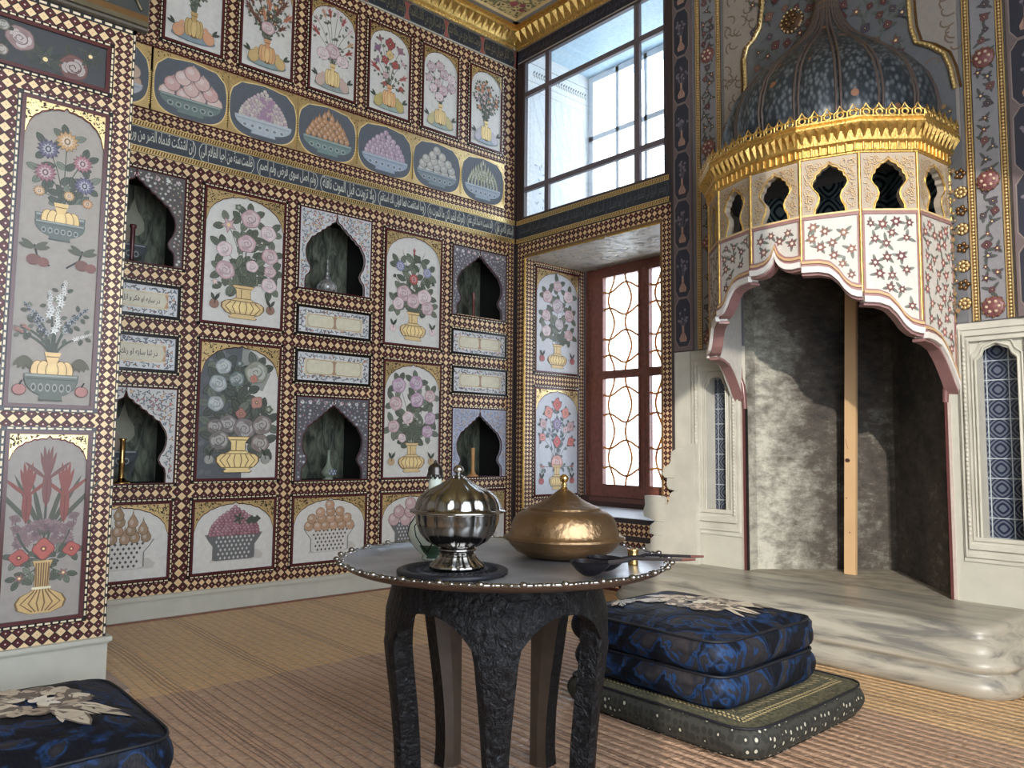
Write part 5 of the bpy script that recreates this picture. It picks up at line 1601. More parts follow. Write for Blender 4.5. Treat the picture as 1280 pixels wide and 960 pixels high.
ROSEC = rgb(156, 108, 104)
for i in range(7):
    (ax, ay), (bx, by) = VX[i], VX[i+1]
    L = math.hypot(bx-ax, by-ay); rz = math.atan2(by-ay, bx-ax)
    cv = CURV[i]
    rng = random.Random(200+i)
    dark = i <= 2
    # lower painted apron panel
    B = MB()
    N = 24
    us = [k/N for k in range(N+1)]
    bot = [(u*L, interp(cv, u)) for u in us]
    B.prism([(x, z) for x, z in bot]+[(L, ZS), (0, ZS)], -.002, .035, rgb(206, 200, 192))
    B.h = .0024
    def ins(x, z, q, L=L, cv=cv): return q+.012 < x < L-q-.012 and z < ZS-q-.018 and z > interp(cv, min(1, max(0, x/L)))+.058+q
    cols = {3: [rgb(126, 76, 74), rgb(136, 92, 84)], 4: [rgb(146, 92, 72), rgb(130, 76, 66)], 5: [rgb(108, 50, 52), rgb(118, 60, 58)], 6: [rgb(164, 78, 82), rgb(150, 70, 74)]}.get(i, [rgb(110, 60, 60), rgb(126, 80, 72)])
    sprig_fill(B, ins, 0, L, 1.2, ZS, 60, cols, rng, .0265, leafc=rgb(126, 134, 124), kinds=('star6',))
    ap = B.build('apron_panel', M_PAINT, FP, (ax, ay, 0), rz)
    # rose coloured frame and gilt corner rods
    B = MB()
    B.box(.004, L-.004, -.008, -.001, ZS-.014, ZS, ROSEC); B.box(.004, L-.004, -.010, -.001, ZS, ZS+.008, GOLD)
    za, zb = interp(cv, .03)+.05, interp(cv, .97)+.05
    B.box(.004, .014, -.006, -.001, za, ZS-.014, ROSEC); B.box(L-.014, L-.004, -.006, -.001, zb, ZS-.014, ROSEC)
    B.build('panel_frame', M_PAINT, ap)
    # moulded arch edge: white, rose and gilt lines
    A = MB()
    Rw = [(-.004, .022, .024, rgb(226, 220, 214)), (.022, .036, .016, ROSEC), (.036, .046, .022, rgb(206, 160, 96)), (.046, .056, .012, ROSEC)]
    for d0, d1, pr, c in Rw:
        for k in range(N):
            x0, z0 = bot[k]; x1, z1 = bot[k+1]
            p = [(x0, z0+d0), (x1, z1+d0), (x1, z1+d1), (x0, z0+d1)]
            A.prism(p, -pr, 0, c)
    for k in range(N):
        x0, z0 = bot[k]; x1, z1 = bot[k+1]
        A.prism([(x0, z0-.016), (x1, z1-.016), (x1, z1-.003), (x0, z0-.003)], -.008, .045, rgb(142, 96, 94))
    A.build('arch_moulding', M_PAINT, FP, (ax, ay, 0), rz)
    # pierced gallery panel
    hw = .5*L*.62
    O = [(.84, 0), (.80, .10), (.62, .22), (.56, .32), (.66, .42), (.86, .50), (.98, .58), (.92, .68), (.78, .72), (.74, .80), (.52, .84), (.44, .90), (.2, .93), (0, .99)]
    Oz = ZT-.035-ZS
    out = [(x*hw, ZS+.008+z*Oz) for x, z in O]
    G = MB()
    rt = [(L/2, ZS), (L/2, ZT), (0, ZT)]+[(x, z) for x, z in out[::-1]]
    G.prism([(x+L/2, z) for x, z in rt], -.002, .03, rgb(176, 158, 136))
    G.prism([(-x+L/2, z) for x, z in rt][::-1], -.002, .03, rgb(176, 158, 136))
    G.h = .0026
    def insg(x, z, q, L=L, out=out):
        ax_ = abs(x-L/2)
        if ax_ > L/2-.014 or z > ZT-.012 or z < ZS+.02: return False
        h_ = 0
        for (xa, z_a), (xb, z_b) in zip(out, out[1:]):
            if min(z_a, z_b)-.001 <= z <= max(z_a, z_b)+.001: h_ = max(h_, xa, xb)
        return ax_ > h_+.008
    cnt = 0
    for k in range(900):
        x, z = rng.uniform(0, L), rng.uniform(ZS, ZT)
        if insg(x, z, 0) and cnt < 110:
            a = rng.uniform(0, 6.28)
            pts = [(x+.013*math.cos(a+t)*t*.7, z+.013*math.sin(a+t)*t*.7) for t in (0.2, .7, 1.2, 1.7, 2.2)]
            if all(insg(p[0], p[1], 0) for p in pts):
                G.stroke(pts, .0050, rgb(112, 92, 84)); G.stroke([(a_+.001, b_+.0015) for a_, b_ in pts], .0028, rgb(214, 176, 110)); cnt += 1
    gp = G.build('gallery_panel', M_PAINT, FP, (ax, ay, 0), rz)
    E = MB()
    E.tube([(L/2-x, -.003, z) for x, z in out]+[(L/2+x, -.003, z) for x, z in out[::-1]], .0032, 6)
    E.tube([(L/2-x*1.09, -.003, ZS+.008+(z-ZS-.008)*1.05) for x, z in out]+[(L/2+x*1.09, -.003, ZS+.008+(z-ZS-.008)*1.05) for x, z in out[::-1]], .0022, 6)
    E.build('gallery_edge', M_GOLD, gp)
for i, (vx, vy) in enumerate(VX):
    lo = interp(CURV[min(6, i)], 0) if i < 7 else 1.2
    if i: lo = min(lo, interp(CURV[i-1], 1))
    B = MB()
    B.tube([(vx, vy-.003, lo+.045), (vx, vy-.003, ZS), (vx, vy-.003, ZT)], .0075, 8)
    B.build('gilt_corner_rod', M_GOLD, FP)
def off_poly(d):
    out = []
    n = len(VX)
    for i, (x, y) in enumerate(VX):
        if i in (0, n-1):
            out.append((x+(d if x > 0 else -d), y)); continue
        (x0, y0), (x1, y1) = VX[i-1], VX[i+1]
        def nrm(a, b):
            dx, dy = b[0]-a[0], b[1]-a[1]; l = math.hypot(dx, dy); return (dy/l, -dx/l)
        n1, n2 = nrm(VX[i-1], VX[i]), nrm(VX[i], VX[i+1])
        bx, by = n1[0]+n2[0], n1[1]+n2[1]; l = math.hypot(bx, by); bx /= l; by /= l
        k = d/(bx*n1[0]+by*n1[1])
        out.append((x+bx*k, y+by*k))
    return out
# gilt cornice
B = MB()
prof = [(0, 2.20), (.006, 2.203), (.006, 2.208), (.010, 2.213), (.010, 2.243), (.024, 2.254), (.028, 2.30), (.046, 2.318), (.052, 2.324), (.052, 2.332), (.042, 2.338), (.05, 2.345), (.05, 2.352), (.02, 2.352), (-.03, 2.352)]
rings = [[(x, y, z) for x, y in off_poly(d)] for d, z in prof]
for a, b in zip(rings, rings[1:]):
    for k in range(7):
        B.face([a[k], a[k+1], b[k+1], b[k]])
B.face([p for p in rings[-1]][::-1])
Body = B
B = MB(); Bs = Body; Cr = MB()
for i in range(7):
    o1, o2, o3 = off_poly(.014), off_poly(.050), off_poly(.046)
    n = max(2, round(math.hypot(VX[i+1][0]-VX[i][0], VX[i+1][1]-VX[i][1])/.033))
    (ax, ay), (bx, by) = VX[i], VX[i+1]
    L = math.hypot(bx-ax, by-ay); nx, ny = (by-ay)/L, -(bx-ax)/L
    for k in range(n):
        def P2(o, t): return (o[i][0]+(o[i+1][0]-o[i][0])*t, o[i][1]+(o[i+1][1]-o[i][1])*t)
        t0, t1, tm = (k+.06)/n, (k+.94)/n, (k+.5)/n
        a, b, c = P2(o2, t0), P2(o2, t1), P2(o1, tm)
        m = P2(off_poly(.056), tm)
        B.face([(a[0], a[1], 2.322), (c[0], c[1], 2.248), (m[0], m[1], 2.305)]); B.face([(m[0], m[1], 2.305), (c[0], c[1], 2.248), (b[0], b[1], 2.322)]); B.face([(a[0], a[1], 2.322), (m[0], m[1], 2.305), (b[0], b[1], 2.322)])
        q0, q1 = P2(off_poly(.015), t0), P2(off_poly(.015), t1); r0_, r1_ = P2(off_poly(.008), t0), P2(off_poly(.008), t1)
        Bs.tube([(P2(off_poly(.013), tm)[0], P2(off_poly(.013), tm)[1], 2.212), (P2(off_poly(.014), tm)[0], P2(off_poly(.014), tm)[1], 2.246)], .006, 5)
    nc = max(2, round(L/.050))
    tx, ty = (bx-ax)/L, (by-ay)/L
    for k in range(nc):
        # cresting: pierced ring with a point
        ctr = P2(o3, (k+.5)/nc)
        ring = [(ctr[0]+tx*.0135*math.cos(2*PI*q/12), ctr[1]+ty*.0135*math.cos(2*PI*q/12), 2.3665+.0135*math.sin(2*PI*q/12)) for q in range(13)]
        Cr.tube(ring, .0055, 5, caps=False)
        w = L/nc*.5
        Cr.tube([(ctr[0]-tx*w, ctr[1]-ty*w, 2.376), (ctr[0]-tx*.012, ctr[1]-ty*.012, 2.383), (ctr[0], ctr[1], 2.408), (ctr[0]+tx*.012, ctr[1]+ty*.012, 2.383), (ctr[0]+tx*w, ctr[1]+ty*w, 2.376)], [.004, .005, .002, .005, .004], 5)
        Cr.tube([(ctr[0]-tx*w, ctr[1]-ty*w, 2.354), (ctr[0]-tx*w, ctr[1]-ty*w, 2.376)], .005, 5)
B.build('cornice_leaves', M_GOLD, FP); Body.build('cornice_body', M_GOLD, FP); Cr.build('cresting', M_GOLD, FP)
# dome
def dome_mat():
    m, nt, b = new_mat('scaled_dome_relief')
    tc = nd(nt, 'ShaderNodeTexCoord')
    v = nd(nt, 'ShaderNodeTexVoronoi'); v.inputs['Scale'].default_value = 46; v.feature = 'F1'
    mp = nd(nt, 'ShaderNodeMapping'); mp.inputs['Scale'].default_value = (1.3, .8, .62); mp.inputs['Rotation'].default_value = (.3, .5, .4)
    nt.links.new(tc.outputs['Object'], mp.inputs[0]); nt.links.new(mp.outputs[0], v.inputs['Vector'])
    r = nd(nt, 'ShaderNodeValToRGB')
    r.color_ramp.elements[0].position = .10; r.color_ramp.elements[0].color = rgb(112, 117, 122)
    r.color_ramp.elements[1].position = .60; r.color_ramp.elements[1].color = rgb(46, 52, 58)
    nt.links.new(v.outputs['Distance'], r.inputs['Fac'])
    v2 = nd(nt, 'ShaderNodeTexVoronoi'); v2.inputs['Scale'].default_value = 9
    nt.links.new(tc.outputs['Object'], v2.inputs['Vector'])
    g = math_n(nt, 'LESS_THAN', v2.outputs['Distance'], .16)
    mx = nd(nt, 'ShaderNodeMix', data_type='RGBA'); nt.links.new(g, mx.inputs['Factor']); nt.links.new(r.outputs[0], mx.inputs['A']); mx.inputs['B'].default_value = rgb(150, 104, 78)
    nt.links.new(mx.outputs['Result'], b.inputs['Base Color'])
    b.inputs['Roughness'].default_value = .42; b.inputs['Metallic'].default_value = .15
    bump(nt, b, v.outputs['Distance'], -1.0, .018).invert = True
    return m
DP = [(.515, 2.35), (.53, 2.42), (.535, 2.50), (.52, 2.58), (.485, 2.67), (.415, 2.76), (.318, 2.85), (.226, 2.925), (.158, 2.985), (.112, 3.04), (.080, 3.10), (.06, 3.16), (.052, 3.22)]
DCX, DCY = 0.02, -.04
nseg = 84
ribang = [PI+PI*(k+.0)/9 for k in range(0, 10)]
def dr(r, z, a):
    # lobed between ribs
    t = ((a-PI)/(PI/9)) % 1
    return r*(.955+.045*math.sin(PI*t)**.6)
B = MB(); B.lathe(DP, DCX, DCY, 0, nseg, WHITE, 0, dr, a0=PI, a1=2*PI)
B.f = [f[::-1] for f in B.f]
B.build('dome', dome_mat(), FP)
for k, a in enumerate(ribang):
    B = MB()
    for off in (-.010, .010):
        B.tube([(DCX+(r*.965+.004)*math.cos(a)-math.sin(a)*off*min(1, r/.2+.2), DCY+(r*.965+.004)*math.sin(a)+math.cos(a)*off*min(1, r/.2+.2), z) for r, z in DP], .007, 6, rgb(92, 76, 70))
    B.build('dome_rib', M_PAINT, FP)
B = MB(); B.lathe([(.075, 3.15), (.06, 3.165), (.066, 3.19), (.055, 3.2), (.06, 3.24), (.075, 3.30), (.07, 3.34), (.05, 3.4), (.045, 3.5), (.02, 3.6)], DCX, DCY-.0, 0, 20, rgb(150, 112, 70))
B.build('finial', M_GILT, FP)

# firebox walls (V plan, sooty plaster), floor and tiled upper flue
def soot_mat():
    m, nt, b = new_mat('sooty_plaster')
    tc = nd(nt, 'ShaderNodeTexCoord')
    sp = nd(nt, 'ShaderNodeSeparateXYZ'); nt.links.new(tc.outputs['Object'], sp.inputs[0])
    n = nd(nt, 'ShaderNodeTexNoise'); n.inputs['Scale'].default_value = 3.4; n.inputs['Detail'].default_value = 9; n.inputs['Roughness'].default_value = .72; n.inputs['Distortion'].default_value = .0
    nt.links.new(tc.outputs['Object'], n.inputs['Vector'])
    n2 = nd(nt, 'ShaderNodeTexNoise'); n2.inputs['Scale'].default_value = 13; n2.inputs['Roughness'].default_value = .78; n2.inputs['Detail'].default_value = 10
    mp2 = nd(nt, 'ShaderNodeMapping'); mp2.inputs['Scale'].default_value = (.8, .8, 1.7)
    nt.links.new(tc.outputs['Object'], mp2.inputs[0]); nt.links.new(mp2.outputs[0], n2.inputs['Vector'])
    # soot noise, darker high up, to the right and in a cloud in the middle
    hgt = nd(nt, 'ShaderNodeMapRange'); hgt.inputs['From Min'].default_value = .45; hgt.inputs['From Max'].default_value = 1.75
    hgt.inputs['To Min'].default_value = .02; hgt.inputs['To Max'].default_value = .22
    nt.links.new(sp.outputs[2], hgt.inputs['Value'])
    xr = nd(nt, 'ShaderNodeMapRange'); xr.inputs['From Min'].default_value = -.48; xr.inputs['From Max'].default_value = -.25
    xr.inputs['To Min'].default_value = -.20; xr.inputs['To Max'].default_value = .12
    nt.links.new(sp.outputs[0], xr.inputs['Value'])
    xr2 = nd(nt, 'ShaderNodeMapRange'); xr2.inputs['From Min'].default_value = -.02; xr2.inputs['From Max'].default_value = .12
    xr2.inputs['To Min'].default_value = 0; xr2.inputs['To Max'].default_value = .10
    nt.links.new(sp.outputs[0], xr2.inputs['Value'])
    s = math_n(nt, 'ADD', math_n(nt, 'ADD', math_n(nt, 'ADD', n.outputs['Fac'], hgt.outputs[0]), xr.outputs[0]), math_n(nt, 'ADD', xr2.outputs[0], math_n(nt, 'MULTIPLY', math_n(nt, 'SUBTRACT', n2.outputs['Fac'], .5), 1.0)))
    r = nd(nt, 'ShaderNodeValToRGB')
    r.color_ramp.elements[0].position = .26; r.color_ramp.elements[0].color = rgb(186, 184, 172)
    r.color_ramp.elements[1].position = .95; r.color_ramp.elements[1].color = rgb(44, 42, 42)
    e = r.color_ramp.elements.new(.46); e.color = rgb(136, 134, 125)
    e = r.color_ramp.elements.new(.66); e.color = rgb(84, 77, 70)
    nt.links.new(s, r.inputs['Fac'])
    nt.links.new(r.outputs[0], b.inputs['Base Color'])
    b.inputs['Roughness'].default_value = .75
    bump(nt, b, n2.outputs['Fac'], .5, .02)
    return m
def tile_mat(name, grout, c1, c2, sc=9.0):
    m, nt, b = new_mat(name)
    tc = nd(nt, 'ShaderNodeTexCoord'); sp = nd(nt, 'ShaderNodeSeparateXYZ'); nt.links.new(tc.outputs['Object'], sp.inputs[0])
    u = math_n(nt, 'ADD', sp.outputs[0], math_n(nt, 'MULTIPLY', sp.outputs[1], .7))
    fu = math_n(nt, 'ABSOLUTE', math_n(nt, 'SUBTRACT', math_n(nt, 'FRACT', math_n(nt, 'MULTIPLY', u, sc)), .5))
    fv = math_n(nt, 'ABSOLUTE', math_n(nt, 'SUBTRACT', math_n(nt, 'FRACT', math_n(nt, 'MULTIPLY', sp.outputs[2], sc)), .5))
    d = math_n(nt, 'ADD', math_n(nt, 'POWER', fu, 1.4), math_n(nt, 'POWER', fv, 1.4))
    w = math_n(nt, 'SINE', math_n(nt, 'MULTIPLY', d, 34))
    r = nd(nt, 'ShaderNodeValToRGB'); r.color_ramp.elements[0].position = .35; r.color_ramp.elements[0].color = c1; r.color_ramp.elements[1].position = .6; r.color_ramp.elements[1].color = c2
    nt.links.new(math_n(nt, 'MULTIPLY_ADD', w, .5, .5), r.inputs['Fac'])
    g = math_n(nt, 'GREATER_THAN', math_n(nt, 'MAXIMUM', fu, fv), .475)
    mx = nd(nt, 'ShaderNodeMix', data_type='RGBA'); nt.links.new(g, mx.inputs['Factor']); nt.links.new(r.outputs[0], mx.inputs['A']); mx.inputs['B'].default_value = grout
    nt.links.new(mx.outputs['Result'], b.inputs['Base Color']); b.inputs['Roughness'].default_value = .15
    return m
M_TILE = tile_mat('blue_floral_tiles', rgb(168, 176, 182), rgb(36, 40, 62), rgb(90, 98, 112), 11.5)
M_TILE2 = tile_mat('white_green_tiles', rgb(120, 130, 140), rgb(58, 70, 82), rgb(158, 178, 176), 6)
PL = [(-.507, .0), (-.50, .09), (-.03, .65), (.02, .64), (.50, .05), (.507, .0)]
B = MB()
B.f2 = None
for (ax, ay), (bx, by) in zip(PL, PL[1:]):
    nz = 14
    for k in range(nz):
        z0 = .245+(1.93-.245)*k/nz; z1 = .245+(1.93-.245)*(k+1)/nz
        B.face([(ax, ay, z0), (bx, by, z0), (bx, by, z1), (ax, ay, z1)], MARB, 0)
    B.face([(ax, ay, 1.93), (bx, by, 1.93), (bx, by, 2.5), (ax, ay, 2.5)], MARB, 1)
B.face([(x, y, 2.5) for x, y in PL], BLACK, 2)
B.face([(x, y, 1.932) for x, y in PL[::-1]], BLACK, 2)  # added black slab, stops sun through the gallery spotting the walls below
B.face([(x*.97, y*.94, 1.932) for x, y in VX], BLACK, 2)
B.face([(x, y, .2455) for x, y in PL], MARB, 3)
M_SOOT = soot_mat()
B.build('firebox', [M_SOOT, M_TILE2, M_BLACKIN, simple('hearth_stone_floor', rgb(150, 142, 128), .7, 0, 12, .3, .2, 50)], FP)
B = MB()
B.box(-.53, -.47, 0.0, .05, 1.9, 2.3, BLACK); B.box(.47, .53, 0.0, .05, 1.9, 2.3, BLACK)
B.face([(-.5, .01, 1.5), (.5, .01, 1.5), (.5, .01, 1.5), (-.5, .01, 1.5)][:3], BLACK)
# jambs: dark red rounded edging either side of the firebox
for s_ in (-1, 1):
    J = MB()
    J.box(*sorted((s_*.502, s_*.508)), -.006, .012, .247, 1.12, BLACK); J.box(*sorted((s_*.508, s_*.520)), -.014, .03, .247, 1.12, rgb(98, 48, 46)); J.box(*sorted((s_*.520, s_*.530)), -.010, .0, .247, 1.12, rgb(196, 178, 168))
    pts = [(.510, 1.12), (.513, 1.18), (.520, 1.25), (.535, 1.29), (.538, 1.36), (.552, 1.40), (.556, 1.48)]
    J.tube([(s_*x, -.004, z) for x, z in pts], .014, 8, rgb(120, 72, 70))
    J.build('jamb_edging', M_GLOSS, FP)
# carved white side panels with tiled niches
def niche_panel(x0, x1, z0, z1, nx0, nx1, nz0, nzs, ntop, label):
    B = MB()
    def ringb(a, b, y0, y1):
        B.box(a[0], b[0], y1, y0, a[2], a[3]); B.box(b[1], a[1], y1, y0, a[2], a[3]); B.box(b[0], b[1], y1, y0, a[2], b[2]); B.box(b[0], b[1], y1, y0, b[3], a[3])
    R0 = (x0, x1, z0, z1)
    lv = [(0, .008), (.012, .018), (.022, .010), (.034, .024), (.046, .012), (.056, .020), (.066, .006)]
    W_ = (x1-x0)
    k_ = min(1.0, (nx0-x0)/.10)
    for (a, ya), (b_, _) in zip(lv, lv[1:]):
        a *= k_; b_ *= k_
        ringb((x0+a, x1-a, z0+a*2.2, z1-a*1.6), (x0+b_, x1-b_, z0+b_*2.2, z1-b_*1.6), .002, -ya)
    # twisted rope bead
    a = .040*k_
    for xx in (x0+a, x1-a):
        n = int((z1-z0-.2)/.02)
        for k in range(n): B.ball((xx, -.022, z0+.12+k*(z1-z0-.2)/n), .0075, 6, 4, sc=(1, 1, 1.4))
    # moulded niche head
    xm = (nx0+nx1)/2; hw = (nx1-nx0)/2
    hd = [(-1, nz0), (-1, nzs), (-.75, nzs+.02), (-.62, nzs+.05), (-.3, nzs+.06), (0, ntop), (.3, nzs+.06), (.62, nzs+.05), (.75, nzs+.02), (1, nzs), (1, nz0), (-1, nz0)]
    for e, r_ in ((1.06, .006), (1.25, .0045)):
        B.tube([(xm+a*hw*e, -.004, (nz0+ntop)/2+(z-(nz0+ntop)/2)*(1+(e-1)*.28)) for a, z in hd], r_, 6)
    for v in range(len(B.v)):
        pass
    B.build('niche_panel', M_MARBLE, FP).location = (-CX, 0, 0)
    D = MB()
    dd = .085
    D.face([(nx0, dd, nz0), (nx1, dd, nz0), (nx1, dd, ntop), (nx0, dd, ntop)], MARB, 0)
    D.face([(nx0, 0, nz0), (nx0, dd, nz0), (nx0, dd, ntop), (nx0, 0, ntop)], MARB, 1); D.face([(nx1, 0, nz0), (nx1, 0, ntop), (nx1, dd, ntop), (nx1, dd, nz0)], MARB, 1)
    D.face([(nx0, 0, ntop), (nx0, dd, ntop), (nx1, dd, ntop), (nx1, 0, ntop)], MARB, 1); D.face([(nx0, 0, nz0), (nx1, 0, nz0), (nx1, dd, nz0), (nx0, dd, nz0)], MARB, 1)
    D.build('tiled_niche', [M_TILE, M_MARBLE], FP).location = (-CX, 0, 0)
niche_panel(1.56, 1.885, .42, 1.45, NL[0], NL[1], NL[2], NL[3], 1.31, '')
niche_panel(2.985, 3.30, .42, 1.465, NRr[0], NRr[1], NRr[2], NRr[3], 1.37, '')
# carved wings stepping down beside the hearth
def wing(sx):
    y0, y1 = -.052, -.012
    E_ = [(.854, .926), (.893, .899), (.929, .902), (.972, .879), (.977, .824), (.992, .8), (1.03, .787), (1.036, .744), (1.016, .73), (.978, .732), (1.002, .725), (1.005, .682), (.988, .66), (.95, .655), (.983, .633), (.996, .574), (1.027, .566), (1.036, .61), (1.056, .616), (1.171, .615), (1.166, .563), (1.181, .522), (1.176, .491), (1.136, .478), (1.086, .47), (1.131, .439), (1.135, .391), (1.097, .387), (1.127, .36), (1.127, .333), (1.162, .325), (1.172, .285), (1.18, .2), (1.18, 0)]
    # x distance from the centre line, converted at the wing's own plane
    pts = [(sx*x, z) for x, z in E_]
    poly = [(sx*.80, 0), (sx*.80, .926)]+pts
    B = MB()
    if sx < 0: B.prism(poly[::-1], y0, y1, MARB)
    else: B.prism(poly, y0, y1, MARB)
    for (xa, za), (xb, zb) in ((E_[8], (.95, .73)), (E_[13], (.93, .655)), (E_[24], (1.03, .47)), (E_[27], (1.05, .387))):
        B.tube([(sx*xa, y0, za), (sx*xb, y0, zb)], .004, 5)
    B.build('carved_wing', M_MARBLE, FP)
wing(-1)
B = MB(); B.box(-.972, -.862, -.012, -.0005, .245, 1.47); B.build('pier_face', M_MARBLE, FP)

# hearth
def hearth_mat():
    m, nt, b = new_mat('streaked_grey_stone')
    tc = nd(nt, 'ShaderNodeTexCoord')
    mp = nd(nt, 'ShaderNodeMapping'); mp.inputs['Scale'].default_value = (.9, 3.0, 9); mp.inputs['Rotation'].default_value = (0, 0, R(8))
    nt.links.new(tc.outputs['Object'], mp.inputs[0])
    n = nd(nt, 'ShaderNodeTexNoise'); n.inputs['Scale'].default_value = 2.2; n.inputs['Detail'].default_value = 8; n.inputs['Distortion'].default_value = .8; n.inputs['Roughness'].default_value = .62
    nt.links.new(mp.outputs[0], n.inputs['Vector'])
    r = nd(nt, 'ShaderNodeValToRGB')
    r.color_ramp.elements[0].position = .36; r.color_ramp.elements[0].color = rgb(112, 110, 106)
    r.color_ramp.elements[1].position = .60; r.color_ramp.elements[1].color = rgb(172, 166, 153)
    e = r.color_ramp.elements.new(.47); e.color = rgb(152, 147, 136)
    nt.links.new(n.outputs['Fac'], r.inputs['Fac']); nt.links.new(r.outputs[0], b.inputs['Base Color'])
    b.inputs['Roughness'].default_value = .38
    bump(nt, b, n.outputs['Fac'], .15, .01)
    return m
t = thing('stone_hearth', 'streaked grey stone hearth step with rounded mouldings in front of the fireplace', 'hearth', (CX, 0, 0))
hp = [(0.115, .245), (.10, .243), (.085, .236), (.075, .222), (.08, .205), (.07, .195), (.055, .185), (.045, .165), (.04, .145), (.022, .13), (.012, .112), (.018, .098), (.034, .088), (.03, .078), (.008, .06), (.0, .035), (.006, .012), (.02, 0)]
def foot(d, n=10):
    x0, x1, yf, r_ = -1.02, .90, -.615, .16
    out = [(x0+d, 0)]
    rr = max(.02, r_-d)
    for k in range(n+1):
        a = PI+PI/2*k/n
        out.append((x0+d+rr+rr*math.cos(a), yf+d+rr+rr*math.sin(a)))
    for k in range(n+1):
        a = 1.5*PI+PI/2*k/n
        out.append((x1-d-rr+rr*math.cos(a), yf+d+rr+rr*math.sin(a)))
    out.append((x1-d, 0))
    return out
B = MB()
rings = [[(x, y, z) for x, y in foot(d)] for d, z in hp[::-1]]
m = len(rings[0])
B.grid(lambda u, v: rings[int(round(v*(len(rings)-1)))][int(round(u*(m-1)))], m-1, len(rings)-1)
B.face(rings[-1])
B.build('hearth_step', hearth_mat(), t)

# wooden prop standing in the firebox
t = thing('wooden_prop', 'long plain pine batten standing upright inside the fireplace', 'plank', (2.325, .32, .2456))
B = MB()
hx = .030
zt = 1.62
B.face([(-hx, -.012, 0), (hx, -.012, 0), (hx+.055, -.035, zt), (-hx+.055, -.035, zt)]); B.face([(hx, .012, 0), (-hx, .012, 0), (-hx+.055, -.011, zt), (hx+.055, -.011, zt)])
B.face([(hx, -.012, 0), (hx, .012, 0), (hx+.055, -.011, zt), (hx+.055, -.035, zt)]); B.face([(-hx, .012, 0), (-hx, -.012, 0), (-hx+.055, -.035, zt), (-hx+.055, -.011, zt)])
B.face([(-hx+.055, -.035, zt), (hx+.055, -.035, zt), (hx+.055, -.011, zt), (-hx+.055, -.011, zt)]); B.face([(-hx, .012, 0), (hx, .012, 0), (hx, -.012, 0), (-hx, -.012, 0)])
mw = simple('pine', rgb(206, 170, 128), .55, 0, 6, .08)
B.build('batten', mw, t)
K = MB(); K.ell(.008, .60, .014, .011, rgb(96, 58, 40)); K.ell(.008, .60, .007, .006, rgb(60, 34, 24)); K.stroke([(.02, .80), (-.002, .72), (.012, .66)], .003, rgb(150, 110, 76)); K.ell(-.002, .40, .004, None, rgb(120, 80, 50), 0, 8); K.ell(.01, .22, .004, None, rgb(120, 80, 50), 0, 8)
K.build('knot', M_PAINT, t, (0, -.0215, 0))
K = None

# ================================================================== TABLE AND ITS THINGS
M_SILVER = simple('tarnished_silver', rgb(150, 147, 143), .16, 1.0, 9, .25, .05, 60)
M_TRAY = simple('tinned_tray', rgb(186, 188, 194), .36, .9, 7, .3, .12, 50)
M_BRASS = simple('aged_brass', rgb(146, 118, 88), .36, .92, 9, .4, .55, 70)
M_BRASSB = simple('bright_brass', rgb(206, 170, 110), .2, 1.0)
def carved_mat():
    m, nt, b = new_mat('carved_black_wood')
    tc = nd(nt, 'ShaderNodeTexCoord')
    v = nd(nt, 'ShaderNodeTexVoronoi'); v.inputs['Scale'].default_value = 46; v.feature = 'SMOOTH_F1'
    n = nd(nt, 'ShaderNodeTexNoise'); n.inputs['Scale'].default_value = 44; n.inputs['Detail'].default_value = 4; n.inputs['Distortion'].default_value = 2.4
    nt.links.new(tc.outputs['Object'], n.inputs['Vector']); nt.links.new(tc.outputs['Object'], v.inputs['Vector'])
    v2 = nd(nt, 'ShaderNodeTexVoronoi'); v2.inputs['Scale'].default_value = 38
    nt.links.new(tc.outputs['Object'], v2.inputs['Vector'])
    chip = math_n(nt, 'MULTIPLY', math_n(nt, 'LESS_THAN', v2.outputs['Distance'], .17), math_n(nt, 'GREATER_THAN', n.outputs['Fac'], .56))
    r = nd(nt, 'ShaderNodeValToRGB'); r.color_ramp.elements[0].position = .3; r.color_ramp.elements[0].color = rgb(5, 6, 9); r.color_ramp.elements[1].position = .75; r.color_ramp.elements[1].color = rgb(20, 20, 24)
    nt.links.new(n.outputs['Fac'], r.inputs['Fac'])
    mx = nd(nt, 'ShaderNodeMix', data_type='RGBA'); nt.links.new(chip, mx.inputs['Factor']); nt.links.new(r.outputs[0], mx.inputs['A']); mx.inputs['B'].default_value = rgb(60, 66, 74)
    nt.links.new(mx.outputs['Result'], b.inputs['Base Color'])
    b.inputs['Roughness'].default_value = .5; b.inputs['Specular IOR Level'].default_value = .3
    bump(nt, b, math_n(nt, 'ADD', n.outputs['Fac'], math_n(nt, 'MULTIPLY', v.outputs['Distance'], .7)), .85, .010)
    return m
M_CARVE = carved_mat()
TX, TY = 2.64, -2.425
FRONT = math.atan2(-3.7943-TY, 4.2245-TX)      # one leg faces the camera
tb = thing('carved_table', 'low black carved wooden table with five curved legs carrying the silver tray', 'table', (TX, TY, 0), FRONT)
def rad(z):   # outer radius against height
    P_ = [(0, .262), (.06, .258), (.15, .262), (.25, .272), (.34, .284), (.42, .293), (.48, .292), (.53, .280), (.575, .268)]
    for (a, b), (c, d) in zip(P_, P_[1:]):
        if z <= c: return b+(d-b)*(z-a)/(c-a)
    return P_[-1][1]
ARC = 2*PI/5
def zarch(t):     # t 0..1 between two leg axes
    u = abs(2*t-1)   # 1 at legs, 0 mid
    if u > .714: return .425
    return .503-.075*(u/.714)**2.6
B = MB()
NA = 150
Zt = .578
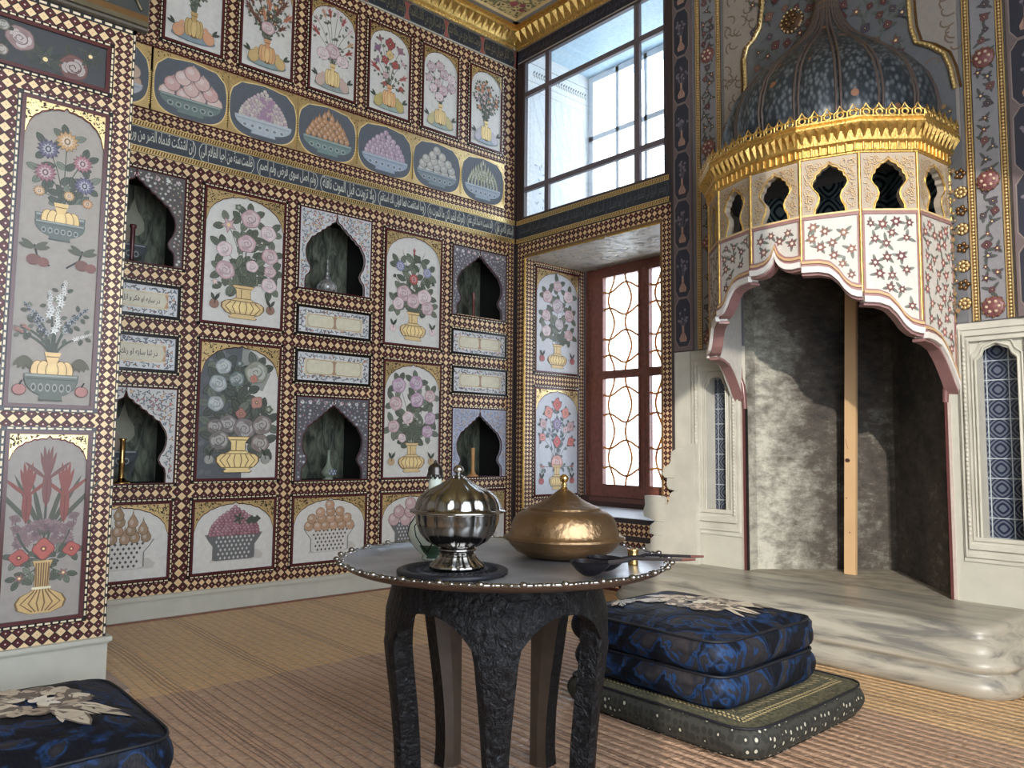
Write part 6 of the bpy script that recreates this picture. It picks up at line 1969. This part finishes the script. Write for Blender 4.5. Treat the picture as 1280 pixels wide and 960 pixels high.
for side, off in ((0, 0), (1, -.03)):
    def fn(u, v):
        a = 2*PI*u
        t = (a/ARC) % 1
        zb = zarch(t)
        z = zb+(Zt-zb)*v
        r = rad(z)+off
        return (r*math.cos(a), r*math.sin(a), z)
    B.grid(fn, NA, 8, closeu=True, flip=bool(side))
def rim(u, v):
    a = 2*PI*u; z = zarch((a/ARC) % 1); r = rad(z)-.03*(1-v)
    return (r*math.cos(a), r*math.sin(a), z)
B.grid(rim, NA, 1, closeu=True, sm=False, flip=True)
B.grid(lambda u, v: ((rad(Zt)*(1-v*.999))*math.cos(2*PI*u), (rad(Zt)*(1-v*.999))*math.sin(2*PI*u), Zt+.001*v), 40, 1, closeu=True)
B.build('apron', M_CARVE, tb)
# carved scroll relief on the apron
def leg_mb():
    B = MB()
    lw = [(0, .031), (.05, .028), (.15, .030), (.24, .036), (.32, .043), (.38, .049), (.43, .0535), (.48, .078), (.56, .10)]
    def wd(z):
        for (a, b), (c, d) in zip(lw, lw[1:]):
            if z <= c: return b+(d-b)*(z-a)/(c-a)
        return lw[-1][1]
    n = 14
    rings = []
    for k in range(n+1):
        z = .565*k/n
        r, w = rad(z)-(.010 if z > .425 else 0), wd(z)
        th = .056 if z < .43 else .046
        rings.append([(r-th, -w*.92, z), (r-.008, -w, z), (r+.003, -w*.62, z), (r+.006, 0, z), (r+.003, w*.62, z), (r-.008, w, z), (r-th, w*.92, z), (r-th-.004, 0, z)])
    m = len(rings[0])
    for i in range(n):
        for k in range(m):
            k2 = (k+1) % m
            inner = k in (6, 7)
            B.face([rings[i][k], rings[i][k2], rings[i+1][k2], rings[i+1][k]], WHITE, 1 if inner else 0, sm=not inner)
    B.face(rings[0][::-1]); B.face(rings[-1])
    return B
M_LEGIN = simple('plain_brown_wood', rgb(74, 60, 50), .5, 0, 20, .25)
leg0 = leg_mb().build('leg', [M_CARVE, M_LEGIN], tb)
for k in range(1, 5):
    l = leg0.copy(); COL.objects.link(l); l.parent = tb; l.rotation_euler = (0, 0, k*ARC)

# tray
TZ = .5805
tr = thing('round_tray', 'large round silver tray with a cast scalloped rim on the carved table', 'tray', (2.64, -2.40, TZ))
TR = .437
B = MB()
B.lathe([(.432, .026), (.424, .024), (.408, .016), (.392, .0085), (.36, .0045), (0, .0045)], n=96, mi=0)
B.build('tray_plate', M_TRAY, tr)
B = MB(); B.lathe([(0, 0), (.38, 0), (.405, .003), (.422, .010), (.432, .020), (.433, .026)], n=96); B.build('underside', simple('dull_brown_metal', rgb(92, 76, 66), .45, .6), tr)
B = MB()
n = 30
for k in range(n):
    a = 2*PI*k/n
    for j, (da, rr, br) in enumerate(((0, TR+.004, .0095), (.06, TR-.002, .007), (.105, TR-.005, .0055), (-.06, TR-.002, .007), (.03, TR-.012, .006))):
        B.ball((rr*math.cos(a+da), rr*math.sin(a+da), .024+(.003 if j == 0 else 0)), br, 8, 5, sc=(1, 1, .7))
B.tube([((TR-.006+.003*math.cos(n*q))*math.cos(q), (TR-.006+.003*math.cos(n*q))*math.sin(q), .023) for q in [2*PI*i/240 for i in range(241)]], .005, 6, caps=False)
B.build('cast_rim', M_SILVER, tr)
ZP = TZ+.0048
# trivet
t = thing('round_trivet', 'dark openwork round trivet under the silver tureen', 'trivet', (2.672, -2.60, ZP))
B = MB(); B.lathe([(0, 0), (.133, 0), (.138, .003), (.138, .010), (.132, .013), (.118, .013), (.114, .010), (0, .010)], n=64)
for k in range(36):
    a = k*PI/18
    B.tube([((.075+.018*(q))*math.cos(a+.10*math.sin(q*2.2)), (.075+.018*q)*math.sin(a+.10*math.sin(q*2.2)), .0105) for q in (0, .5, 1, 1.5, 2)], .0028, 5)
B.tube([(.078*math.cos(q), .078*math.sin(q), .0105) for q in [2*PI*i/40 for i in range(41)]], .003, 5, caps=False)
B.build('trivet_disc', simple('dark_cast_metal', rgb(34, 34, 40), .45, .4, 60, .3), t)
# silver tureen
def lobed(n_, amt):
    def f(r, z, a):
        return r*(1-amt+amt*abs(math.cos(a*n_/2))**.6)
    return f
t = thing('silver_tureen', 'lobed silver lidded tureen on a fluted foot, standing on the dark trivet', 'tureen', (2.679, -2.592, ZP+.0136), .3)
t.scale = (1, 1, .935)
LOB = lobed(12, .055)
def lobr(r, z, a): return r*(1-.075+.075*abs(math.sin(a*6))**.55)
B = MB(); B.lathe([(.0, 0), (.066, .0), (.069, .004), (.066, .010), (.056, .018), (.046, .030), (.042, .042), (.0, .044)], n=80, rfn=lambda r, z, a: r*(1+.035*math.cos(a*16)) if r < .068 else r)
B.lathe([(.040, .042), (.047, .046), (.047, .052), (.040, .056)], n=48); B.build('foot', M_SILVER, t)
B = MB(); B.lathe([(0, .052), (.03, .053), (.055, .058), (.078, .072), (.095, .094), (.104, .120), (.106, .140), (.108, .143), (.108, .147), (.0, .147)], n=120, rfn=lobr)
B.build('bowl', M_SILVER, t)
B = MB(); B.lathe([(.119, .147), (.120, .150), (.117, .154), (.108, .156), (.108, .158), (.106, .168), (.102, .180), (.094, .192), (.080, .204), (.060, .214), (.042, .223), (.028, .233), (.019, .240), (.0, .240)], n=120, rfn=lambda r, z, a: lobr(r, z, a) if z > .157 and r > .03 else r)
B.lathe([(.0, .147), (.119, .147)], n=60)
lid = B.build('lid', M_SILVER, t)
B = MB(); B.lathe([(.019, .239), (.013, .243), (.006, .246), (.006, .248), (.011, .251), (.0145, .259), (.011, .267), (.005, .271), (0, .2715)], n=24)
for k in range(7): B.leaf; B.ball((.017*math.cos(k*.9), .017*math.sin(k*.9), .240), .006, 6, 4, sc=(1, 1, .6))
B.build('knob', M_SILVER, lid)
# celadon ewer behind
M_CEL = simple('celadon_glaze', rgb(176, 188, 172), .12, 0, 12, .06)
t = thing('porcelain_ewer', 'pale green and white long-necked ewer with a dark metal cap, behind the silver tureen', 'ewer', (2.452, -2.497, ZP), 0)
B = MB(); B.lathe([(0, 0), (.032, 0), (.034, .006), (.030, .012), (.046, .024), (.064, .045), (.073, .070), (.069, .095), (.053, .120), (.034, .140), (.022, .160), (.0185, .180), (.0185, .236), (0, .236)], n=48, colfn=lambda u, v: rgb(54, 84, 62) if (v < .36 and abs((u*4) % 1-.5) < .3 and v > .12) else rgb(196, 204, 192))
B.h = 0
bo = B.build('body', paint_mat('painted_porcelain', .12), t)
B = MB()
for k in range(4):
    a0 = k*PI/2+.2
    B.tube([((r+.0006)*math.cos(a0+d), (r+.0006)*math.sin(a0+d), z) for r, z, d in ((.046, .024, .35), (.064, .045, .2), (.073, .070, 0), (.069, .095, -.15), (.053, .120, -.05), (.034, .140, .1))], .0018, 5, rgb(30, 40, 34))
    B.tube([((r+.0006)*math.cos(a0+d), (r+.0006)*math.sin(a0+d), z) for r, z, d in ((.046, .024, .35), (.064, .045, .6), (.073, .070, .8), (.069, .095, .95), (.053, .120, .9))], .0018, 5, rgb(30, 40, 34))
B.build('black_scrolls', M_GLOSS, bo)
B = MB(); B.lathe([(.020, .229), (.022, .232), (.022, .240), (.0205, .242), (.0205, .252), (.016, .260), (.009, .265), (.005, .267), (.005, .271), (.002, .275), (0, .276)], n=24, rfn=lambda r, z, a: r*(1+.05*math.cos(a*10)))
for k in range(10): B.ball((.0205*math.cos(k*PI/5), .0205*math.sin(k*PI/5), .230), .005, 6, 4, sc=(1, 1, 1.5))
B.build('cap', simple('dark_silver', rgb(86, 82, 80), .3, 1.0), t)
# brass covered dish
t = thing('brass_covered_dish', 'wide brass dish with engraved conical lid and ball finial, right of the silver tureen', 'covered dish', (2.638, -2.170, ZP), .5)
B = MB(); B.lathe([(0, 0), (.085, 0), (.108, .004), (.138, .018), (.156, .036), (.162, .046), (.176, .054), (.177, .057), (.160, .054), (.0, .054)], n=72); B.build('dish', M_BRASS, t)
B = MB(); B.lathe([(.172, .057), (.172, .060), (.160, .062), (.156, .075), (.153, .090), (.148, .104), (.139, .118), (.126, .128), (.112, .134), (.104, .137), (.105, .140), (.100, .142), (.084, .149), (.066, .157), (.05, .166), (.036, .176), (.022, .187), (.010, .195), (0, .196)], n=96, rfn=lambda r, z, a: r*(1+.004*math.cos(a*24)) if z > .13 else r)
lid = B.build('lid', M_BRASS, t)
B = MB(); B.lathe([(.012, .194), (.007, .200), (.006, .203), (.010, .206), (.007, .209), (.0055, .212), (.0115, .217), (.0135, .224), (.0115, .231), (.005, .236), (0, .237)], n=24); B.build('finial', M_BRASSB, lid)
# little brass cup near the far rim
t = thing('brass_cup', 'tiny ribbed brass cup near the right rim of the tray', 'cup', (2.865, -2.135, ZP), 0)
B = MB(); B.lathe([(0, 0), (.0135, 0), (.0135, .006), (.0125, .010), (.0145, .013), (.0145, .018), (.0130, .021), (.0145, .024), (.0145, .030), (.0135, .034), (.0155, .038), (.0155, .043), (.013, .043), (.012, .038), (0, .036)], n=28); B.build('cup_body', M_BRASSB, t)
# two dark ladles
M_EBONY = simple('dark_horn', rgb(30, 28, 34), .25, .1)
def ladle(label, loc, rz, tilt, L, c):
    t = thing('ladle', label, 'ladle', loc, rz, 'ladles on the tray rim')
    B = MB()
    def bowlf(u, v):
        a = 2*PI*u; s_ = v
        return (.052*s_*math.cos(a)*(1+.15*math.cos(a)), .036*s_*math.sin(a), -.034*(1-s_*s_))
    B.grid(bowlf, 24, 6, closeu=True)
    B.grid(lambda u, v: (lambda p: (p[0]*1.04, p[1]*1.05, p[2]-.003*(1-v*.6)))(bowlf(u, v)), 24, 6, closeu=True, flip=True)
    B.build('ladle_bowl', M_EBONY, t)
    H_ = MB(); H_.tube([(.055, 0, .0), (.10, 0, .008+tilt*.2), (.5*L, 0, .012+tilt*.6), (L, 0, .016+tilt)], [.006, .0045, .004, .0035], 8, c); hd_ = H_.build('handle', M_GLOSS, t)
    E_ = MB(); E_.tube([(L, 0, .016+tilt), (L+.03, 0, .018+tilt*1.15)], [.0036, .0025], 8, rgb(110, 60, 50)); E_.build('tip', M_GLOSS, hd_)
    for k in range(5):
        x = .075+k*.03
    return t
ladle('dark ladle in front, its reddish tip reaching past the tray rim', (2.930, -2.385, ZP+.040), R(18), .006, .235, rgb(70, 62, 62))
ladle('dark ladle lying just behind the other one, with a white-banded handle', (2.905, -2.300, ZP+.040), R(12), .006, .235, rgb(44, 40, 46))

# ================================================================== CUSHIONS
def cushion_mesh(B, w, d, h, cx, cy, z0, rng, crown=.018, rnd=.07, sag=0.0, n=40, m=14, top_mi=0, side_mi=0):
    """pillow body: superellipse plan, rounded sides, crowned top"""
    def pt(a, rr):
        c, s_ = math.cos(a), math.sin(a)
        e = 2/9.0
        return (cx+rr*w/2*math.copysign(abs(c)**e, c), cy+rr*d/2*math.copysign(abs(s_)**e, s_))
    prof = []
    for k in range(9):     # side from bottom seam to top seam
        t = k/8
        bul = math.sin(PI*t)**.7*.018
        prof.append((1-.012+bul/(w/2), z0+h*(.06+.88*t)))
    seed = rng.random()*50
    def zt(x, y, base):
        return base+.010*mnoise.noise(Vector((x*5+seed, y*5, 0)))+.006*mnoise.noise(Vector((x*14+seed, y*11, 3)))
    N = 96
    def side(u, v):
        rr, z = prof[int(round(v*8))]
        x, y = pt(2*PI*u, rr)
        wv = .006*mnoise.noise(Vector((x*9+seed, y*9, z*20)))
        sg = sag*((x-cx)/(w/2))**2
        return (x+wv, y+wv, max(z0, z-sg*(z-z0)/h + .004*mnoise.noise(Vector((x*8, y*8, seed)))*(1 if v > .1 else 0)))
    B.grid(side, N, 8, closeu=True, mi=side_mi)
    def top(u, v):
        rr = (1-.012)*(1-v)
        x, y = pt(2*PI*u, rr)
        f = 1-(1-v)**3.2
        z = z0+h*.94+crown*f
        if 0 < v: z = zt(x, y, z) if v > .15 else z
        else: z = z+.004*mnoise.noise(Vector((x*8, y*8, seed)))
        return (x, y, z-sag*((x-cx)/(w/2))**2)
    B.grid(top, N, m, closeu=True, mi=top_mi)
    B.grid(lambda u, v: (pt(2*PI*u, .98*(1-v))[0], pt(2*PI*u, .98*(1-v))[1], z0+h*.06*(1-v)*0+.0), N, 2, closeu=True, mi=side_mi, flip=True)
    return [(pt(2*PI*i/N, 1.0)[0], pt(2*PI*i/N, 1.0)[1], z0+h*.95+.004*mnoise.noise(Vector((pt(2*PI*i/N, 1.0)[0]*8, pt(2*PI*i/N, 1.0)[1]*8, seed)))) for i in range(N+1)]
def brocade_mat():
    m, nt, b = new_mat('blue_brocade')
    tc = nd(nt, 'ShaderNodeTexCoord')
    n = nd(nt, 'ShaderNodeTexNoise'); n.inputs['Scale'].default_value = 7; n.inputs['Detail'].default_value = 3; n.inputs['Distortion'].default_value = 1.8
    nt.links.new(tc.outputs['Object'], n.inputs['Vector'])
    r = nd(nt, 'ShaderNodeValToRGB')
    cr = r.color_ramp; cr.interpolation = 'EASE'
    cr.elements[0].position = .46; cr.elements[0].color = rgb(10, 14, 24)
    cr.elements[1].position = .76; cr.elements[1].color = rgb(56, 52, 54)
    e = cr.elements.new(.51); e.color = rgb(18, 34, 60)
    e = cr.elements.new(.545); e.color = rgb(26, 56, 98)
    e = cr.elements.new(.575); e.color = rgb(36, 36, 42)
    nt.links.new(n.outputs['Fac'], r.inputs['Fac'])
    mp = nd(nt, 'ShaderNodeMapping'); mp.inputs['Scale'].default_value = (18, 130, 60)
    nt.links.new(tc.outputs['Object'], mp.inputs[0])
    n2 = nd(nt, 'ShaderNodeTexNoise'); n2.inputs['Scale'].default_value = 1; n2.inputs['Detail'].default_value = 2
    nt.links.new(mp.outputs[0], n2.inputs['Vector'])
    mr = nd(nt, 'ShaderNodeMapRange'); mr.inputs['To Min'].default_value = .6; mr.inputs['To Max'].default_value = 1.4
    nt.links.new(n2.outputs['Fac'], mr.inputs['Value'])
    sc = nd(nt, 'ShaderNodeVectorMath', operation='SCALE'); nt.links.new(r.outputs[0], sc.inputs[0]); nt.links.new(mr.outputs[0], sc.inputs['Scale'])
    nt.links.new(sc.outputs[0], b.inputs['Base Color'])
    b.inputs['Roughness'].default_value = .6; b.inputs['Specular IOR Level'].default_value = .25
    n3 = nd(nt, 'ShaderNodeTexNoise'); n3.inputs['Scale'].default_value = 6; n3.inputs['Detail'].default_value = 2; n3.inputs['Distortion'].default_value = 1
    nt.links.new(tc.outputs['Object'], n3.inputs['Vector'])
    bump(nt, b, math_n(nt, 'ADD', math_n(nt, 'MULTIPLY', n2.outputs['Fac'], .15), n3.outputs['Fac']), .5, .03)
    return m
M_BROC = brocade_mat()
M_CORD = simple('dark_piping', rgb(20, 22, 30), .6)
def drape(P, top_z, out):
    """wraps flat painted shapes (drawn in XZ) over a height function, giving woven motifs"""
    off = len(out.v)
    for x, y, z in P.v:
        out.v.append((x, z, top_z(x, z)+(-y)))
    out.f += [tuple(i+off for i in f) for f in P.f]
    out.mi += P.mi; out.c += P.c; out.uv += P.uv; out.sm += P.sm
def flower_motif(P, cx, cz, s, rng, c1=rgb(226, 212, 188), c2=rgb(180, 156, 130), c3=rgb(112, 98, 88), rot=0):
    for k in range(26):
        a = rot+k*2.4; rr = s*(.15+.85*math.sqrt(k/26))
        x, z = cx+rr*.62*math.cos(a), cz+rr*.5*math.sin(a)
        l = s*.42
        P.leaf(x, z, l*1.05, l*.95, a+rng.uniform(-.5, .5), c3)
        P.leaf(x, z, l*.95, l*.80, a+rng.uniform(-.4, .4), mixc(c1, c2, rng.random()))
    for k in range(10):
        P.leaf(cx, cz, s*rng.uniform(.2, .4), s*.16, rng.uniform(0, 6.28), mixc(c1, WHITE, .3))
    for a0, l in ((rot+.1, 1.35), (rot+.45, 1.2), (rot-.35, 1.3), (rot+2.9, 1.1), (rot+3.4, 1.2)):
        x, z = cx+s*.5*math.cos(a0), cz+s*.45*math.sin(a0)
        P.leaf(x, z, s*l, s*.42, a0, c3); P.leaf(x, z, s*l*.96, s*.33, a0, mixc(c1, c2, .5), 0, c3)
        for q in (-.35, .35):
            P.leaf(x+s*.2*math.cos(a0), z+s*.2*math.sin(a0), s*l*.6, s*.14, a0+q, mixc(c1, c2, .4))
def big_cushion(name, label, x0, x1, y0, y1, z0, h, seed, motifs=(), crown=.02, group=None, mats=None, tass=False):
    cx, cy = (x0+x1)/2, (y0+y1)/2
    t = thing(name, label, 'cushion', (cx, cy, z0), 0, group)
    rng = random.Random(seed)
    B = MB(); w, d = x1-x0, y1-y0
    seam = cushion_mesh(B, w, d, h, 0, 0, 0, rng, crown)
    body = B.build('cushion_body', mats or M_BROC, t)
    C = MB(); C.tube(seam, .0045, 6, caps=False); C.build('piping', M_CORD, body)
    dg = bpy.context.evaluated_depsgraph_get()
    if motifs:
        from mathutils.bvhtree import BVHTree
        tree = BVHTree.FromPolygons([Vector(v) for v in B.v], B.f)
        def topz(x, y):
            hit = tree.ray_cast(Vector((x, y, 1)), Vector((0, 0, -1)))
            return hit[0].z+.0025 if hit[0] is not None else 0
        out = MB()
        P = MB(); P.h = .0
        for m_ in motifs: flower_motif(P, *m_[:3], rng, rot=m_[3])
        # keep only shapes lying on the top of the cushion
        keep = MB()
        for f, mi, c, uv, sm in zip(P.f, P.mi, P.c, P.uv, P.sm):
            pts = [P.v[i] for i in f]
            if all(abs(p[0]) < w/2-.055 and abs(p[2]) < d/2-.055 for p in pts): keep.face(pts, c)
        drape(keep, topz, out)
        out.build('woven_flowers', M_PAINT, body)
    if tass:
        T_ = MB(); T_.tube([(w/2*.925, d/2*.925, h*.95), (w/2*.955, d/2*.95, h*.8), (w/2*.955, d/2*.955, h*.5)], [.004, .006, .003], 6); T_.build('corner_tab', M_CORD, t)
    return t
big_cushion('blue_cushion', 'upper of two stacked dark blue brocade cushions, with a cream flower on top', 2.22, 2.86, -1.72, -1.115, .205, .108, 301, [(.02, .03, .15, .3), (-.2, -.14, .05, 2)], .04, 'stacked blue brocade cushions', tass=True)
big_cushion('blue_cushion', 'lower of two stacked dark blue brocade cushions, resting on the olive floor cushion', 2.23, 2.865, -1.71, -1.11, .103, .104, 302, (), .002, 'stacked blue brocade cushions')
big_cushion('blue_cushion', 'blue cushion with cream flowers at the lower left, beside the front pier', 1.36, 2.06, -3.80, -3.035, .004, .125, 303, [(-.05, .13, .16, .6), (-.1, -.2, .15, 2)], .05)
# flat olive cushion with woven bands
def olive_mat():
    m, nt, b = new_mat('olive_patterned_cloth')
    tc = nd(nt, 'ShaderNodeTexCoord'); sp = nd(nt, 'ShaderNodeSeparateXYZ'); nt.links.new(tc.outputs['Object'], sp.inputs[0])
    ax = math_n(nt, 'SUBTRACT', .365, math_n(nt, 'ABSOLUTE', sp.outputs[0])); ay = math_n(nt, 'SUBTRACT', .365, math_n(nt, 'ABSOLUTE', sp.outputs[1]))
    e = math_n(nt, 'MINIMUM', ax, ay)            # distance from the edge
    isx = math_n(nt, 'LESS_THAN', ax, ay)
    along = nd(nt, 'ShaderNodeMix'); nt.links.new(isx, along.inputs['Factor']); nt.links.new(sp.outputs[0], along.inputs['A']); nt.links.new(sp.outputs[1], along.inputs['B'])
    al = along.outputs[0]
    def dots(e0, e1, sc, thr):
        inb = math_n(nt, 'MULTIPLY', math_n(nt, 'GREATER_THAN', e, e0), math_n(nt, 'LESS_THAN', e, e1))
        f = math_n(nt, 'FRACT', math_n(nt, 'ADD', math_n(nt, 'MULTIPLY', al, sc), math_n(nt, 'MULTIPLY', e, sc*.9)))
        return math_n(nt, 'MULTIPLY', inb, math_n(nt, 'LESS_THAN', f, thr))
    b1 = dots(.052, .060, 62, .5); b2 = dots(.066, .074, 62, .5); b3 = dots(.10, .118, 36, .32); b4 = dots(.150, .164, 30, .4); b5 = dots(.2, .212, 42, .4)
    pat = math_n(nt, 'MAXIMUM', math_n(nt, 'MAXIMUM', b1, b2), math_n(nt, 'MULTIPLY', math_n(nt, 'MAXIMUM', math_n(nt, 'MAXIMUM', b3, b4), b5), .55))
    n = nd(nt, 'ShaderNodeTexNoise'); n.inputs['Scale'].default_value = 90; nt.links.new(tc.outputs['Object'], n.inputs['Vector'])
    r = nd(nt, 'ShaderNodeValToRGB'); r.color_ramp.elements[0].position = .35; r.color_ramp.elements[0].color = rgb(62, 62, 46); r.color_ramp.elements[1].position = .7; r.color_ramp.elements[1].color = rgb(106, 100, 78)
    nt.links.new(n.outputs['Fac'], r.inputs['Fac'])
    mx = nd(nt, 'ShaderNodeMix', data_type='RGBA'); nt.links.new(pat, mx.inputs['Factor']); nt.links.new(r.outputs[0], mx.inputs['A']); mx.inputs['B'].default_value = rgb(204, 182, 132)
    nt.links.new(mx.outputs['Result'], b.inputs['Base Color']); b.inputs['Roughness'].default_value = .75
    bump(nt, b, n.outputs['Fac'], .3, .004)
    return m
def olive_side():
    m, nt, b = new_mat('dark_side_cloth')
    tc = nd(nt, 'ShaderNodeTexCoord')
    mp = nd(nt, 'ShaderNodeMapping'); mp.inputs['Scale'].default_value = (1, 1, .75); nt.links.new(tc.outputs['Object'], mp.inputs[0])
    v = nd(nt, 'ShaderNodeTexVoronoi'); v.inputs['Scale'].default_value = 46; v.inputs['Randomness'].default_value = .35; nt.links.new(mp.outputs[0], v.inputs['Vector'])
    r = nd(nt, 'ShaderNodeValToRGB'); r.color_ramp.interpolation = 'CONSTANT'; r.color_ramp.elements[0].color = rgb(176, 172, 156); r.color_ramp.elements[1].position = .22; r.color_ramp.elements[1].color = rgb(34, 34, 30)
    e = r.color_ramp.elements.new(.52); e.color = rgb(50, 50, 44)
    nt.links.new(v.outputs['Distance'], r.inputs['Fac']); nt.links.new(r.outputs[0], b.inputs['Base Color']); b.inputs['Roughness'].default_value = .8
    return m
t = thing('floor_cushion', 'flat olive patterned floor cushion under the two blue cushions', 'cushion', (2.62, -1.395, .002))
rng = random.Random(304)
B = MB(); seam = cushion_mesh(B, .76, .745, .098, 0, 0, 0, rng, .006, top_mi=0, side_mi=1)
B.build('cushion_body', [olive_mat(), olive_side()], t)
C = MB(); C.tube(seam, .004, 6, caps=False); C.build('piping', M_CORD, t)

# ================================================================== THINGS IN THE NICHES
def lathe_thing(name, label, cat, loc, parts, n=28):
    t = thing(name, label, cat, loc)
    for pn, prof, mat_, col in parts:
        B = MB(); B.lathe(prof, n=n, col=col); B.build(pn, mat_, t)
    return t
NZ = 1.829
t = lathe_thing('patterned_bottle', 'dark silver-patterned long-necked bottle in the white floral niche', 'bottle', (-.055, -1.515, 1.829), [
    ('body', [(0, 0), (.036, 0), (.040, .004), (.054, .018), (.060, .036), (.055, .056), (.040, .074), (.025, .086)], None or simple('silver_patterned_ware', rgb(140, 140, 140), .3, .4, 60, .7), WHITE),
    ('neck', [(.025, .086), (.020, .095), (.024, .10), (.017, .106), (.013, .125), (.018, .13), (.012, .136), (.0095, .17), (.014, .174), (.009, .178), (.008, .205), (.011, .209), (.006, .214), (0, .215)], simple('grey_metal_neck', rgb(130, 130, 128), .3, .7), WHITE)])
B = MB()
for k in range(16):
    a = k*PI/8
    B.tube([((.0605)*math.cos(a+q*.12)*s_, (.0605)*math.sin(a+q*.12)*s_, z) for q, s_, z in ((0, .92, .02), (1, 1.0, .036), (2, .93, .054))], .0022, 5, rgb(180, 180, 176))
B.build('silver_scrolls', M_GLOSS, t)
lathe_thing('red_candlestick', 'thin dark red candlestick in the niche nearest the corner', 'candlestick', (-.10, -.315, 1.809), [
    ('base', [(0, 0), (.030, 0), (.030, .006), (.016, .012), (.012, .02)], M_GLOSS, rgb(80, 28, 30)),
    ('shaft', [(.010, .02), (.014, .03), (.009, .04), (.013, .055), (.010, .065), (.012, .15), (.0105, .16), (.014, .17), (.012, .20), (.014, .205), (0, .206)], M_GLOSS, rgb(112, 50, 44))])
t = lathe_thing('celadon_bottle', 'green and white long-necked bottle with blue flowers in the lower dark floral niche', 'bottle', (-.085, -1.452, .687), [
    ('body', [(0, 0), (.030, 0), (.034, .005), (.024, .012), (.034, .022), (.045, .036), (.046, .048), (.034, .066), (.020, .084), (.012, .105), (.009, .14), (.008, .175), (.010, .182), (0, .183)], M_GLOSS, rgb(132, 146, 128))])
B = MB()
for k in range(7):
    a = -.3+k*.25
    for q in (0, 1): B.ball((.0455*math.cos(a), .0455*math.sin(a), .038+q*.016), .006, 6, 4, rgb(70, 90, 170) if (k+q) % 2 else rgb(206, 210, 220), sc=(.5, 1, 1))
B.build('blue_flowers', M_GLOSS, t)
B = MB(); B.tube([(0, 0, .18), (0, 0, .235)], [.004, .001], 6, rgb(40, 40, 40)); B.build('spike', M_GLOSS, t)
lathe_thing('amber_candlestick', 'amber yellow candlestick in the pale blue niche behind the tureen', 'candlestick', (-.10, -.30, .685), [
    ('base', [(0, 0), (.040, 0), (.040, .008), (.030, .013), (.022, .02), (.018, .03)], M_GLOSS, rgb(206, 140, 52)),
    ('shaft', [(.016, .03), (.013, .04), (.012, .06), (.0125, .15), (.016, .16), (.013, .166), (.015, .20), (.016, .204), (0, .205)], M_GLOSS, rgb(216, 150, 60))])
lathe_thing('red_candlestick', 'dark red candlestick beside the still life in the upper niche by the front pier', 'candlestick', (-.06, -2.638, 1.829), [
    ('base', [(0, 0), (.045, 0), (.045, .007), (.022, .014), (.012, .025)], M_GLOSS, rgb(70, 24, 30)),
    ('shaft', [(.010, .025), (.012, .19), (.018, .197), (.016, .21), (0, .212)], M_GLOSS, rgb(84, 28, 34))])
lathe_thing('brass_stand', 'golden brass stand at the edge of the lower niche by the front pier', 'candlestick', (-.06, -2.635, .691), [
    ('base', [(0, 0), (.055, 0), (.055, .008), (.030, .016), (.016, .03)], M_BRASSB, WHITE),
    ('shaft', [(.014, .03), (.013, .10), (.018, .11), (.013, .12), (.013, .22), (.02, .23), (0, .232)], M_BRASSB, WHITE)])
